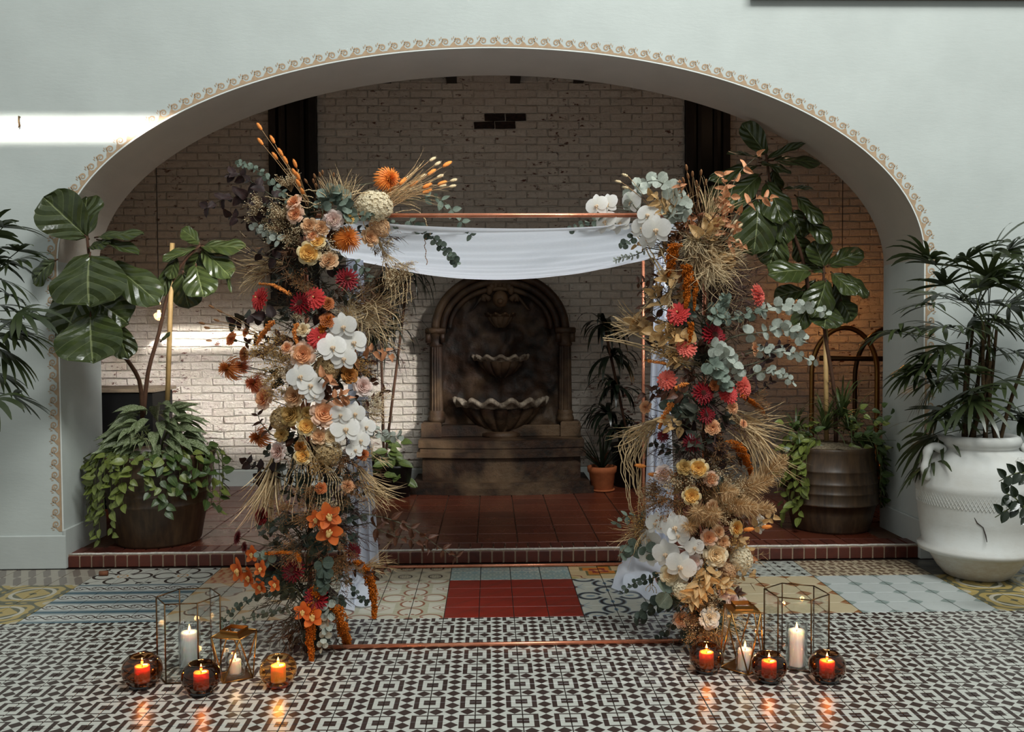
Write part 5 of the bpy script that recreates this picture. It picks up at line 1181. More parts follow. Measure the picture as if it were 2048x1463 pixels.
def rose_kind(nm, c_in, c_out, heart_in=None, heart_out=None, **kw):
    return rose_meshes(nm, petal_sh(nm + '_petals', c_in, c_out), petal_sh(nm + '_heart_petals', heart_in or c_in, heart_out or c_out), **kw)
RK = dict(peach=rose_kind('peach_rose', (236, 176, 132), (244, 206, 178), (226, 138, 82), (238, 176, 128), seed=1), cream=rose_kind('cream_rose', (232, 206, 156), (238, 222, 190), (214, 176, 120), (234, 208, 164), seed=2),
          tan=rose_kind('tan_rose', (214, 160, 112), (226, 188, 148), (196, 132, 80), (218, 168, 122), seed=3), blush=rose_kind('blush_rose', (226, 190, 178), (234, 216, 206), (212, 166, 150), (230, 200, 188), seed=4),
          yellow=rose_kind('yellow_rose', (240, 192, 108), (242, 220, 170), (234, 160, 62), (240, 190, 104), seed=5, openness=1.1), mustard=rose_kind('mustard_rose', (178, 138, 70), (204, 172, 110), (160, 116, 54), (190, 150, 86), seed=6),
          bronze=rose_kind('bronze_rose', (158, 96, 36), (186, 124, 56), (134, 76, 28), (168, 104, 44), seed=7), white=rose_kind('white_rose', (232, 226, 212), (240, 236, 228), (222, 206, 176), (238, 232, 220), seed=8), burgundy=rose_kind('burgundy_rose', (88, 18, 22), (116, 28, 30), seed=9))
def rose(px, py, s, kind, lab, lean=(0, 0), dd=0.0):
    bloom('rose', px, py, s * 1.12, (lean[0] + R.uniform(-.25, .25), lean[1] + R.uniform(-.2, .25)), lab, 'rose', 'roses in the flower columns', RK[kind], dd)
# ---- dahlias and chrysanthemums
def dahlia_mesh(nm, mat, rows, nper, w, tip, seed, flat=0.55):
    mb = MB(); r = random.Random(seed)
    for q in range(rows):
        f = q / (rows - 1); n = int(nper * (1 - 0.45 * f)); L_ = 0.50 * (1 - 0.62 * f); el = -0.12 + 1.25 * f
        for k in range(n):
            a = 2 * PI * (k + 0.5 * (q % 2)) / n + r.uniform(-.06, .06); e = el + r.uniform(-.07, .07); ll = L_ * r.uniform(0.92, 1.06); ww = w * (1 - 0.35 * f)
            c, s_ = math.cos(a), math.sin(a)
            def fn(u, v):
                x = (u - 0.5) * 2; hw = ww * (0.45 + 0.55 * v) * math.sqrt(max(0.02, 1 - max(0.0, (v - tip) / (1.02 - tip)) ** 2)); rad = 0.03 + ll * v * math.cos(e); z = 0.06 * f + ll * v * math.sin(e) * flat + 0.25 * hw * x * x + 0.05 * v * v * (0.3 - f)
                return (c * rad - s_ * hw * x, s_ * rad + c * hw * x, z)
            mb.grid(fn, 2, 5)
    return mb.mesh(nm, mat)
def center_mesh(mat, r=0.09, z=0.12):
    mb = MB()
    for i in range(40):
        a = i * 2.4; q = r * math.sqrt(i / 40); mb.box((q * math.cos(a), q * math.sin(a), z + 0.02 - q * 0.3), (0.018, 0.018, 0.05))
    return mb.mesh('center', mat)
M_red = petal_sh('dark_red_petal', (92, 6, 14), (140, 12, 24), var=0.2, tr=0.15); M_cor = petal_sh('coral_petal', (178, 26, 34), (222, 78, 74)); M_corl = petal_sh('light_coral_petal', (212, 62, 58), (236, 122, 104)); M_bur = petal_sh('burgundy_petal', (66, 10, 18), (112, 20, 30))
M_org = petal_sh('orange_petal', (196, 92, 26), (232, 142, 62)); M_brz = petal_sh('bronze_petal', (172, 92, 34), (206, 122, 62)); M_rst = petal_sh('rust_petal', (176, 82, 42), (210, 116, 74)); M_gold = plain('pollen_gold', (206, 150, 62), 0.8, scale=40); M_seed = plain('dark_disc', (82, 40, 26), 0.8, scale=40); M_palec = plain('pale_disc', (216, 172, 110), 0.8)
DK = dict(red=(dahlia_mesh('petals', M_red, 6, 18, 0.062, 0.35, 1), center_mesh(M_seed, 0.13, 0.13)), coral=(dahlia_mesh('petals', M_cor, 8, 17, 0.082, 0.62, 2), center_mesh(M_palec, 0.03, 0.22)), light=(dahlia_mesh('petals', M_corl, 8, 16, 0.086, 0.62, 3), center_mesh(M_corl, 0.03, 0.2)), burgundy=(dahlia_mesh('petals', M_bur, 6, 20, 0.058, 0.3, 4), center_mesh(M_seed, 0.1, 0.12)))
def dahlia(px, py, s, kind, lab, lean=(0, 0), dd=0.0):
    bloom('dahlia', px, py, s * 1.1, (lean[0] + R.uniform(-.2, .2), lean[1] + R.uniform(-.15, .2)), lab, 'dahlia', 'dahlias in the flower columns', [('petals', DK[kind][0], Matrix()), ('center', DK[kind][1], Matrix())], dd)
def mum_mesh(nm, mat, n, seed, w=0.016):
    mb = MB(); r = random.Random(seed)
    for i in range(n):
        f = (i + 0.5) / n; e = -0.35 + 1.75 * f; a = i * 2.39996; ll = (0.52 - 0.20 * f) * r.uniform(0.88, 1.08); c, s_ = math.cos(a), math.sin(a); pts = []
        for k in range(6):
            v = k / 5; ee = e - 0.55 * v * v + (0.5 * v if f > 0.6 else 0); pts.append((c * ll * v * math.cos(ee), s_ * ll * v * math.cos(ee), ll * v * math.sin(ee)))
        mb.ribbon(pts, [w * x for x in (0.6, 1, 1.1, 1.1, 0.9, 0.25)], (-s_ * 0.3 + 0.1, c * 0.3, 1))
    return mb.mesh(nm, mat)
CKM = dict(orange=mum_mesh('petals', M_org, 190, 1), bronze=mum_mesh('petals', M_brz, 170, 2, 0.02), rust=mum_mesh('petals', M_rst, 180, 3, 0.02)); CC = center_mesh(M_gold, 0.06, 0.08)
def mum(px, py, s, kind, lab, lean=(0, 0), dd=0.0): bloom('chrysanthemum', px, py, s * 1.12, lean, lab, 'chrysanthemum', 'chrysanthemums', [('petals', CKM[kind], Matrix()), ('center', CC, Matrix())], dd)
def carn_mesh(nm, mat, seed):
    mb = MB(); r = random.Random(seed)
    for i in range(46):
        f = i / 46; a = i * 2.4; petal_patch(mb, 0.02, 0.10 + 0.36 * (1 - f), 0.0, 0.08 + 0.24 * f, 0.42 + 0.2 * f, 0.02, 7, 4, a, 0.022, i + seed * 50, 0.0)
    return mb.mesh(nm, mat)
KK = dict(orange=carn_mesh('petals', petal_sh('carnation_orange', (202, 96, 44), (226, 138, 84)), 1), peach=carn_mesh('petals', petal_sh('carnation_peach', (226, 136, 80), (240, 186, 140)), 2), rust=carn_mesh('petals', petal_sh('carnation_rust', (160, 78, 40), (198, 120, 70)), 3))
CAL = MB(); CAL.tube([(0, 0, -0.32), (0, 0, -0.1), (0, 0, 0.05)], [0.06, 0.10, 0.12], 8); CAL = CAL.mesh('calyx', M_stem)
def carn(px, py, s, kind, lab, lean=(0, 0), dd=0.0): bloom('carnation', px, py, s * 1.1, (lean[0] + R.uniform(-.3, .3), lean[1] + R.uniform(-.2, .3)), lab, 'carnation', 'carnations', [('petals', KK[kind], Matrix()), ('calyx', CAL, Matrix())], dd)
# ---- orchids
def tepal(mat, L_, w, prof, bend, fold, seed=0, cup=0.0):
    mb = MB(); 
    def fn(u, v):
        x = (u - 0.5) * w * prof(v); return (x, v * L_, 0.02 - bend * v * v + fold * abs(x) - cup * x * x)
    mb.grid(fn, 6, 8); return mb.mesh('tepal', mat)
M_orch = petal_sh('white_orchid_petal', (236, 232, 222), (246, 243, 238), 0.45, 0.35, 0.04); M_cym = petal_sh('orange_orchid_petal', (186, 72, 24), (220, 116, 52), 0.5, 0.25); M_lipw = petal_sh('white_lip', (222, 170, 84), (240, 236, 228)); M_lipy = petal_sh('cream_spotted_lip', (226, 190, 120), (238, 214, 160))
OP = tepal(M_orch, 0.50, 0.60, lambda t: math.sin(PI * min(1, t * 0.93 + 0.03) ** 0.95) ** 0.55, 0.04, -0.05); OS = tepal(M_orch, 0.50, 0.34, lambda t: math.sin(PI * (t * 0.95 + 0.03)) ** 0.7, 0.06, 0.05)
lip = MB(); lip.ell((0, -0.05, 0.07), (0.045, 0.09, 0.06), 10, 6); lip.ell((0.06, -0.03, 0.09), (0.03, 0.05, 0.03), 8, 5); lip.ell((-0.06, -0.03, 0.09), (0.03, 0.05, 0.03), 8, 5); lip.tube([(0, -0.12, 0.07), (0, -0.19, 0.09), (0.03, -0.22, 0.12)], [0.02, 0.012, 0.003], 6); LIPW = lip.mesh('lip', M_lipw)
ORCH = [('petal', OP, RZ(a) @ T((0, 0, 0.03))) for a in (D(78), D(-78))] + [('sepal', OS, RZ(a)) for a in (0.0, D(138), D(-138))] + [('lip', LIPW, Matrix())]
CP = tepal(M_cym, 0.50, 0.38, lambda t: math.sin(PI * (t * 0.92 + 0.05) ** 0.95) ** 0.65, -0.12, 0.10); CS = tepal(M_cym, 0.54, 0.40, lambda t: math.sin(PI * (t * 0.92 + 0.05) ** 0.95) ** 0.65, -0.10, 0.10)
lip = MB(); lip.ell((0, -0.10, 0.12), (0.10, 0.13, 0.05), 12, 7); lip.ell((0, 0.02, 0.13), (0.05, 0.08, 0.06), 10, 6); lip.ell((0.09, -0.03, 0.14), (0.03, 0.08, 0.07), 8, 5); lip.ell((-0.09, -0.03, 0.14), (0.03, 0.08, 0.07), 8, 5); LIPY = lip.mesh('lip', M_lipy)
CYM = [('petal', CP, RZ(a) @ T((0, 0, 0.03))) for a in (D(70), D(-70))] + [('sepal', CS, RZ(a)) for a in (0.0, D(135), D(-135))] + [('lip', LIPY, Matrix())]
def orchid(px, py, s, lab, lean=(0, 0), roll=None, dd=-0.03): bloom('white_orchid', px, py, s * 1.12, (lean[0] + R.uniform(-.3, .3), lean[1] + R.uniform(-.3, .1)), lab, 'orchid', 'white orchids', ORCH, dd, R.uniform(-.35, .35) if roll is None else roll)
def cymb(px, py, s, lab, lean=(0, 0), roll=None, dd=-0.02): bloom('orange_orchid', px, py, s * 1.15, (lean[0] + R.uniform(-.3, .3), lean[1] + R.uniform(-.3, .1)), lab, 'orchid', 'orange orchids', CYM, dd, R.uniform(-.4, .4) if roll is None else roll)
# ---- hydrangea heads
def hyd_mesh(mat, seed):
    mb = MB(); r = random.Random(seed)
    for i in range(300):
        f = (i + 0.5) / 300; z = 1 - 1.25 * f; q = math.sqrt(max(0, 1 - z * z)); a = i * 2.39996; n = V((q * math.cos(a), q * math.sin(a), z)); c = n * 0.40 * r.uniform(0.9, 1.1); Mx = T(c) @ face(n + V((r.uniform(-.3, .3), r.uniform(-.3, .3), r.uniform(-.3, .3)))) @ RZ(r.uniform(0, 6))
        for k in range(4):
            b = Mx @ RZ(PI / 2 * k); mb.add([b @ V(p) for p in ((0, 0, 0), (-0.03, 0.03, 0.012), (0, 0.058, 0.0), (0.03, 0.03, 0.012))], [(0, 3, 2, 1)], [(0.5, 0), (0, .5), (.5, 1), (1, .5)])
    return mb.mesh('florets', mat, False)
HYD = dict(cream=hyd_mesh(petal_sh('hydrangea_cream', (220, 204, 168), (238, 228, 204)), 1), peach=hyd_mesh(petal_sh('hydrangea_peach', (214, 168, 122), (230, 196, 156)), 2), tan=hyd_mesh(petal_sh('hydrangea_tan', (176, 146, 100), (200, 174, 130)), 3))
def hyd(px, py, s, kind, lab, sx=1.0, dd=0.0):
    t = bloom('hydrangea', px, py, s * 1.1, (0, 0.3), lab, 'hydrangea', 'hydrangea heads', [('florets', HYD[kind], SC(sx, 1, 1))], dd, 0.0)
    for c in t.children:
        if c.name.startswith('florets'): c['kind'] = 'stuff'
# ================================================================== SPRAYS defined by a path in the picture at a stated depth
def wpath(pts, n=20, dd=0.0):
    out_ = []
    for p in pts: out_.append(W(p[0], p[1], (depth(p[0], p[1]) if len(p) < 3 else ZF + p[2]) + dd))
    return bez(out_, n)
def start(px, py): return core(px, py)
EUC = leaf_sh('eucalyptus_leaf', (128, 142, 128), (100, 114, 100), (152, 164, 150), 0.55, 0.3, 0.2, 6, 0, 0.35); EUCP = leaf_sh('pale_eucalyptus_leaf', (184, 189, 177), (148, 158, 145), (200, 206, 196), 0.55, 0.3, 0.25, 6, 0, 0.3); EUCD = leaf_sh('deep_eucalyptus_leaf', (74, 86, 74), (50, 62, 54), (94, 106, 92), 0.5, 0.3, 0.12, 6, 0, 0.4)
SMK = leaf_sh('smoke_bush_leaf', (52, 30, 27), (33, 22, 21), (80, 50, 44), 0.55, 0.25, 0.1, 6, 0, 0.4); COP = leaf_sh('copper_dry_leaf', (186, 116, 72), (214, 158, 116), (224, 180, 140), 0.5, 0.35, 0.25, 7, 0, 0.4); GLD = leaf_sh('golden_dry_leaf', (198, 152, 92), (224, 190, 138), (170, 124, 70), 0.5, 0.35, 0.25, 7, 0, 0.35); BRN = leaf_sh('brown_dry_leaf', (96, 56, 34), (66, 40, 28), (122, 78, 50), 0.5, 0.4, 0.12, 7, 0, 0.5); DGR = leaf_sh('dusky_green_leaf', (58, 60, 46), (40, 42, 34), (84, 84, 66), 0.42, 0.4, 0.1, 6, 0, 0.45)
def lm(mat, prof, **k): return leaf_me('leaf', mat, prof, **k)
LM = dict(euc=lm(EUC, P_RND, nu=4, nv=6, bend=0.1, fold=0.12), eucp=lm(EUCP, P_RND, nu=4, nv=6, bend=0.12, fold=0.15), eucd=lm(EUCD, P_RND, nu=4, nv=6, bend=0.15, fold=0.15), eucl=lm(EUC, P_OV, nu=4, nv=6, bend=0.15, fold=0.15), smk=lm(SMK, P_HRT, nu=4, nv=7, bend=0.25, fold=0.25, wave=0.04), cop=lm(COP, P_HRT, nu=4, nv=7, bend=0.3, fold=0.5, wave=0.05), gld=lm(GLD, P_HRT, nu=4, nv=7, bend=0.2, fold=0.35, wave=0.05), brn=lm(BRN, P_LAN, nu=4, nv=7, bend=0.3, fold=0.4, wave=0.06), dgr=lm(DGR, P_HRT, nu=4, nv=6, bend=0.2, fold=0.25, wave=0.03))
def spray(name, pts, n, s, mesh, label, cat='foliage', group=None, w=1.0, dd=0.0, smat=None, angle=1.0, dense=0.12, root=True, taper=0.35, start_f=0.12):
    """stem along pts with n leaf pairs of length s px"""
    cv = wpath(pts, 24, dd); o = cv[0]
    if root:
        c0 = core(pts[0][0], pts[0][1])
        stem_pts = bez([c0, cv[0], cv[4]], 6)[:-1] + cv[4:]; o = c0
    else: stem_pts = cv
    t = thing(name, o, label, cat, group); m = MB(); k = len(stem_pts); m.tube([p - o for p in stem_pts], [0.0032 - 0.0022 * i / k for i in range(k)], 5, cap=False); obj('stem', m, smat or M_stem, t)
    for i in range(n):
        f = start_f + (1 - start_f) * (i + 0.3) / n; x = f * 22.99; p = cv[int(x)].lerp(cv[int(x) + 1], x % 1); d = (cv[min(23, int(x) + 2)] - cv[max(0, int(x) - 1)]).normalized()
        sd = d.cross(V((0, -1, 0.1))).normalized(); q = i * 1.57 + R.uniform(-.3, .3)
        for sg in (-1, 1):
            v = (d * R.uniform(0.25, 0.7) + sg * (sd * math.cos(q) + V((0, -1, 0)) * math.sin(q) * 0.7) * angle + V((R.uniform(-.15, .15),) * 3)).normalized(); L_ = S(s, ZF) * 0.84 * (1 - taper * f) * R.uniform(0.85, 1.15)
            nn = V((R.uniform(-.9, .9), -1, R.uniform(-.5, 1.1))); put_leaf('leaf', mesh if not isinstance(mesh, list) else R.choice(mesh), t, o, p, p + v * L_, L_ * w, nn)
    return t
def strands(name, items, label, cat, mat, group=None, rad=0.0020, bead=False, n=22, wob=0.0035, head=None, kindname='strand'):
    """items = list of paths; each strand a part"""
    o = core(items[0][0][0], items[0][0][1]); t = thing(name, o, label, cat, group)
    for pts in items:
        cv = wpath(pts, n); sd = R.uniform(0, 9)
        cv = [p + V((wob * math.sin(i * 1.3 + sd), wob * math.sin(i * 0.9 + sd * 2), wob * 0.5 * math.sin(i * 1.7 + sd))) for i, p in enumerate(cv)]
        full_ = [o] + cv if (cv[0] - o).length < 0.35 else cv
        m = MB()
        if bead:
            fine = bez(cv, n * 3); m.tube([p - o for p in fine], [rad * (1.5 if i % 3 == 1 else 0.75) for i in range(len(fine))], 5)
        else: m.tube([p - o for p in full_], [rad * (1 - 0.6 * i / len(full_)) for i in range(len(full_))], 4)
        s_ = obj(kindname, m, mat, t)
        if head: head(t, o, cv)
    return t
# ---- bunny tails
M_bun = plain('orange_fluff', (222, 138, 70), 0.9, 0.1, var=0.25, scale=60); M_pale = plain('pale_fluff', (206, 186, 150), 0.95, 0.1, var=0.2, scale=60); M_brfl = plain('brown_seed_head', (134, 96, 66), 0.95, 0.1, var=0.3, scale=60)
def fluff(mat, seed, hair=0.05, n=150):
    mb = MB(); mb.ell((0, 0.5, 0), (0.19, 0.5, 0.19), 8, 7); r = random.Random(seed)
    for i in range(n):
        t = r.random(); a = r.uniform(0, 6.3); q = 0.19 * math.sin(PI * (0.06 + 0.9 * t)) ** 0.7; p = V((q * math.cos(a), t, q * math.sin(a))); d = (V((p.x * 3, 0.6, p.z * 3))).normalized(); s_ = d.cross(V((r.uniform(-1, 1), r.uniform(-1, 1), r.uniform(-1, 1)))).normalized() * 0.008
        mb.add([p - s_, p + s_, p + d * hair * r.uniform(0.8, 2.2)], [(0, 1, 2)])
    return mb.mesh('head', mat)
BUN, BUNP, BUNB = fluff(M_bun, 1), fluff(M_pale, 2, 0.09), fluff(M_brfl, 3, 0.03)
def tail(px, py, root, s, lab, mesh=BUN, grp='bunny tail grasses', tilt=(0, 0), cat='dried grass'):
    Y = depth(px, py) if abs(px - axis(px, py)[0]) < axis(px, py)[1] else ZF - 0.05; p = W(px, py, Y); b = W(root[0], root[1], ZF - 0.12); d = (p - b).normalized(); d = (d + V((tilt[0], 0, tilt[1]))).normalized(); L_ = S(s, Y); t = thing('bunny_tail', b, lab, cat, grp)
    m = MB(); base = p - d * L_ * 0.5; m.tube([x - b for x in bez([b, b.lerp(base, 0.55) + V((0, 0, 0.01)), base], 8)], 0.0014, 4, cap=False); obj('stem', m, M_dry, t); link('head', mesh, t, T(base - b) @ frame(d, (0, -1, 0)) @ SC(L_ * 0.95, L_, L_ * 0.95))
# ---- amaranth tassels, gypsophila, grass tufts, plumes, needle sprigs
M_ama = plain('amber_amaranth', (168, 88, 24), 0.9, 0.1, var=0.4, scale=40); M_amd = plain('dark_amaranth', (112, 24, 26), 0.9, 0.1, var=0.4, scale=40)
def tassel(pts, w, label, mat=M_ama, n=1500, cat='amaranth', dd=0.0, grp='amaranth tassels'):
    cv = wpath(pts, 26, dd); c0 = core(*pts[0][:2]); t = thing('amaranth', c0, label, cat, grp); m = MB(); m.tube([p - c0 for p in bez([c0, cv[0], cv[3]], 6)], 0.0022, 5); obj('stem', m, M_stem, t); m = MB(); r = random.Random(int(pts[0][0]))
    m.tube([p - c0 for p in cv], [S(w, ZF) * 0.16 * (1 - 0.75 * (i / 25) ** 2) + 0.001 for i in range(26)], 7)
    for i in range(n):
        a = r.uniform(0, 6.3); x = r.random() ** 0.9 * 24.9; p = cv[int(x)].lerp(cv[int(x) + 1], x % 1); f = x / 25; lob = int(x * 1.1 + a * 1.6); rr = S(w, ZF) * 0.5 * (1 - 0.75 * f * f) * (0.62 + 0.55 * ((lob * 7919) % 13) / 12) ; q = rr * r.uniform(0.45, 1.0); c = p + V((q * math.cos(a), q * math.sin(a), r.uniform(-.004, .004))) - c0; s_ = r.uniform(0.0022, 0.0050)
        m.add([c + V(v) * s_ for v in ((1, 0, 0), (-1, 0, 0), (0, 1, 0), (0, -1, 0), (0, 0, 1.3), (0, 0, -1.3))], [(0, 2, 4), (2, 1, 4), (1, 3, 4), (3, 0, 4), (2, 0, 5), (1, 2, 5), (3, 1, 5), (0, 3, 5)])
    obj('tassel', m, mat, t, kind='stuff'); return t
M_gyp = plain('gypsophila_cream', (226, 206, 168), 0.8, 0.2, var=0.15); M_gypm = plain('gypsophila_mustard', (188, 146, 84), 0.85, 0.2, var=0.3); M_gypb = plain('gypsophila_rust', (140, 92, 54), 0.85, 0.2, var=0.3); M_gyps = plain('fine_dry_stem', (150, 118, 80), 0.8)
def gyp_mesh(seed, mat, n=260, sz=0.0155):
    st = MB(); fl_ = MB(); r = random.Random(seed)
    for b in range(16):
        d = V((r.uniform(-.75, .75), r.uniform(-.6, .6), 1)).normalized(); e = d * r.uniform(0.45, 0.95); st.tube([(0, 0, 0), e * 0.5 + V((r.uniform(-.05, .05), r.uniform(-.05, .05), 0)), e], 0.004, 3, cap=False)
        for k in range(n // 16):
            h = e * r.uniform(0.55, 1.05) + V((r.uniform(-.12, .12), r.uniform(-.12, .12), r.uniform(-.06, .08))); st.tube([e * r.uniform(.45, .9), h], 0.0028, 3, cap=False); q = sz * r.uniform(0.7, 1.4)
            fl_.add([h + V(v) * q for v in ((1, 0, 0), (-1, 0, 0), (0, 1, 0), (0, -1, 0), (0, 0, 1), (0, 0, -1))], [(0, 2, 4), (2, 1, 4), (1, 3, 4), (3, 0, 4), (2, 0, 5), (1, 2, 5), (3, 1, 5), (0, 3, 5)])
    return st.mesh('stems', M_gyps), fl_.mesh('florets', mat)
GY = dict(cream=[gyp_mesh(i, M_gyp) for i in (1, 2)], mustard=[gyp_mesh(i, M_gypm, 300) for i in (3, 4)], rust=[gyp_mesh(i, M_gypb, 280) for i in (5, 6)])
def clump(name, px, py, s, dirv, pair, label, cat, group, dd=0.0):
    """bushy sprig of s px whose stems start at the column and point along dirv (picture x, up, towards viewer)"""
    d = V((dirv[0], -dirv[2], dirv[1])).normalized(); p = W(px, py, depth(px, py) + dd); L_ = S(s, ZF); b = p - d * L_ * 0.55; M = T(b) @ face(d) @ RZ(R.uniform(0, 6.3)) @ SC(L_); t = thing(name, b, label, cat, group, M=M)
    a = link('stems', pair[0], t); 
    if pair[1] is not None: f = link('florets', pair[1], t, kind='stuff')
    a['kind'] = 'stuff'; return t
def gyp(px, py, s, kind, dirv, label, dd=0.0): return clump('gypsophila', px, py, s, dirv, R.choice(GY[kind]), label, 'gypsophila', 'gypsophila sprigs', dd)
def tuft_mesh(seed, mat, n=70, spread=0.5, w=0.012, droop=0.35, curl=0.0, lmin=0.6):
    mb = MB(); r = random.Random(seed)
    for i in range(n):
        d = V((r.gauss(0, spread), r.gauss(0, spread), 1)).normalized(); l = r.uniform(lmin, 1.05); v = d.copy(); p = [V((r.uniform(-.03, .03), r.uniform(-.03, .03), 0))]; g = V((r.uniform(-1, 1), r.uniform(-1, 1), r.uniform(-.6, .2))).normalized() * droop; ph = r.uniform(0, 6)
        for k in range(7):
            v = (v + g / 7 * (k + 1) * 0.5 + V((math.sin(k * 1.9 + ph), math.cos(k * 1.5 + ph), math.sin(k * 1.1 + ph * 2))) * curl).normalized(); p.append(p[-1] + v * l / 7)
        mb.ribbon(p, [w * x for x in (0.8, 1, 1, 1, 0.9, 0.8, 0.55, 0.1)], (r.uniform(-1, 1), r.uniform(-1, 1), r.uniform(-1, 1)))
    return mb.mesh('blades', mat)
M_str = plain('straw', (194, 166, 124), 0.7, 0.25, var=0.25, scale=30); M_raf = plain('pale_raffia', (198, 172, 132), 0.7, 0.25, var=0.25, scale=30); M_dkg = plain('dusky_needle', (62, 54, 42), 0.75, 0.2, var=0.4, scale=30); M_brn = plain('brown_needle', (92, 64, 44), 0.75, 0.2, var=0.4, scale=30); M_mau = plain('smoky_mauve_needle', (70, 50, 46), 0.8, 0.2, var=0.4, scale=30)
TF = dict(straw=[tuft_mesh(i, M_str, 46, 0.24, 0.0055, 0.35) for i in (1, 2)], sheaf=[tuft_mesh(i, M_str, 44, 0.13, 0.0042, 0.35, 0.03) for i in (11, 12)], curly=[tuft_mesh(i, M_raf, 70, 0.50, 0.0052, 0.8, 0.16) for i in (3, 4)], raffia=[tuft_mesh(i, M_raf, 55, 0.14, 0.008, 0.25) for i in (5, 6)], feather=[tuft_mesh(i, M_pale, 130, 0.42, 0.007, 0.4, 0, 0.5) for i in (7, 8)])
def tuft(px, py, s, kind, dirv, label, dd=0.0, cat='dried grass', grp='dried grass tufts'): return clump('grass_tuft', px, py, s, dirv, (R.choice(TF[kind]), None), label, cat, grp, dd)
def needle_mesh(seed, mat, n=11, nd=12, w=0.006):
    mb = MB(); r = random.Random(seed)
    for i in range(n):
        d = V((r.gauss(0, 0.5), r.gauss(0, 0.4), 1)).normalized(); l = r.uniform(0.6, 1.0); p = [V((0, 0, 0))]; v = d.copy()
        for k in range(5): v = (v + V((r.uniform(-.15, .15), r.uniform(-.15, .15), -0.04))).normalized(); p.append(p[-1] + v * l / 5)
        mb.ribbon(p, [0.008, 0.007, 0.006, 0.005, 0.004, 0.002], (r.uniform(-1, 1), 1, 0))
        for k in range(nd):
            f = r.uniform(0.2, 1) * 4.99; c = p[int(f)].lerp(p[int(f) + 1], f % 1); q = (v * 0.8 + V((r.uniform(-1, 1), r.uniform(-1, 1), r.uniform(-.5, 1)))).normalized() * r.uniform(0.10, 0.26); m_ = c + q * 0.5 + V((0, 0, 0.015)); mb.ribbon([c, m_, c + q], [w, w, w * 0.2], (r.uniform(-1, 1), r.uniform(-1, 1), r.uniform(-1, 1)))
    return mb.mesh('needles', mat)
ND = dict(dark=[needle_mesh(i, M_dkg) for i in (1, 2)], brown=[needle_mesh(i, M_brn) for i in (3, 4)], mauve=[needle_mesh(i, M_mau, 12, 14, 0.005) for i in (5, 6)], straw=[needle_mesh(i, M_str, 9, 10, 0.006) for i in (7, 8)])
def needle(px, py, s, kind, dirv, label, dd=0.05): return clump('needle_sprig', px, py, s, dirv, (R.choice(ND[kind]), None), label, 'foliage', 'needle foliage sprigs', dd)
def plume_mesh(seed, mat, n=700):
    mb = MB(); r = random.Random(seed)
    for i in range(n):
        t = r.random(); a = r.uniform(0, 6.3); d = V((math.cos(a), math.sin(a), r.uniform(0.5, 1.3))).normalized(); c = V((0.02 * math.cos(a), 0.02 * math.sin(a), t)); l = 0.30 * math.sin(PI * (0.12 + 0.85 * t)) * r.uniform(0.5, 1.1); mb.ribbon([c, c + d * l * 0.6, c + d * l + V((0, 0, -0.06 * l))], [0.0035, 0.0045, 0.001], (r.uniform(-1, 1), r.uniform(-1, 1), 0.2))
    mb.tube([(0, 0, 0), (0, 0, 1)], [0.012, 0.004], 5); return mb.mesh('plume', mat)
M_plm = plain('tan_plume', (196, 164, 122), 0.9, 0.1, var=0.25, scale=30); PLM = [plume_mesh(i, M_plm) for i in (1, 2)]; PLP = [plume_mesh(i, M_pale) for i in (3, 4)]
def plume(px, py, s, dirv, label, pale=False, dd=0.0): return clump('pampas_plume', px, py, s, dirv, (R.choice(PLP if pale else PLM), None), label, 'dried grass', 'pampas plumes', dd)

RELS = set()
def relate(px, py, kindw):
    """a label that places a sprig by the flower nearest to it and the side it lies on"""
    near = sorted(BLOOMS, key=lambda b: (b[0] - px) ** 2 + (b[1] - py) ** 2)
    for bx, by, lab in near:
        dx, dy = px - bx, py - by
        if abs(dy) > abs(dx): opts = ['above' if dy < 0 else 'below']
        else: opts = ['on the left of' if dx < 0 else 'on the right of']
        for o in opts:
            l = '%s %s the %s' % (kindw, o, lab)
            if l not in RELS and len(l.split()) <= 16: RELS.add(l); return l
    return kindw + ' in the flower column'
ORD = ['topmost', 'second highest', 'third highest', 'fourth highest', 'fifth highest', 'sixth highest', 'seventh highest', 'eighth highest', 'ninth highest', 'tenth highest', 'lowest']
def tails(items, root, s, lab, **kw):
    items = sorted(items, key=lambda p: p[1])
    for i, p in enumerate(items):
        o = 'lowest' if i == len(items) - 1 else ORD[i]
        tail(p[0], p[1], (root[0] + R.uniform(-8, 8), root[1]), s, o + ' ' + lab, **kw)
# ================================================================== LEFT COLUMN
tails([(519, 253), (521, 283), (545, 279), (561, 304), (550, 312), (571, 320), (590, 327), (589, 345), (596, 352), (597, 366), (605, 383)], (628, 430), 19, 'orange bunny tail of the sheaf rising from the left column', tilt=(-.12, .15))
tails([(894, 328), (863, 344), (884, 366), (854, 371), (854, 382), (827, 367), (806, 362)], (762, 424), 22, 'orange bunny tail of the sheaf leaning over the top rail', tilt=(.2, 0))
tails([(629, 352), (627, 362), (640, 349), (645, 345), (640, 366), (632, 371), (612, 362), (667, 350)], (650, 430), 13, 'small brown seed head among the left column\'s top twigs', mesh=BUNB)
tails([(865, 318), (875, 327), (907, 360), (880, 352), (905, 372), (846, 352), (885, 371)], (765, 415), 16, 'pale grass head of the sheaf leaning over the rail', mesh=BUNP, tilt=(.4, 0))
tails([(423, 613), (433, 640), (404, 646), (414, 655), (418, 681), (440, 622)], (520, 668), 14, 'dry seed head poking out of the left column', mesh=BUNB, tilt=(-.5, .2))
mum(777, 358, 58, 'orange', 'spidery orange chrysanthemum standing proud on top of the left column', (0.1, 0.1))
mum(695, 477, 60, 'orange', 'spidery orange chrysanthemum under the cream hydrangea of the left column', (0, 0))
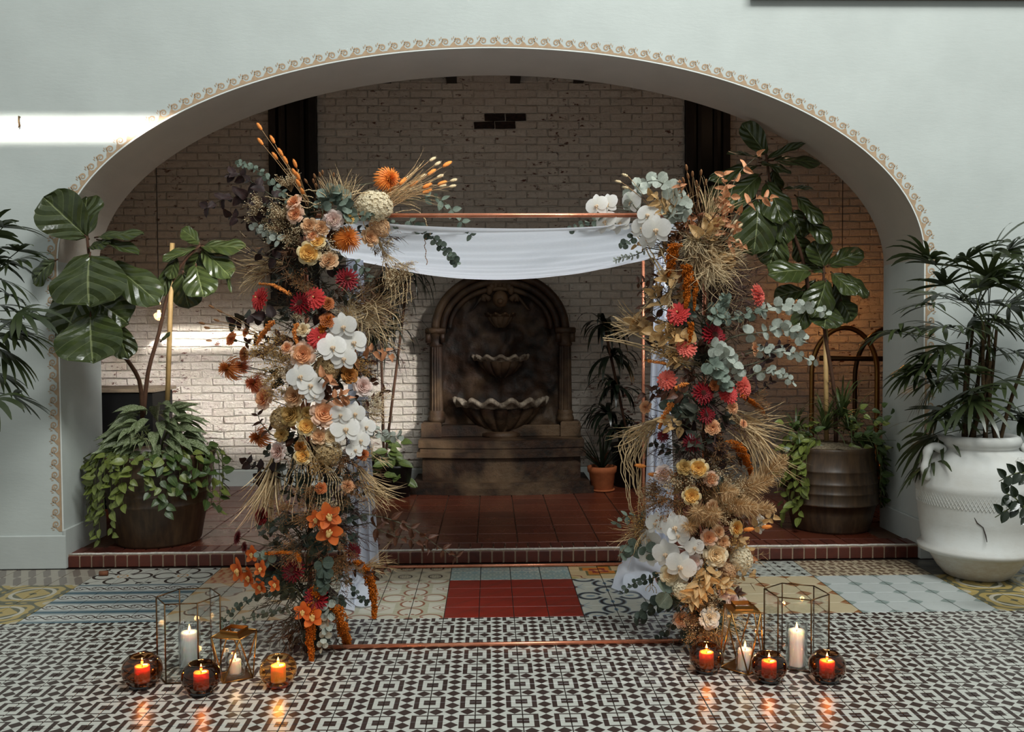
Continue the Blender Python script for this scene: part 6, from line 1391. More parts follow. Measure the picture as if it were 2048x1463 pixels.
mum(459, 735, 54, 'bronze', 'bronze chrysanthemum sticking out furthest from the left column', (-0.5, 0))
mum(484, 730, 34, 'rust', 'rust chrysanthemum half hidden behind the outermost bronze one', (-0.2, 0.1), 0.06)
mum(510, 765, 48, 'rust', 'rust chrysanthemum just above the peach rose at the left column edge', (-0.4, 0))
mum(519, 872, 50, 'bronze', 'bronze chrysanthemum with drooping petals above the blush rose of the left column', (-0.5, -0.2))
hyd(748, 413, 66, 'cream', 'large cream hydrangea at the top of the left column', 1.25); hyd(758, 455, 46, 'peach', 'peach hydrangea below the large cream one'); hyd(565, 838, 52, 'tan', 'tan hydrangea behind the mustard rose of the left column', 1, 0.04); hyd(655, 735, 56, 'tan', 'tan hydrangea between the two groups of white orchids in the left column', 1, 0.04); hyd(655, 905, 60, 'tan', 'tan hydrangea behind the hanging pale strands of the left column', 1, 0.04)
rose(588, 404, 34, 'peach', 'small peach rose topmost in the left column', (-.2, .3)); rose(591, 428, 36, 'peach', 'peach rose directly beneath the topmost one of the left column'); rose(667, 439, 38, 'blush', 'pinkish white rose beside the top eucalyptus rosette'); rose(619, 451, 32, 'tan', 'tan rose beside gypsophila near the top of the left column'); rose(643, 455, 32, 'tan', 'tan rose between the pinkish white rose and the yellow pair'); rose(626, 470, 28, 'peach', 'small peach rose over the pale yellow roses of the left column')
rose(618, 506, 44, 'yellow', 'large open pale yellow rose in the upper left column', (0, -.1)); rose(635, 482, 32, 'yellow', 'smaller pale yellow rose above the large open one'); rose(658, 521, 36, 'tan', 'tan rose under the spidery orange chrysanthemum'); rose(740, 474, 36, 'tan', 'tan rose at the edge of the white swag', (.2, 0)); rose(700, 437, 24, 'yellow', 'little yellow rose against the cream hydrangea')
dahlia(694, 558, 44, 'red', 'dark red dahlia below the roses near the top of the left column'); dahlia(520, 597, 44, 'coral', 'coral dahlia alone at the outer edge of the left column', (-.2, .2)); dahlia(602, 606, 44, 'red', 'dark red dahlia touching a coral one in the left column'); dahlia(629, 597, 42, 'coral', 'coral dahlia touching a dark red one in the left column'); dahlia(636, 676, 40, 'coral', 'coral dahlia beside the top white orchids of the left column', (.1, 0))
rose(606, 659, 28, 'cream', 'small round cream rose between orange celosia and coral dahlia'); rose(606, 708, 48, 'peach', 'large peach garden rose left of the upper white orchids'); rose(529, 795, 46, 'peach', 'peach garden rose at the outer edge of the left column', (-.3, .1)); rose(648, 826, 52, 'peach', 'large peach garden rose left of the lower white orchids'); rose(589, 791, 44, 'tan', 'open tan rose below the middle white orchids'); rose(582, 828, 44, 'mustard', 'mustard rose left of the largest peach rose in the left column'); rose(613, 852, 36, 'yellow', 'pale yellow rose tucked under the large peach one')
rose(638, 872, 32, 'tan', 'tan rose above the hanging pale strands'); rose(660, 874, 34, 'cream', 'cream rose touching the lowest white orchids of the left column'); rose(725, 772, 40, 'blush', 'blush rose at the inner edge of the left column', (.2, 0)); rose(699, 749, 34, 'bronze', 'bronze ruffled rose beside the blush rose of the inner edge'); rose(557, 902, 40, 'blush', 'blush white rose at the outer edge above the raffia sheaf', (-.2, 0)); rose(606, 911, 34, 'yellow', 'yellow centred pale rose among the hanging pale strands'); rose(601, 893, 26, 'bronze', 'small amber rose above the yellow centred one'); rose(574, 695, 26, 'peach', 'small dusty peach rose beside the large garden rose'); rose(614, 825, 24, 'mustard', 'small mustard rose between two larger roses'); rose(563, 868, 28, 'mustard', 'pale mustard rose above the outer blush white one')
rose(523, 1032, 32, 'burgundy', 'burgundy rose at the outer edge of the lower left column', (-.2, 0))
for x, y, s, l in ((686, 652, 50, 'topmost white orchid of the left column'), (706, 684, 52, 'white orchid nearest the dried grass in the left column'), (664, 694, 54, 'white orchid lying over the coral dahlia side of its spray'), (687, 716, 48, 'lowest white orchid of the upper spray in the left column'), (601, 752, 52, 'left white orchid of the middle pair in the left column'), (622, 770, 52, 'right white orchid of the middle pair in the left column'), (629, 790, 36, 'small white orchid hanging below the middle pair'), (709, 826, 44, 'topmost white orchid of the lower spray in the left column'), (690, 857, 56, 'largest white orchid of the lower spray in the left column'), (681, 828, 40, 'white orchid beside the largest peach rose'), (732, 853, 38, 'white orchid bud-like at the inner edge near grey eucalyptus'), (720, 880, 42, 'white orchid under the largest one of its spray'), (709, 899, 36, 'lowest white orchid of the lower spray in the left column')): orchid(x, y, s, l)
carn(464, 678, 32, 'orange', 'orange carnation furthest out near the bright wall'); carn(490, 708, 30, 'rust', 'dusty orange carnation above the outermost bronze chrysanthemum'); carn(493, 664, 22, 'orange', 'small orange carnation under the dark leaf cluster'); carn(725, 909, 26, 'orange', 'small orange carnation under the white orchids of the inner edge'); carn(642, 976, 26, 'orange', 'small orange carnation behind the hanging strands, the outer one'); carn(695, 972, 28, 'peach', 'peach carnation behind the hanging strands, nearer the drape'); carn(655, 607, 30, 'rust', 'amber ruffled bloom beside the coral dahlia pair'); carn(655, 641, 34, 'rust', 'amber ruffled bloom over the upper white orchids')
for x, y, s, l in ((656, 1031, 46, 'upper orange orchid in the middle of the lower left column'), (660, 1062, 48, 'lower orange orchid in the middle of the lower left column'), (632, 1038, 32, 'orange orchid half hidden beside the central pair'), (480, 1140, 44, 'orange orchid at the outermost edge over the step'), (500, 1154, 36, 'orange orchid below the outermost one over the step'), (524, 1137, 30, 'orange orchid between the outermost one and dark leaves'), (506, 1108, 30, 'highest orange orchid in the outer cluster over the step'), (521, 1172, 30, 'lowest orange orchid in the outer cluster over the step'), (552, 1168, 28, 'orange orchid beneath the deep burgundy dahlia'), (607, 1222, 34, 'left orange orchid of the bottom pair'), (627, 1232, 40, 'right orange orchid of the bottom pair')): cymb(x, y, s, l)
dahlia(475, 1075, 30, 'burgundy', 'burgundy dahlia seen from the side above the orange orchids', (-.8, .2)); dahlia(632, 1198, 46, 'red', 'dark red dahlia over the bottom orange orchids'); dahlia(586, 1139, 46, 'burgundy', 'deep burgundy dahlia in the shade of the lower left column'); dahlia(706, 1102, 34, 'burgundy', 'burgundy dahlia beside the white drape, lower left column'); dahlia(489, 1094, 24, 'burgundy', 'small burgundy dahlia above the outer orange orchids', (-.4, 0))
tassel([(636, 1170), (625, 1225), (620, 1275), (624, 1322)], 28, 'amber amaranth tassel hanging lowest under the left column'); tassel([(672, 1212), (683, 1250), (694, 1285), (697, 1318)], 30, 'amber amaranth tassel just behind the front copper rail'); tassel([(712, 1122), (735, 1148), (746, 1185), (749, 1236)], 28, 'amber amaranth tassel arching out beside the drape'); tassel([(536, 1106), (565, 1104), (590, 1108), (600, 1122)], 18, 'amber amaranth lying sideways over the outer orange orchids', n=500)
tassel([(545, 642), (535, 655), (522, 672), (514, 688)], 15, 'orange celosia spike slanting outward in the left column', M_bun, 300, 'celosia', grp='celosia spikes'); tassel([(594, 648), (590, 660), (591, 675), (596, 690)], 13, 'orange celosia spike curling beside the cream rose', M_bun, 300, 'celosia', grp='celosia spikes'); tassel([(582, 590), (560, 577), (543, 569), (518, 567)], 12, 'orange celosia spike pointing outward above the coral dahlia', M_bun, 260, 'celosia', grp='celosia spikes'); tassel([(660, 632), (652, 645), (645, 655), (642, 668)], 22, 'amber celosia plume over the upper white orchids', M_ama, 400, 'celosia', grp='celosia spikes')
# eucalyptus and leaf sprays, left
spray('eucalyptus', [(610, 430), (560, 380), (515, 340), (474, 325)], 22, 14, LM['euc'], 'grey eucalyptus stem reaching up and outward at the top left', 'eucalyptus', 'eucalyptus stems', dd=0.02)
spray('eucalyptus', [(642, 440), (650, 395), (672, 385), (690, 410), (697, 438)], 15, 26, [LM['euc'], LM['eucd']], 'big-leaved eucalyptus curling over the top of the left column', 'eucalyptus', 'eucalyptus stems', taper=0.1)
spray('eucalyptus', [(712, 432), (745, 432), (775, 440), (795, 455)], 14, 13, LM['euc'], 'small-leaved eucalyptus lying across the cream hydrangea', 'eucalyptus', 'eucalyptus stems', dd=-0.05)
spray('eucalyptus', [(800, 430), (840, 455), (875, 485), (900, 510), (914, 528)], 17, 19, [LM['euc'], LM['eucd']], 'dense eucalyptus stem drooping over the white swag', 'eucalyptus', 'eucalyptus stems')
spray('eucalyptus', [(825, 400), (870, 395), (900, 415), (925, 445), (945, 475)], 9, 27, LM['eucl'], 'long-leaved eucalyptus reaching over the top rail', 'eucalyptus', 'eucalyptus stems', w=0.62)
spray('eucalyptus', [(570, 485), (545, 475), (525, 460), (505, 448)], 9, 20, LM['eucp'], 'pale eucalyptus pointing outward under the gypsophila', 'eucalyptus', 'eucalyptus stems'); spray('eucalyptus', [(700, 520), (725, 535), (735, 550), (740, 562)], 6, 22, LM['eucl'], 'few-leaved eucalyptus above the top dark red dahlia', 'eucalyptus', 'eucalyptus stems', w=0.6); spray('eucalyptus', [(735, 850), (760, 868), (785, 872), (803, 870)], 7, 19, LM['eucp'], 'pale eucalyptus beside the lowest white orchids', 'eucalyptus', 'eucalyptus stems')
spray('eucalyptus', [(590, 1175), (540, 1185), (485, 1205), (444, 1240)], 15, 15, LM['eucd'], 'thin eucalyptus reaching down to the brass lantern, the upper one', 'eucalyptus', 'eucalyptus stems'); spray('eucalyptus', [(590, 1215), (550, 1222), (500, 1235), (440, 1252)], 15, 14, LM['euc'], 'thin eucalyptus reaching down to the brass lantern, the lower one', 'eucalyptus', 'eucalyptus stems'); spray('eucalyptus', [(640, 1115), (648, 1140), (645, 1160), (640, 1180)], 9, 26, LM['eucd'], 'dark round-leaved eucalyptus in the middle of the lower left column', 'eucalyptus', 'eucalyptus stems', dd=-0.03); spray('eucalyptus', [(655, 1190), (655, 1230), (650, 1265), (642, 1300)], 10, 20, LM['eucp'], 'grey eucalyptus hanging between two amaranth tassels', 'eucalyptus', 'eucalyptus stems'); spray('eucalyptus', [(545, 1130), (530, 1115), (515, 1105)], 4, 22, LM['euc'], 'short eucalyptus sprig behind the outer orange orchids', 'eucalyptus', 'eucalyptus stems'); spray('eucalyptus', [(690, 1150), (715, 1190), (735, 1205)], 7, 14, LM['eucd'], 'dark eucalyptus sprig beside the arching amaranth', 'eucalyptus', 'eucalyptus stems')
spray('smoke_bush', [(560, 430), (510, 400), (460, 395), (408, 418)], 9, 38, LM['smk'], 'dark burgundy smoke bush branch at the outer top of the left column', 'foliage', 'smoke bush branches', w=0.72, dd=0.06); spray('smoke_bush', [(570, 410), (520, 375), (480, 350), (455, 350)], 8, 36, LM['smk'], 'dark burgundy smoke bush branch behind the top eucalyptus', 'foliage', 'smoke bush branches', w=0.72, dd=0.08); spray('smoke_bush', [(560, 450), (500, 440), (455, 432)], 6, 34, LM['smk'], 'lowest burgundy smoke bush branch at the outer top', 'foliage', 'smoke bush branches', w=0.72, dd=0.06)
spray('dark_leaf_spray', [(560, 520), (530, 510), (498, 500)], 4, 32, LM['smk'], 'small dark leaf spray beside the straw at the upper left', 'foliage', 'dark leaf sprays', w=0.75); spray('dark_leaf_spray', [(560, 640), (520, 632), (485, 640), (462, 645)], 9, 36, [LM['smk'], LM['dgr']], 'dusky leaf cluster under the outer coral dahlia', 'foliage', 'dark leaf sprays', w=0.66); spray('dark_leaf_spray', [(560, 945), (520, 935), (485, 920)], 6, 28, LM['smk'], 'dark round-leaved twig below the outer blush white rose', 'foliage', 'dark leaf sprays', w=0.9); spray('dark_leaf_spray', [(560, 955), (525, 955), (505, 965)], 4, 28, LM['smk'], 'dark round-leaved twig against the raffia sheaf', 'foliage', 'dark leaf sprays', w=0.9)
spray('brown_leaf_branch', [(720, 1030), (770, 1035), (830, 1060), (880, 1095), (915, 1115)], 11, 36, LM['brn'], 'long dry brown branch drooping over the step', 'foliage', 'brown dry branches', w=0.42); spray('brown_leaf_branch', [(730, 1045), (785, 1070), (830, 1080), (860, 1100)], 8, 32, LM['brn'], 'shorter dry brown branch below the long one over the step', 'foliage', 'brown dry branches', w=0.42); spray('brown_leaf_branch', [(700, 1130), (745, 1150), (780, 1130)], 5, 26, LM['brn'], 'small dry brown branch low beside the drape', 'foliage', 'brown dry branches', w=0.5)
spray('copper_leaf_spray', [(690, 720), (730, 710), (765, 700), (785, 715)], 6, 32, LM['cop'], 'coppery dry leaves at the inner edge beside the orchids', 'foliage', 'copper leaf sprays', w=0.5); spray('copper_leaf_spray', [(640, 760), (655, 750), (660, 770)], 3, 34, LM['cop'], 'coppery folded leaf beside the middle white orchids', 'foliage', 'copper leaf sprays', w=0.5, dd=-.05); spray('copper_leaf_spray', [(660, 800), (685, 790), (700, 800)], 5, 30, LM['cop'], 'coppery leaves above the lower white orchids', 'foliage', 'copper leaf sprays', w=0.5, dd=-.04); spray('copper_leaf_spray', [(545, 870), (522, 845), (514, 822)], 3, 32, LM['brn'], 'brown curled leaf above the drooping bronze chrysanthemum', 'foliage', 'copper leaf sprays', w=0.35); spray('copper_leaf_spray', [(700, 800), (745, 800), (772, 775)], 5, 26, LM['brn'], 'brown leaves below the inner blush rose', 'foliage', 'copper leaf sprays', w=0.5)
for x, y, s, k, d, l in ((520, 425, 70, 'cream', (-.8, .3, .4), 'cream gypsophila spreading outward at the top of the left column'), (560, 440, 70, 'cream', (-.4, .2, .7), 'cream gypsophila beneath the topmost small peach roses'), (575, 355, 50, 'cream', (-.2, .9, .1), 'cream gypsophila between bunny tails and eucalyptus'), (645, 500, 60, 'cream', (0, -.2, 1), 'cream gypsophila among the pale yellow roses'), (795, 560, 80, 'cream', (.5, -.7, .2), 'gypsophila hanging from the swag edge beside pale strands'), (595, 625, 44, 'cream', (0, 0, 1), 'white gypsophila under the coral dahlia pair'), (560, 700, 80, 'mustard', (-.3, .1, .8), 'mustard gypsophila beside the large peach garden rose'), (535, 740, 70, 'mustard', (-.5, 0, .7), 'mustard gypsophila above the outer rust chrysanthemums'), (575, 745, 60, 'cream', (-.2, 0, .8), 'cream gypsophila left of the middle white orchids'), (750, 815, 74, 'cream', (.7, .2, .4), 'cream gypsophila at the inner edge above pale eucalyptus'), (620, 1035, 70, 'rust', (-.3, -.1, .9), 'rust gypsophila left of the central orange orchids'), (700, 985, 70, 'rust', (.3, -.2, .8), 'rust gypsophila behind the inner peach carnation'), (690, 1140, 80, 'rust', (.2, -.3, .8), 'rust gypsophila between drape and dark eucalyptus'), (655, 1010, 40, 'cream', (0, .1, 1), 'little cream gypsophila over the upper orange orchid'), (505, 690, 60, 'mustard', (-.7, .2, .5), 'mustard gypsophila between the outer carnations'), (560, 1015, 60, 'rust', (-.5, 0, .8), 'rust gypsophila beside the burgundy rose')): gyp(x, y, s, k, d, l)
strands('hanging_strands', [[(755, 470), (765, 500), (766 + i * 7, 540), (766 + i * 8, 570 + R.uniform(0, 45))] for i in range(8)], 'pale knobbly strands hanging in front of the white swag', 'dried strands', M_raf, 'hanging strands', bead=True)
strands('hanging_strands', [[(600, 862), (592 + i * 3, 900), (590 + i * 5 - (8 - i) * 2, 950), (575 + i * 6 - (8 - i) * 2, 1000 + R.uniform(-20, 45))] for i in range(11)], 'bundle of pale knobbly strands down the middle of the left column', 'dried strands', M_raf, 'hanging strands', bead=True); strands('hanging_strands', [[(620, 880), (645, 920), (655 + i * 5, 960), (650 + i * 7, 1005 + R.uniform(-15, 35))] for i in range(6)], 'pale knobbly strands beside the central bundle, toward the drape', 'dried strands', M_raf, 'hanging strands', bead=True)
strands('curling_twig', [[(640, 410), (600, 400), (560, 398), (530, 392)], [(640, 405), (610, 415), (585, 395), (570, 385)], [(650, 410), (690, 390), (720, 380)], [(660, 415), (650, 390), (620, 380), (600, 385)], [(700, 410), (715, 430), (730, 450), (732, 480)], [(790, 425), (830, 420), (850, 440), (862, 470)], [(700, 400), (690, 420), (694, 445), (705, 470)], [(680, 400), (700, 390), (740, 385), (770, 395)], [(610, 430), (590, 410), (600, 390), (625, 395)]], 'pale curling twigs across the top of the left column', 'twig', M_raf, 'curling twigs', bead=True, rad=0.0022)
for pts in ([(852, 470), (850, 490), (854, 530)],): strands('hanging_strands', [pts], 'single dark bead strand hanging over the swag', 'dried strands', M_brfl, 'hanging strands', bead=True)
for x, y, s, k, d, l in ((505, 530, 110, 'straw', (-.9, -.1, .5), 'straw tuft at the outer edge of the upper left column'), (495, 560, 90, 'straw', (-.9, -.4, .3), 'lower straw tuft beneath the outer upper one'), (765, 620, 150, 'curly', (.9, -.2, .4), 'large wispy grass tuft beside the upper white orchids'), (780, 655, 150, 'curly', (.8, -.5, .3), 'wispy grass tuft falling below the large one'), (830, 372, 165, 'sheaf', (.95, .28, 0), 'straw sheaf leaning over the top rail, upper part'), (815, 385, 150, 'sheaf', (.95, .18, .1), 'straw sheaf leaning over the top rail, lower part'), (700, 375, 90, 'straw', (.3, .9, .2), 'short straw standing beside the proud orange chrysanthemum'), (665, 370, 70, 'straw', (.1, .9, .3), 'few dry grasses standing over the eucalyptus rosette'), (525, 1000, 170, 'raffia', (-.30, -1, .2), 'pale raffia sheaf hanging from the outer edge, left column'), (540, 975, 150, 'raffia', (-.15, -1, .3), 'pale raffia hanging nearer the column, left column'), (755, 985, 120, 'straw', (.6, -.75, .2), 'straw tuft drooping before the terracotta floor'), (765, 1000, 100, 'straw', (.8, -.6, .1), 'straw tip drooping beyond the floor-side tuft'), (770, 1125, 90, 'straw', (.8, .2, .3), 'small straw tuft low above the back rail'), (700, 625, 60, 'feather', (.3, .2, .8), 'feathery cream tuft over the upper white orchids'), (735, 655, 70, 'feather', (.7, -.2, .5), 'feathery cream tuft in the wispy grass')): tuft(x, y, s, k, d, l)
for x, y, s, k, d in ((545, 500, 110, 'dark', (-.6, -.3, .5)), (565, 520, 110, 'brown', (-.4, -.6, .5)), (580, 550, 100, 'dark', (-.2, -.6, .6)), (620, 545, 90, 'dark', (0, -.5, .7)), (640, 580, 90, 'dark', (.2, -.4, .7)), (660, 600, 100, 'brown', (.3, -.5, .6)), (540, 560, 100, 'brown', (-.6, -.5, .3)), (715, 600, 110, 'brown', (.7, -.3, .4)), (740, 580, 110, 'brown', (.8, .1, .3)), (730, 690, 90, 'brown', (.6, .2, .5)), (560, 620, 90, 'dark', (-.5, 0, .6)), (600, 950, 110, 'dark', (-.2, -.4, .7)), (655, 950, 120, 'brown', (.2, -.3, .7)), (700, 940, 110, 'mauve', (.5, -.3, .5)), (620, 1000, 120, 'dark', (-.2, -.3, .7)), (700, 1040, 130, 'mauve', (.5, -.2, .5)), (690, 1085, 110, 'mauve', (.4, -.4, .6)), (590, 1060, 110, 'dark', (-.4, -.1, .6)), (620, 1090, 120, 'dark', (0, -.4, .7)), (655, 1110, 120, 'brown', (.1, -.5, .7)), (560, 1095, 100, 'dark', (-.6, 0, .5)), (600, 1180, 110, 'dark', (-.2, -.5, .6)), (565, 1215, 120, 'dark', (-.7, -.5, .4)), (640, 1180, 100, 'dark', (.2, -.4, .7)), (600, 1260, 130, 'dark', (-.4, -.9, .3)), (580, 1280, 120, 'brown', (-.5, -.9, .2)), (615, 1290, 110, 'dark', (-.1, -1, .3)), (680, 1160, 100, 'brown', (.5, -.4, .5)), (655, 1240, 110, 'dark', (.3, -.8, .4)), (540, 1180, 100, 'dark', (-.8, -.2, .4)), (725, 960, 110, 'straw', (.7, -.2, .4)), (745, 915, 120, 'straw', (.7, -.5, .4)), (705, 1010, 90, 'mauve', (.5, 0, .6)), (560, 440, 90, 'brown', (-.3, .4, .6)), (660, 420, 100, 'brown', (0, .5, .6)), (770, 480, 110, 'brown', (.7, -.2, .4)), (780, 600, 110, 'brown', (.8, -.4, .3)), (600, 600, 90, 'brown', (-.1, 0, .8)), (740, 740, 110, 'mauve', (.7, -.2, .4)), (715, 880, 100, 'mauve', (.5, -.4, .6))): needle(x, y, s, k, d, relate(x, y, {'dark': 'dusky needle sprig', 'brown': 'brown needle sprig', 'mauve': 'dark wiry sprig', 'straw': 'pale plumy sprig'}[k]))
def fill(n, tab, kinds, label, y0, y1, hwf=0.9, pals=None):
    for i in range(n):
        y = y0 + (y1 - y0) * (i + R.random()) / n; ax, hw = axis(tab, y); x = ax + R.uniform(-hwf, hwf) * hw; q = (x - ax) / hw; mesh, w = R.choice(kinds)
        spray('filler_sprig', [(ax + q * hw * 0.4, y + R.uniform(-15, 15)), (x, y), (x + q * 26 + R.uniform(-10, 10), y + R.uniform(-25, 25))], 5, R.uniform(22, 34), mesh, relate(x, y, label), 'foliage', 'leafy filler sprigs', w=w, dd=0.07)
fill(16, 600, [(LM['dgr'], .6), (LM['smk'], .65), (LM['brn'], .5)], 'dusky leafy sprig', 400, 760); fill(15, 600, [(LM['cop'], .5), (LM['brn'], .5), (LM['dgr'], .6)], 'brown leafy sprig', 680, 960); fill(26, 600, [(LM['dgr'], .6), (LM['eucd'], .9), (LM['smk'], .65), (LM['dgr'], .7)], 'dark leafy sprig', 930, 1290)
# ================================================================== RIGHT COLUMN
tails([(1373, 335), (1385, 348), (1376, 352), (1402, 345), (1393, 366), (1412, 364), (1367, 360), (1397, 378)], (1392, 450), 15, 'thin brown reed standing on top of the right column', mesh=BUNB)
tails([(1250, 350), (1237, 363), (1251, 375)], (1300, 420), 14, 'pale curved seed head over the top white orchids', mesh=BUNP, tilt=(-.8, -.2))
tails([(1470, 445), (1476, 462), (1465, 460), (1480, 452), (1460, 475), (1472, 482)], (1425, 520), 15, 'pale grass head at the right column\'s outer shoulder', mesh=BUNP, tilt=(.3, .2))
for x, y, s, l in ((1194, 411, 44, 'white orchid furthest out along the top rail'), (1216, 408, 42, 'white orchid beside the furthest one along the top rail'), (1263, 402, 44, 'ruffled white orchid above the top rail'), (1211, 443, 46, 'white orchid hanging just below the top rail'), (1241, 446, 42, 'white orchid against the swag, beside the hanging one'), (1297, 430, 46, 'white orchid over the rail beside eucalyptus'), (1313, 459, 56, 'largest white orchid at the top of the right column'), (1286, 456, 46, 'white orchid left of the largest top one'), (1296, 480, 36, 'lowest white orchid of the top spray in the right column')): orchid(x, y, s, l)
for x, y, s, l in ((1312, 1046, 44, 'topmost white orchid of the lower right spray'), (1351, 1053, 56, 'wide white orchid near the pampas plume'), (1300, 1078, 46, 'outermost white orchid of the lower right spray'), (1332, 1106, 54, 'white orchid in the middle of the lower right spray'), (1297, 1110, 42, 'white orchid over the pooled chiffon'), (1362, 1131, 58, 'large pointed white orchid lowest in the lower right spray'), (1357, 1070, 42, 'white orchid tucked below the wide one'), (1389, 1093, 36, 'white orchid beside the big cream rose')): orchid(x, y, s, l)
dahlia(1516, 591, 44, 'light', 'light coral dahlia alone on the outer side of the right column', (.2, .1)); dahlia(1356, 627, 44, 'coral', 'coral red dahlia under the amber amaranth of the right column'); dahlia(1427, 671, 50, 'red', 'large dark red dahlia in the middle of the right column'); dahlia(1373, 695, 38, 'light', 'coral dahlia with a pale eye beside golden leaves'); dahlia(1334, 760, 38, 'light', 'coral dahlia before the drape of the right column'); dahlia(1405, 786, 42, 'red', 'dark red dahlia beside the rust rose'); dahlia(1487, 773, 42, 'light', 'pink coral dahlia at the outer edge of the right column', (.1, 0)); dahlia(1456, 787, 38, 'coral', 'coral red dahlia touching the outer pink one'); dahlia(1412, 830, 34, 'red', 'small dark red dahlia above the peach carnation'); dahlia(1384, 885, 36, 'burgundy', 'burgundy dahlia in the shade under the carnations'); dahlia(1326, 872, 24, 'burgundy', 'small burgundy dahlia under the golden leaf')
carn(1509, 698, 30, 'peach', 'peach carnation standing out between pale eucalyptus stems'); carn(1292, 814, 28, 'peach', 'peach carnation in front of the back copper post'); carn(1464, 815, 30, 'peach', 'peach carnation under the coral dahlias'); carn(1425, 855, 34, 'peach', 'larger peach carnation under the small dark red dahlia'); carn(1486, 847, 20, 'peach', 'small peach carnation beside the dried grass'); carn(1428, 770, 26, 'rust', 'rust ruffled rose between two dahlias')
rose(1327, 948, 36, 'blush', 'blush rose before the drape in the lower right column'); rose(1422, 957, 30, 'peach', 'dusty pink rose in the lower right column'); rose(1397, 936, 38, 'yellow', 'yellow centred garden rose beside the dusty pink one'); rose(1369, 934, 30, 'mustard', 'mustard rose touching the yellow centred garden rose'); rose(1383, 991, 36, 'yellow', 'pale yellow garden rose above the wide white orchid'); rose(1425, 1012, 26, 'tan', 'small tan rose behind the pampas plume'); rose(1472, 1055, 34, 'yellow', 'round peach-yellow rose at the outer edge of the right column'); rose(1520, 1047, 36, 'white', 'white rose furthest out from the right column', (.3, .1)); rose(1418, 1074, 32, 'peach', 'peach rose above the big cream rose'); rose(1446, 1083, 28, 'tan', 'tan rose touching the big cream rose'); rose(1437, 1062, 26, 'tan', 'tan rose beneath the pampas plume'); rose(1431, 1108, 48, 'cream', 'big open cream rose in the lower right column'); rose(1342, 1148, 42, 'cream', 'creamy tan rose beside the large pointed orchid'); rose(1388, 1123, 32, 'blush', 'blush rose behind the pointed white orchid'); rose(1419, 1236, 42, 'white', 'ruffled cream white rose at the foot of the right column'); rose(1362, 1238, 32, 'peach', 'peach rose at the foot of the right column'); rose(1464, 1200, 32, 'blush', 'pink tinged rose over the tall brass lantern'); rose(1486, 1206, 24, 'blush', 'small pink rose beside the tall brass lantern'); rose(1448, 1185, 26, 'blush', 'pale pink rose above the tall brass lantern')
hyd(1480, 1118, 54, 'cream', 'cream hydrangea at the outer edge of the lower right column'); hyd(1364, 1178, 42, 'cream', 'cream hydrangea under the creamy tan rose'); hyd(1455, 1140, 40, 'peach', 'peach hydrangea below the big cream rose', 1, 0.04)
tassel([(1352, 488), (1345, 505), (1342, 530), (1338, 552)], 26, 'amber amaranth tassel under the largest top orchid'); tassel([(1372, 530), (1376, 555), (1374, 585), (1372, 615)], 22, 'amber amaranth tassel in the middle of the upper right column'); tassel([(1392, 560), (1391, 580), (1389, 600), (1388, 620)], 12, 'thin amber amaranth tassel beside the middle one', n=300); tassel([(1383, 645), (1381, 660), (1380, 672), (1379, 684)], 14, 'short golden amaranth over the large dark red dahlia', n=300); tassel([(1462, 882), (1480, 898), (1492, 920), (1504, 950)], 26, 'amber amaranth slanting outward above the tan plumes'); tassel([(1482, 790), (1500, 800), (1515, 812), (1528, 825)], 18, 'amber amaranth under the outer pink coral dahlia', n=400); tassel([(1296, 720), (1308, 723), (1318, 724), (1330, 726)], 14, 'orange celosia lying sideways before the copper post', M_bun, 260, 'celosia', grp='celosia spikes'); tassel([(1345, 805), (1334, 822), (1325, 838), (1319, 856)], 15, 'orange celosia spike slanting down before the drape', M_bun, 300, 'celosia', grp='celosia spikes'); tassel([(1372, 766), (1360, 772), (1350, 780)], 14, 'short orange celosia beside the drape dahlia', M_bun, 220, 'celosia', grp='celosia spikes')
for x, y, l in ((1281, 931, 'orange bunny tail in the raffia before the copper post'), (1307, 949, 'orange bunny tail beside the blush rose of the right column'), (1497, 1058, 'orange bunny tail beside the round peach-yellow rose'), (1533, 1053, 'orange bunny tail under the outermost white rose')): tail(x, y, (1390, y + 12), 24, l)
spray('eucalyptus', [(1290, 430), (1262, 400), (1280, 370), (1315, 362), (1350, 385), (1368, 410)], 15, 26, LM['eucp'], 'arching grey eucalyptus above the top white orchids', 'eucalyptus', 'eucalyptus stems', taper=0.05); spray('eucalyptus', [(1240, 440), (1200, 440), (1165, 448), (1138, 460)], 7, 18, LM['euc'], 'thin eucalyptus pointing inward along the swag', 'eucalyptus', 'eucalyptus stems'); spray('eucalyptus', [(1330, 440), (1350, 425), (1372, 430)], 7, 27, LM['eucp'], 'pale eucalyptus over the rail beside the largest top orchid', 'eucalyptus', 'eucalyptus stems'); spray('eucalyptus', [(1300, 495), (1270, 510), (1245, 515), (1228, 522)], 14, 13, LM['eucp'], 'ferny eucalyptus hanging below the swag end', 'eucalyptus', 'eucalyptus stems', w=0.5); spray('eucalyptus', [(1270, 470), (1255, 485), (1242, 490)], 4, 18, LM['euc'], 'short eucalyptus sprig against the swag end', 'eucalyptus', 'eucalyptus stems')
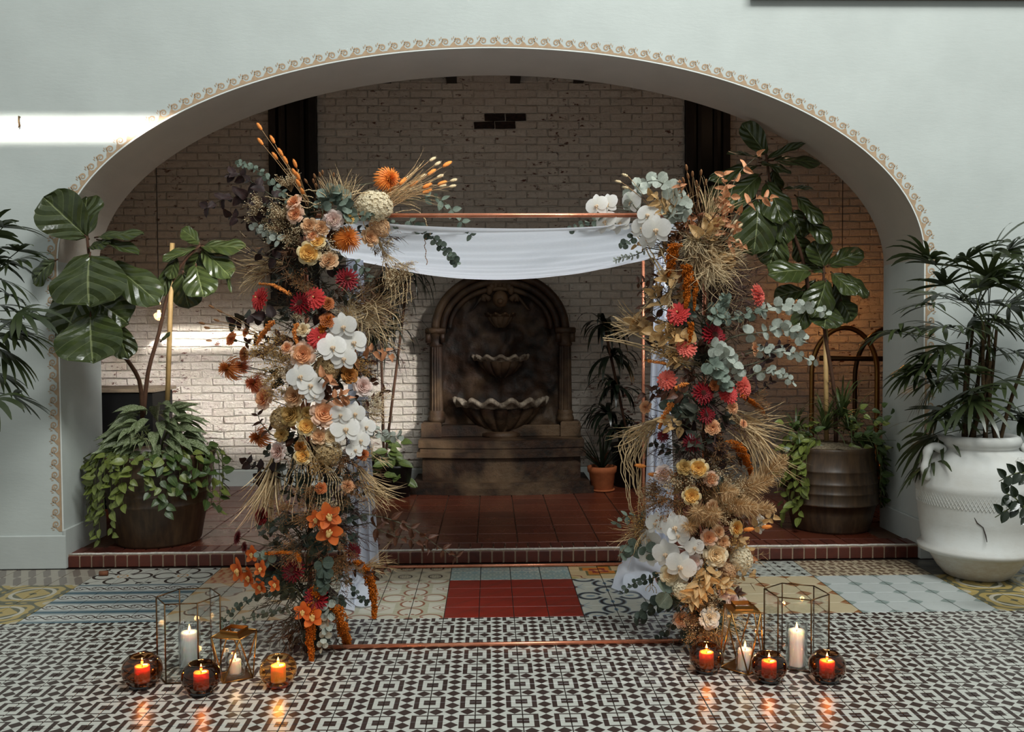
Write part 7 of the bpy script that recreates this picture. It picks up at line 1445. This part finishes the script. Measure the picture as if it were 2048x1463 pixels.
spray('eucalyptus', [(1500, 625), (1560, 612), (1610, 612), (1658, 625)], 12, 26, LM['eucp'], 'topmost pale eucalyptus reaching out to the right fig', 'eucalyptus', 'eucalyptus stems'); spray('eucalyptus', [(1470, 672), (1520, 665), (1560, 655), (1590, 662), (1612, 685)], 12, 27, LM['eucp'], 'pale disc-leaved eucalyptus beneath the topmost outward one', 'eucalyptus', 'eucalyptus stems', taper=0.25); spray('eucalyptus', [(1500, 705), (1545, 700), (1590, 708), (1632, 724)], 12, 22, LM['eucp'], 'third pale eucalyptus reaching outward, beside dark twigs', 'eucalyptus', 'eucalyptus stems'); spray('eucalyptus', [(1500, 750), (1540, 740), (1565, 748), (1590, 768)], 8, 20, LM['eucp'], 'lowest and shortest pale eucalyptus reaching outward', 'eucalyptus', 'eucalyptus stems'); spray('eucalyptus', [(1412, 690), (1440, 700), (1465, 722), (1482, 750)], 11, 28, LM['eucp'], 'pale eucalyptus under the large dark red dahlia', 'eucalyptus', 'eucalyptus stems', dd=-.04); spray('eucalyptus', [(1412, 720), (1430, 735), (1445, 755), (1455, 775)], 10, 28, LM['euc'], 'soft green eucalyptus beside the pale one under the dahlia', 'eucalyptus', 'eucalyptus stems', dd=-.03); spray('eucalyptus', [(1420, 650), (1435, 625), (1447, 605), (1452, 588)], 12, 20, LM['euc'], 'upright eucalyptus above the large dark red dahlia', 'eucalyptus', 'eucalyptus stems', dd=-.03); spray('eucalyptus', [(1440, 640), (1490, 630), (1530, 618)], 8, 22, LM['euc'], 'grey eucalyptus behind the lone coral dahlia', 'eucalyptus', 'eucalyptus stems')
spray('eucalyptus', [(1320, 1110), (1285, 1100), (1262, 1092), (1245, 1110)], 8, 28, LM['euc'], 'round-leaved eucalyptus over the pooled chiffon, upper one', 'eucalyptus', 'eucalyptus stems'); spray('eucalyptus', [(1330, 1150), (1295, 1158), (1265, 1168), (1240, 1185)], 8, 17, LM['eucd'], 'thin dark eucalyptus lying on the pooled chiffon', 'eucalyptus', 'eucalyptus stems'); spray('eucalyptus', [(1370, 1210), (1335, 1205), (1300, 1215), (1275, 1240)], 10, 25, LM['eucd'], 'dark disc-leaved eucalyptus below the pooled chiffon', 'eucalyptus', 'eucalyptus stems', taper=.1); spray('eucalyptus', [(1370, 1240), (1345, 1250), (1325, 1270), (1312, 1282)], 8, 18, LM['eucd'], 'small dark eucalyptus drooping to the front copper rail', 'eucalyptus', 'eucalyptus stems'); spray('eucalyptus', [(1345, 1190), (1332, 1182), (1326, 1172)], 2, 42, LM['euc'], 'single broad green leaf pair beside the creamy tan rose', 'eucalyptus', 'eucalyptus stems', dd=-.05); spray('eucalyptus', [(1300, 1040), (1270, 1030), (1245, 1035), (1230, 1050)], 5, 24, LM['eucl'], 'sparse eucalyptus beside the copper post, lower part', 'eucalyptus', 'eucalyptus stems', w=.6); spray('eucalyptus', [(1430, 1250), (1455, 1240), (1470, 1260)], 6, 24, LM['eucd'], 'dark eucalyptus behind the tall brass lantern', 'eucalyptus', 'eucalyptus stems')
for pts, n, s, k, l in (([(1440, 480), (1455, 420), (1475, 350), (1530, 300)], 6, 34, 'cop', 'tall coppery leaf branch crossing the right fig'), ([(1440, 470), (1450, 400), (1448, 345)], 7, 36, 'cop', 'coppery leaf branch in front of the dark window'), ([(1445, 480), (1480, 420), (1520, 395), (1545, 398)], 6, 36, 'cop', 'coppery leaf branch pointing at the fig trunk'), ([(1420, 480), (1440, 430), (1450, 400)], 7, 30, 'cop', 'short coppery leaf branch on the outer top'), ([(1400, 480), (1418, 455), (1432, 440)], 7, 38, 'gld', 'golden leaf cluster beside feathery tufts'), ([(1340, 430), (1320, 405), (1300, 388)], 6, 30, 'gld', 'golden pods among the arching eucalyptus'), ([(1370, 410), (1362, 380), (1358, 362)], 4, 24, 'cop', 'coppery buds at the foot of the reeds'), ([(1450, 500), (1475, 490), (1490, 492)], 4, 28, 'cop', 'coppery leaves at the outer shoulder, lowest branch'), ([(1450, 480), (1468, 462), (1472, 445)], 4, 26, 'cop', 'coppery leaf pair at the outer shoulder'), ([(1340, 570), (1330, 545), (1350, 560)], 5, 34, 'gld', 'golden folded leaves under the amaranth'), ([(1330, 620), (1310, 590), (1310, 575)], 4, 40, 'gld', 'golden broad leaf before the copper post, upper one')):
    spray('copper_leaf_spray', pts, n, s, LM[k], l, 'foliage', 'copper leaf sprays', w=.5 if k == 'cop' else .6)
spray('golden_leaf_spray', [(1350, 680), (1315, 665), (1285, 650), (1268, 640)], 10, 33, LM['gld'], 'pale golden leaf cluster before the copper post', 'foliage', 'golden leaf sprays', w=.72, taper=.1); spray('golden_leaf_spray', [(1390, 690), (1360, 675), (1335, 665)], 8, 30, LM['gld'], 'pale golden leaves beside the pale-eyed dahlia', 'foliage', 'golden leaf sprays', w=.7, taper=.1); spray('golden_leaf_spray', [(1370, 730), (1340, 715), (1310, 690)], 8, 28, LM['gld'], 'tan leaves slanting below the golden cluster', 'foliage', 'golden leaf sprays', w=.5); spray('golden_leaf_spray', [(1370, 850), (1340, 855), (1330, 840)], 5, 28, LM['gld'], 'golden leaf pair under the slanting celosia', 'foliage', 'golden leaf sprays', w=.6); spray('golden_leaf_spray', [(1410, 1130), (1412, 1160), (1395, 1190)], 8, 33, LM['gld'], 'golden leaves below the big cream rose', 'foliage', 'golden leaf sprays', w=.5, taper=.1, dd=-.03); spray('golden_leaf_spray', [(1400, 1160), (1390, 1185), (1385, 1205)], 6, 33, LM['gld'], 'golden leaves beside the lower cream hydrangea', 'foliage', 'golden leaf sprays', w=.5, taper=.1, dd=-.03); spray('golden_leaf_spray', [(1420, 1150), (1440, 1165), (1455, 1180)], 6, 32, LM['gld'], 'golden leaves over the pink tinged rose', 'foliage', 'golden leaf sprays', w=.5, dd=-.03); spray('golden_leaf_spray', [(1460, 1070), (1485, 1080), (1500, 1105)], 5, 30, LM['gld'], 'golden leaves above the outer cream hydrangea', 'foliage', 'golden leaf sprays', w=.5); spray('golden_leaf_spray', [(1500, 1060), (1530, 1040), (1552, 1032)], 4, 27, LM['gld'], 'golden leaves around the outermost white rose', 'foliage', 'golden leaf sprays', w=.6)
for pts, n, s, k, w, l in (([(1380, 790), (1330, 780), (1285, 790)], 6, 40, 'brn', .6, 'brown leaves before the copper post, middle height'), ([(1400, 820), (1380, 830), (1365, 828)], 5, 36, 'dgr', .6, 'dark brown-green leaves beside the small dark red dahlia'), ([(1490, 760), (1520, 735), (1535, 700), (1520, 690)], 6, 26, 'smk', .5, 'dark curled leaves beside the outward peach carnation'), ([(1530, 720), (1555, 690), (1580, 700)], 5, 22, 'smk', .6, 'dark leaves along the third outward eucalyptus'), ([(1480, 790), (1520, 780), (1545, 760)], 7, 20, 'smk', .5, 'fine dark curling twig below the outward eucalyptus'), ([(1400, 870), (1380, 890), (1420, 880)], 6, 32, 'dgr', .6, 'dusky leaves under the peach carnations'), ([(1450, 880), (1440, 890), (1430, 900)], 5, 32, 'smk', .65, 'dusky purple leaves beside the slanting amaranth'), ([(1430, 970), (1450, 975), (1470, 990)], 4, 34, 'dgr', .5, 'dark pointed leaves beside the dusty pink rose'), ([(1320, 640), (1298, 620), (1290, 600)], 4, 34, 'brn', .5, 'brown curled leaves behind the golden cluster')):
    spray('dark_leaf_spray', pts, n, s, LM[k], l, 'foliage', 'dark leaf sprays', w=w)
strands('palm_strips', [[(1372, 700), (1330, 690), (1280, 660), (1225 + i * 4, 632 + i * 4)] for i in range(3)] + [[(1372, 710), (1320, 690), (1262, 665), (1222, 648)], [(1360, 720), (1300, 695), (1250, 682), (1206, 675)], [(1360, 725), (1290, 698), (1240, 684), (1208, 680)], [(1330, 560), (1305, 520), (1280, 480), (1262, 462)], [(1340, 560), (1312, 520), (1296, 490)], [(1348, 560), (1330, 520), (1318, 490)]], 'stiff tan palm strips pointing inward from the right column', 'dried strips', M_raf, 'dried strips', rad=0.006, wob=0.002, kindname='strip')
strands('hanging_strands', [[(1345, 540), (1325, 560), (1305, 590), (1275 - i * 3, 630 + i * 6)] for i in range(5)] + [[(1355, 560), (1340, 590), (1335 + i * 5, 620)] for i in range(4)] + [[(1350, 555), (1330, 600), (1320, 615), (1345, 610)]], 'pale knobbly strands hanging under the amber amaranth', 'dried strands', M_raf, 'hanging strands', bead=True); strands('hanging_strands', [[(1335, 1150), (1315, 1145), (1305, 1160), (1290 + i * 8, 1180 + i * 2)] for i in range(4)], 'beaded pale twig drooping over the pooled chiffon', 'dried strands', M_raf, 'hanging strands', bead=True)
strands('dried_grass_curl', [[(1420, 490), (1440, 540), (1430 + i * 7, 590), (1400 + i * 12, 640 + R.uniform(-20, 30))] for i in range(9)] + [[(1440, 590), (1460, 600), (1475, 620), (1480, 645)]], 'long curling pale grass falling down the upper right column', 'dried grass', M_raf, 'curling grasses', rad=0.0018, wob=0.014)
strands('raffia_sheaf', [[(1330, 830), (1300 - i * 4, 870), (1282 - i * 3, 930), (1270 + R.uniform(-12, 24), 1000 + R.uniform(0, 70))] for i in range(14)], 'long raffia sheaf hanging down beside the copper post', 'dried grass', M_raf, 'raffia sheaves', rad=0.004, wob=0.008)
for x, y, s, k, d, l in ((1425, 525, 130, 'curly', (.1, -.5, .8), 'mop of curly straw on the upper right column'), (1450, 560, 130, 'curly', (.4, -.7, .5), 'curly straw falling on the outer side of the mop'), (1400, 560, 120, 'curly', (-.1, -.8, .6), 'curly straw falling on the inner side of the mop'), (1400, 473, 62, 'feather', (0, .3, .9), 'feathery cream tuft beside golden leaves'), (1383, 500, 76, 'feather', (-.2, -.6, .7), 'feathery cream tuft above the curly straw'), (1420, 487, 56, 'feather', (.2, -.3, .9), 'outer feathery cream tuft above the curly straw'), (1479, 510, 40, 'feather', (.5, .3, .5), 'small feathery tuft at the outer shoulder'), (1430, 555, 70, 'feather', (.2, -.8, .6), 'feathery cream tuft low in the curly straw'), (1520, 880, 170, 'straw', (.7, -.75, .2), 'straw sheaf falling outward before the right pot'), (1515, 860, 150, 'straw', (.95, -.2, .2), 'straw sheaf pointing outward before the right pot'), (1540, 930, 150, 'straw', (.4, -.95, .1), 'straw sheaf hanging straight before the right pot'), (1500, 870, 120, 'raffia', (.7, -.6, .4), 'pale raffia beside the small peach carnation'), (1250, 650, 110, 'straw', (-.95, .2, .3), 'thin straw pointing inward behind golden leaves'), (1270, 880, 120, 'straw', (-.7, -.6, .2), 'wispy straw beside the copper post, middle height'), (1255, 1070, 110, 'straw', (-.8, -.2, .3), 'wispy straw over the terracotta floor edge'), (1345, 405, 80, 'straw', (.2, .9, .3), 'dry straw standing behind golden pods'), (1430, 400, 110, 'straw', (.3, .9, .1), 'dry straw standing beside the coppery branches'), (1450, 1270, 130, 'straw', (.5, -.8, .5), 'straw tuft at the foot of the right column by the brass lantern')): tuft(x, y, s, k, d, l)
for x, y, s, d, l in ((1418, 1030, 110, (.1, .3, .9), 'tan pampas plume beneath the pale yellow rose'), (1440, 985, 110, (.4, .2, .8), 'tan pampas plume beside the dusty pink rose'), (1495, 975, 120, (.9, .4, .3), 'tan pampas plume at the outer edge'), (1500, 1015, 110, (.9, .0, .3), 'lower tan pampas plume at the outer edge'), (1395, 1025, 100, (-.2, .3, .9), 'tan pampas plume above the wide white orchid'), (1470, 1010, 110, (.6, .1, .7), 'tan pampas plume above the round peach-yellow rose'), (1380, 1050, 90, (-.3, .1, .9), 'tan pampas plume behind the lower white orchids'), (1530, 950, 130, (.6, .6, .2), 'tan pampas plume before the right pot')): plume(x, y, s, d, l)
for x, y, s, k, d, l in ((1350, 970, 80, 'rust', (-.4, 0, .8), 'rust gypsophila beside the blush rose before the drape'), (1370, 960, 60, 'cream', (0, 0, 1), 'cream gypsophila under the mustard rose'), (1300, 990, 80, 'cream', (-.8, -.1, .4), 'cream gypsophila before the copper post'), (1320, 1015, 90, 'rust', (-.5, -.2, .7), 'rust gypsophila above the topmost lower orchid'), (1275, 1050, 80, 'mustard', (-.9, .1, .3), 'mustard gypsophila beside the sparse eucalyptus'), (1485, 980, 60, 'cream', (.6, .2, .6), 'cream gypsophila among the outer pampas plumes'), (1382, 1256, 60, 'cream', (-.1, 0, 1), 'cream gypsophila between the two foot roses'), (1440, 1265, 70, 'mustard', (.2, -.2, .9), 'mustard gypsophila under the ruffled cream white rose'), (1400, 1280, 70, 'mustard', (0, -.5, .8), 'mustard gypsophila at the very foot of the right column'), (1350, 970, 50, 'cream', (0, .2, 1), 'small cream gypsophila before the drape'), (1325, 700, 60, 'cream', (-.4, 0, .8), 'cream gypsophila among the tan leaves'), (1390, 1100, 50, 'cream', (0, 0, 1), 'cream gypsophila beside the lower orchid'), (1520, 800, 60, 'rust', (.8, .2, .3), 'rust gypsophila beyond the outer amaranth'), (1300, 600, 60, 'cream', (-.6, .2, .5), 'cream gypsophila behind the copper post top')): gyp(x, y, s, k, d, l)
for x, y, s, k, d in ((1460, 560, 120, 'mauve', (.7, -.2, .4)), (1480, 600, 130, 'mauve', (.9, -.1, .3)), (1470, 640, 110, 'dark', (.7, -.2, .5)), (1445, 620, 100, 'brown', (.4, -.2, .7)), (1490, 560, 110, 'mauve', (.8, .4, .2)), (1360, 540, 90, 'brown', (-.3, -.4, .7)), (1330, 530, 100, 'brown', (-.6, -.3, .5)), (1320, 590, 90, 'brown', (-.6, 0, .5)), (1390, 620, 90, 'dark', (0, -.4, .8)), (1400, 730, 100, 'dark', (0, 0, .8)), (1350, 740, 100, 'brown', (-.4, -.2, .7)), (1440, 730, 100, 'dark', (.3, 0, .7)), (1360, 800, 110, 'mauve', (-.4, -.4, .6)), (1385, 840, 100, 'dark', (-.1, -.4, .8)), (1440, 840, 120, 'mauve', (.3, -.6, .6)), (1440, 880, 110, 'mauve', (.3, -.7, .5)), (1400, 900, 110, 'brown', (0, -.4, .8)), (1350, 900, 120, 'mauve', (-.5, -.3, .5)), (1345, 860, 100, 'mauve', (-.5, 0, .6)), (1425, 920, 110, 'brown', (.3, -.3, .7)), (1460, 930, 110, 'brown', (.5, -.3, .6)), (1340, 920, 100, 'mauve', (-.6, -.2, .4)), (1400, 970, 100, 'brown', (0, -.3, .8)), (1450, 960, 110, 'straw', (.5, 0, .6)), (1500, 980, 120, 'straw', (.8, -.1, .3)), (1410, 1000, 100, 'straw', (0, -.2, .9)), (1370, 1020, 90, 'brown', (-.2, -.2, .8)), (1410, 1150, 100, 'brown', (0, -.5, .8)), (1390, 1200, 100, 'dark', (-.1, -.5, .8)), (1430, 1200, 100, 'brown', (.3, -.4, .7)), (1400, 1240, 110, 'dark', (0, -.7, .6)), (1380, 1280, 90, 'dark', (-.3, -.8, .4)), (1430, 1280, 110, 'straw', (.4, -.7, .5)), (1470, 1260, 110, 'straw', (.7, -.6, .3)), (1370, 470, 100, 'brown', (-.2, 0, .8)), (1340, 470, 100, 'brown', (-.5, -.2, .6)), (1440, 480, 110, 'brown', (.5, .3, .5)), (1390, 420, 110, 'brown', (0, .9, .3)), (1510, 760, 110, 'mauve', (.8, 0, .3)), (1500, 1130, 80, 'straw', (.6, -.2, .5))): needle(x, y, s, k, d, relate(x, y, {'dark': 'dusky needle sprig', 'brown': 'brown needle sprig', 'mauve': 'dark wiry sprig', 'straw': 'pale plumy sprig'}[k]))
fill(14, 1400, [(LM['gld'], .55), (LM['cop'], .5), (LM['brn'], .5)], 'tan leafy sprig', 410, 660); fill(18, 1400, [(LM['dgr'], .6), (LM['brn'], .5), (LM['smk'], .65), (LM['euc'], .9)], 'dusky leafy sprig', 600, 920); fill(20, 1400, [(LM['gld'], .55), (LM['cop'], .5), (LM['brn'], .5)], 'tan leafy sprig', 920, 1240); fill(5, 1400, [(LM['dgr'], .6), (LM['eucd'], .9)], 'dark leafy sprig', 1200, 1280)

for x, y, s, k, d in ((505, 415, 60, 'cream', (-.9, .2, .3)), (540, 455, 64, 'cream', (-.5, 0, .7)), (560, 415, 56, 'cream', (-.4, .6, .5)), (580, 470, 60, 'cream', (-.3, -.2, .8)), (600, 560, 60, 'rust', (0, 0, 1)), (680, 450, 50, 'cream', (.1, .2, .9)), (770, 500, 70, 'cream', (.4, -.6, .5)), (815, 545, 60, 'cream', (.7, -.5, .2)), (585, 720, 56, 'mustard', (-.2, .1, .9)), (550, 725, 60, 'mustard', (-.6, .1, .6)), (590, 760, 50, 'cream', (-.1, 0, 1)), (560, 800, 60, 'mustard', (-.2, 0, .9)), (720, 735, 60, 'mustard', (.5, .1, .7)), (765, 800, 60, 'cream', (.8, .2, .3)), (700, 920, 60, 'rust', (.4, -.1, .8)), (640, 930, 60, 'mustard', (0, 0, 1)), (610, 985, 60, 'rust', (-.2, 0, .9)), (670, 1080, 60, 'rust', (.2, -.2, .9)), (580, 1100, 70, 'rust', (-.4, 0, .8)), (680, 1130, 60, 'rust', (.3, -.2, .8)), (1310, 975, 70, 'rust', (-.6, 0, .6)), (1345, 1010, 70, 'rust', (-.3, 0, .8)), (1400, 955, 56, 'rust', (0, 0, 1)), (1440, 950, 60, 'cream', (.3, .1, .8)), (1450, 1030, 60, 'cream', (.3, 0, .9)), (1470, 1090, 60, 'mustard', (.4, 0, .8)), (1400, 1135, 60, 'mustard', (0, 0, 1)), (1455, 1165, 60, 'mustard', (.4, -.2, .8)), (1420, 1200, 60, 'cream', (.1, -.2, .9)), (1385, 1225, 56, 'rust', (-.2, 0, .9)), (1410, 1285, 70, 'rust', (0, -.6, .7)), (1340, 660, 56, 'mustard', (-.4, 0, .8)), (1350, 720, 56, 'mustard', (-.3, 0, .9)), (1440, 900, 60, 'rust', (.2, -.2, .9))):
    gyp(x, y, s, k, d, relate(x, y, k + ' gypsophila'))
fill(11, 600, [(LM['dgr'], .6), (LM['brn'], .5), (LM['smk'], .65)], 'shaded leafy sprig', 420, 980, 0.4); fill(8, 600, [(LM['dgr'], .6), (LM['eucd'], .9)], 'shaded green sprig', 980, 1290, 0.5)
fill(9, 1400, [(LM['brn'], .5), (LM['dgr'], .6), (LM['cop'], .5)], 'shaded leafy sprig', 420, 900, 0.4); fill(8, 1400, [(LM['gld'], .55), (LM['brn'], .5)], 'shaded tan sprig', 900, 1270, 0.4)
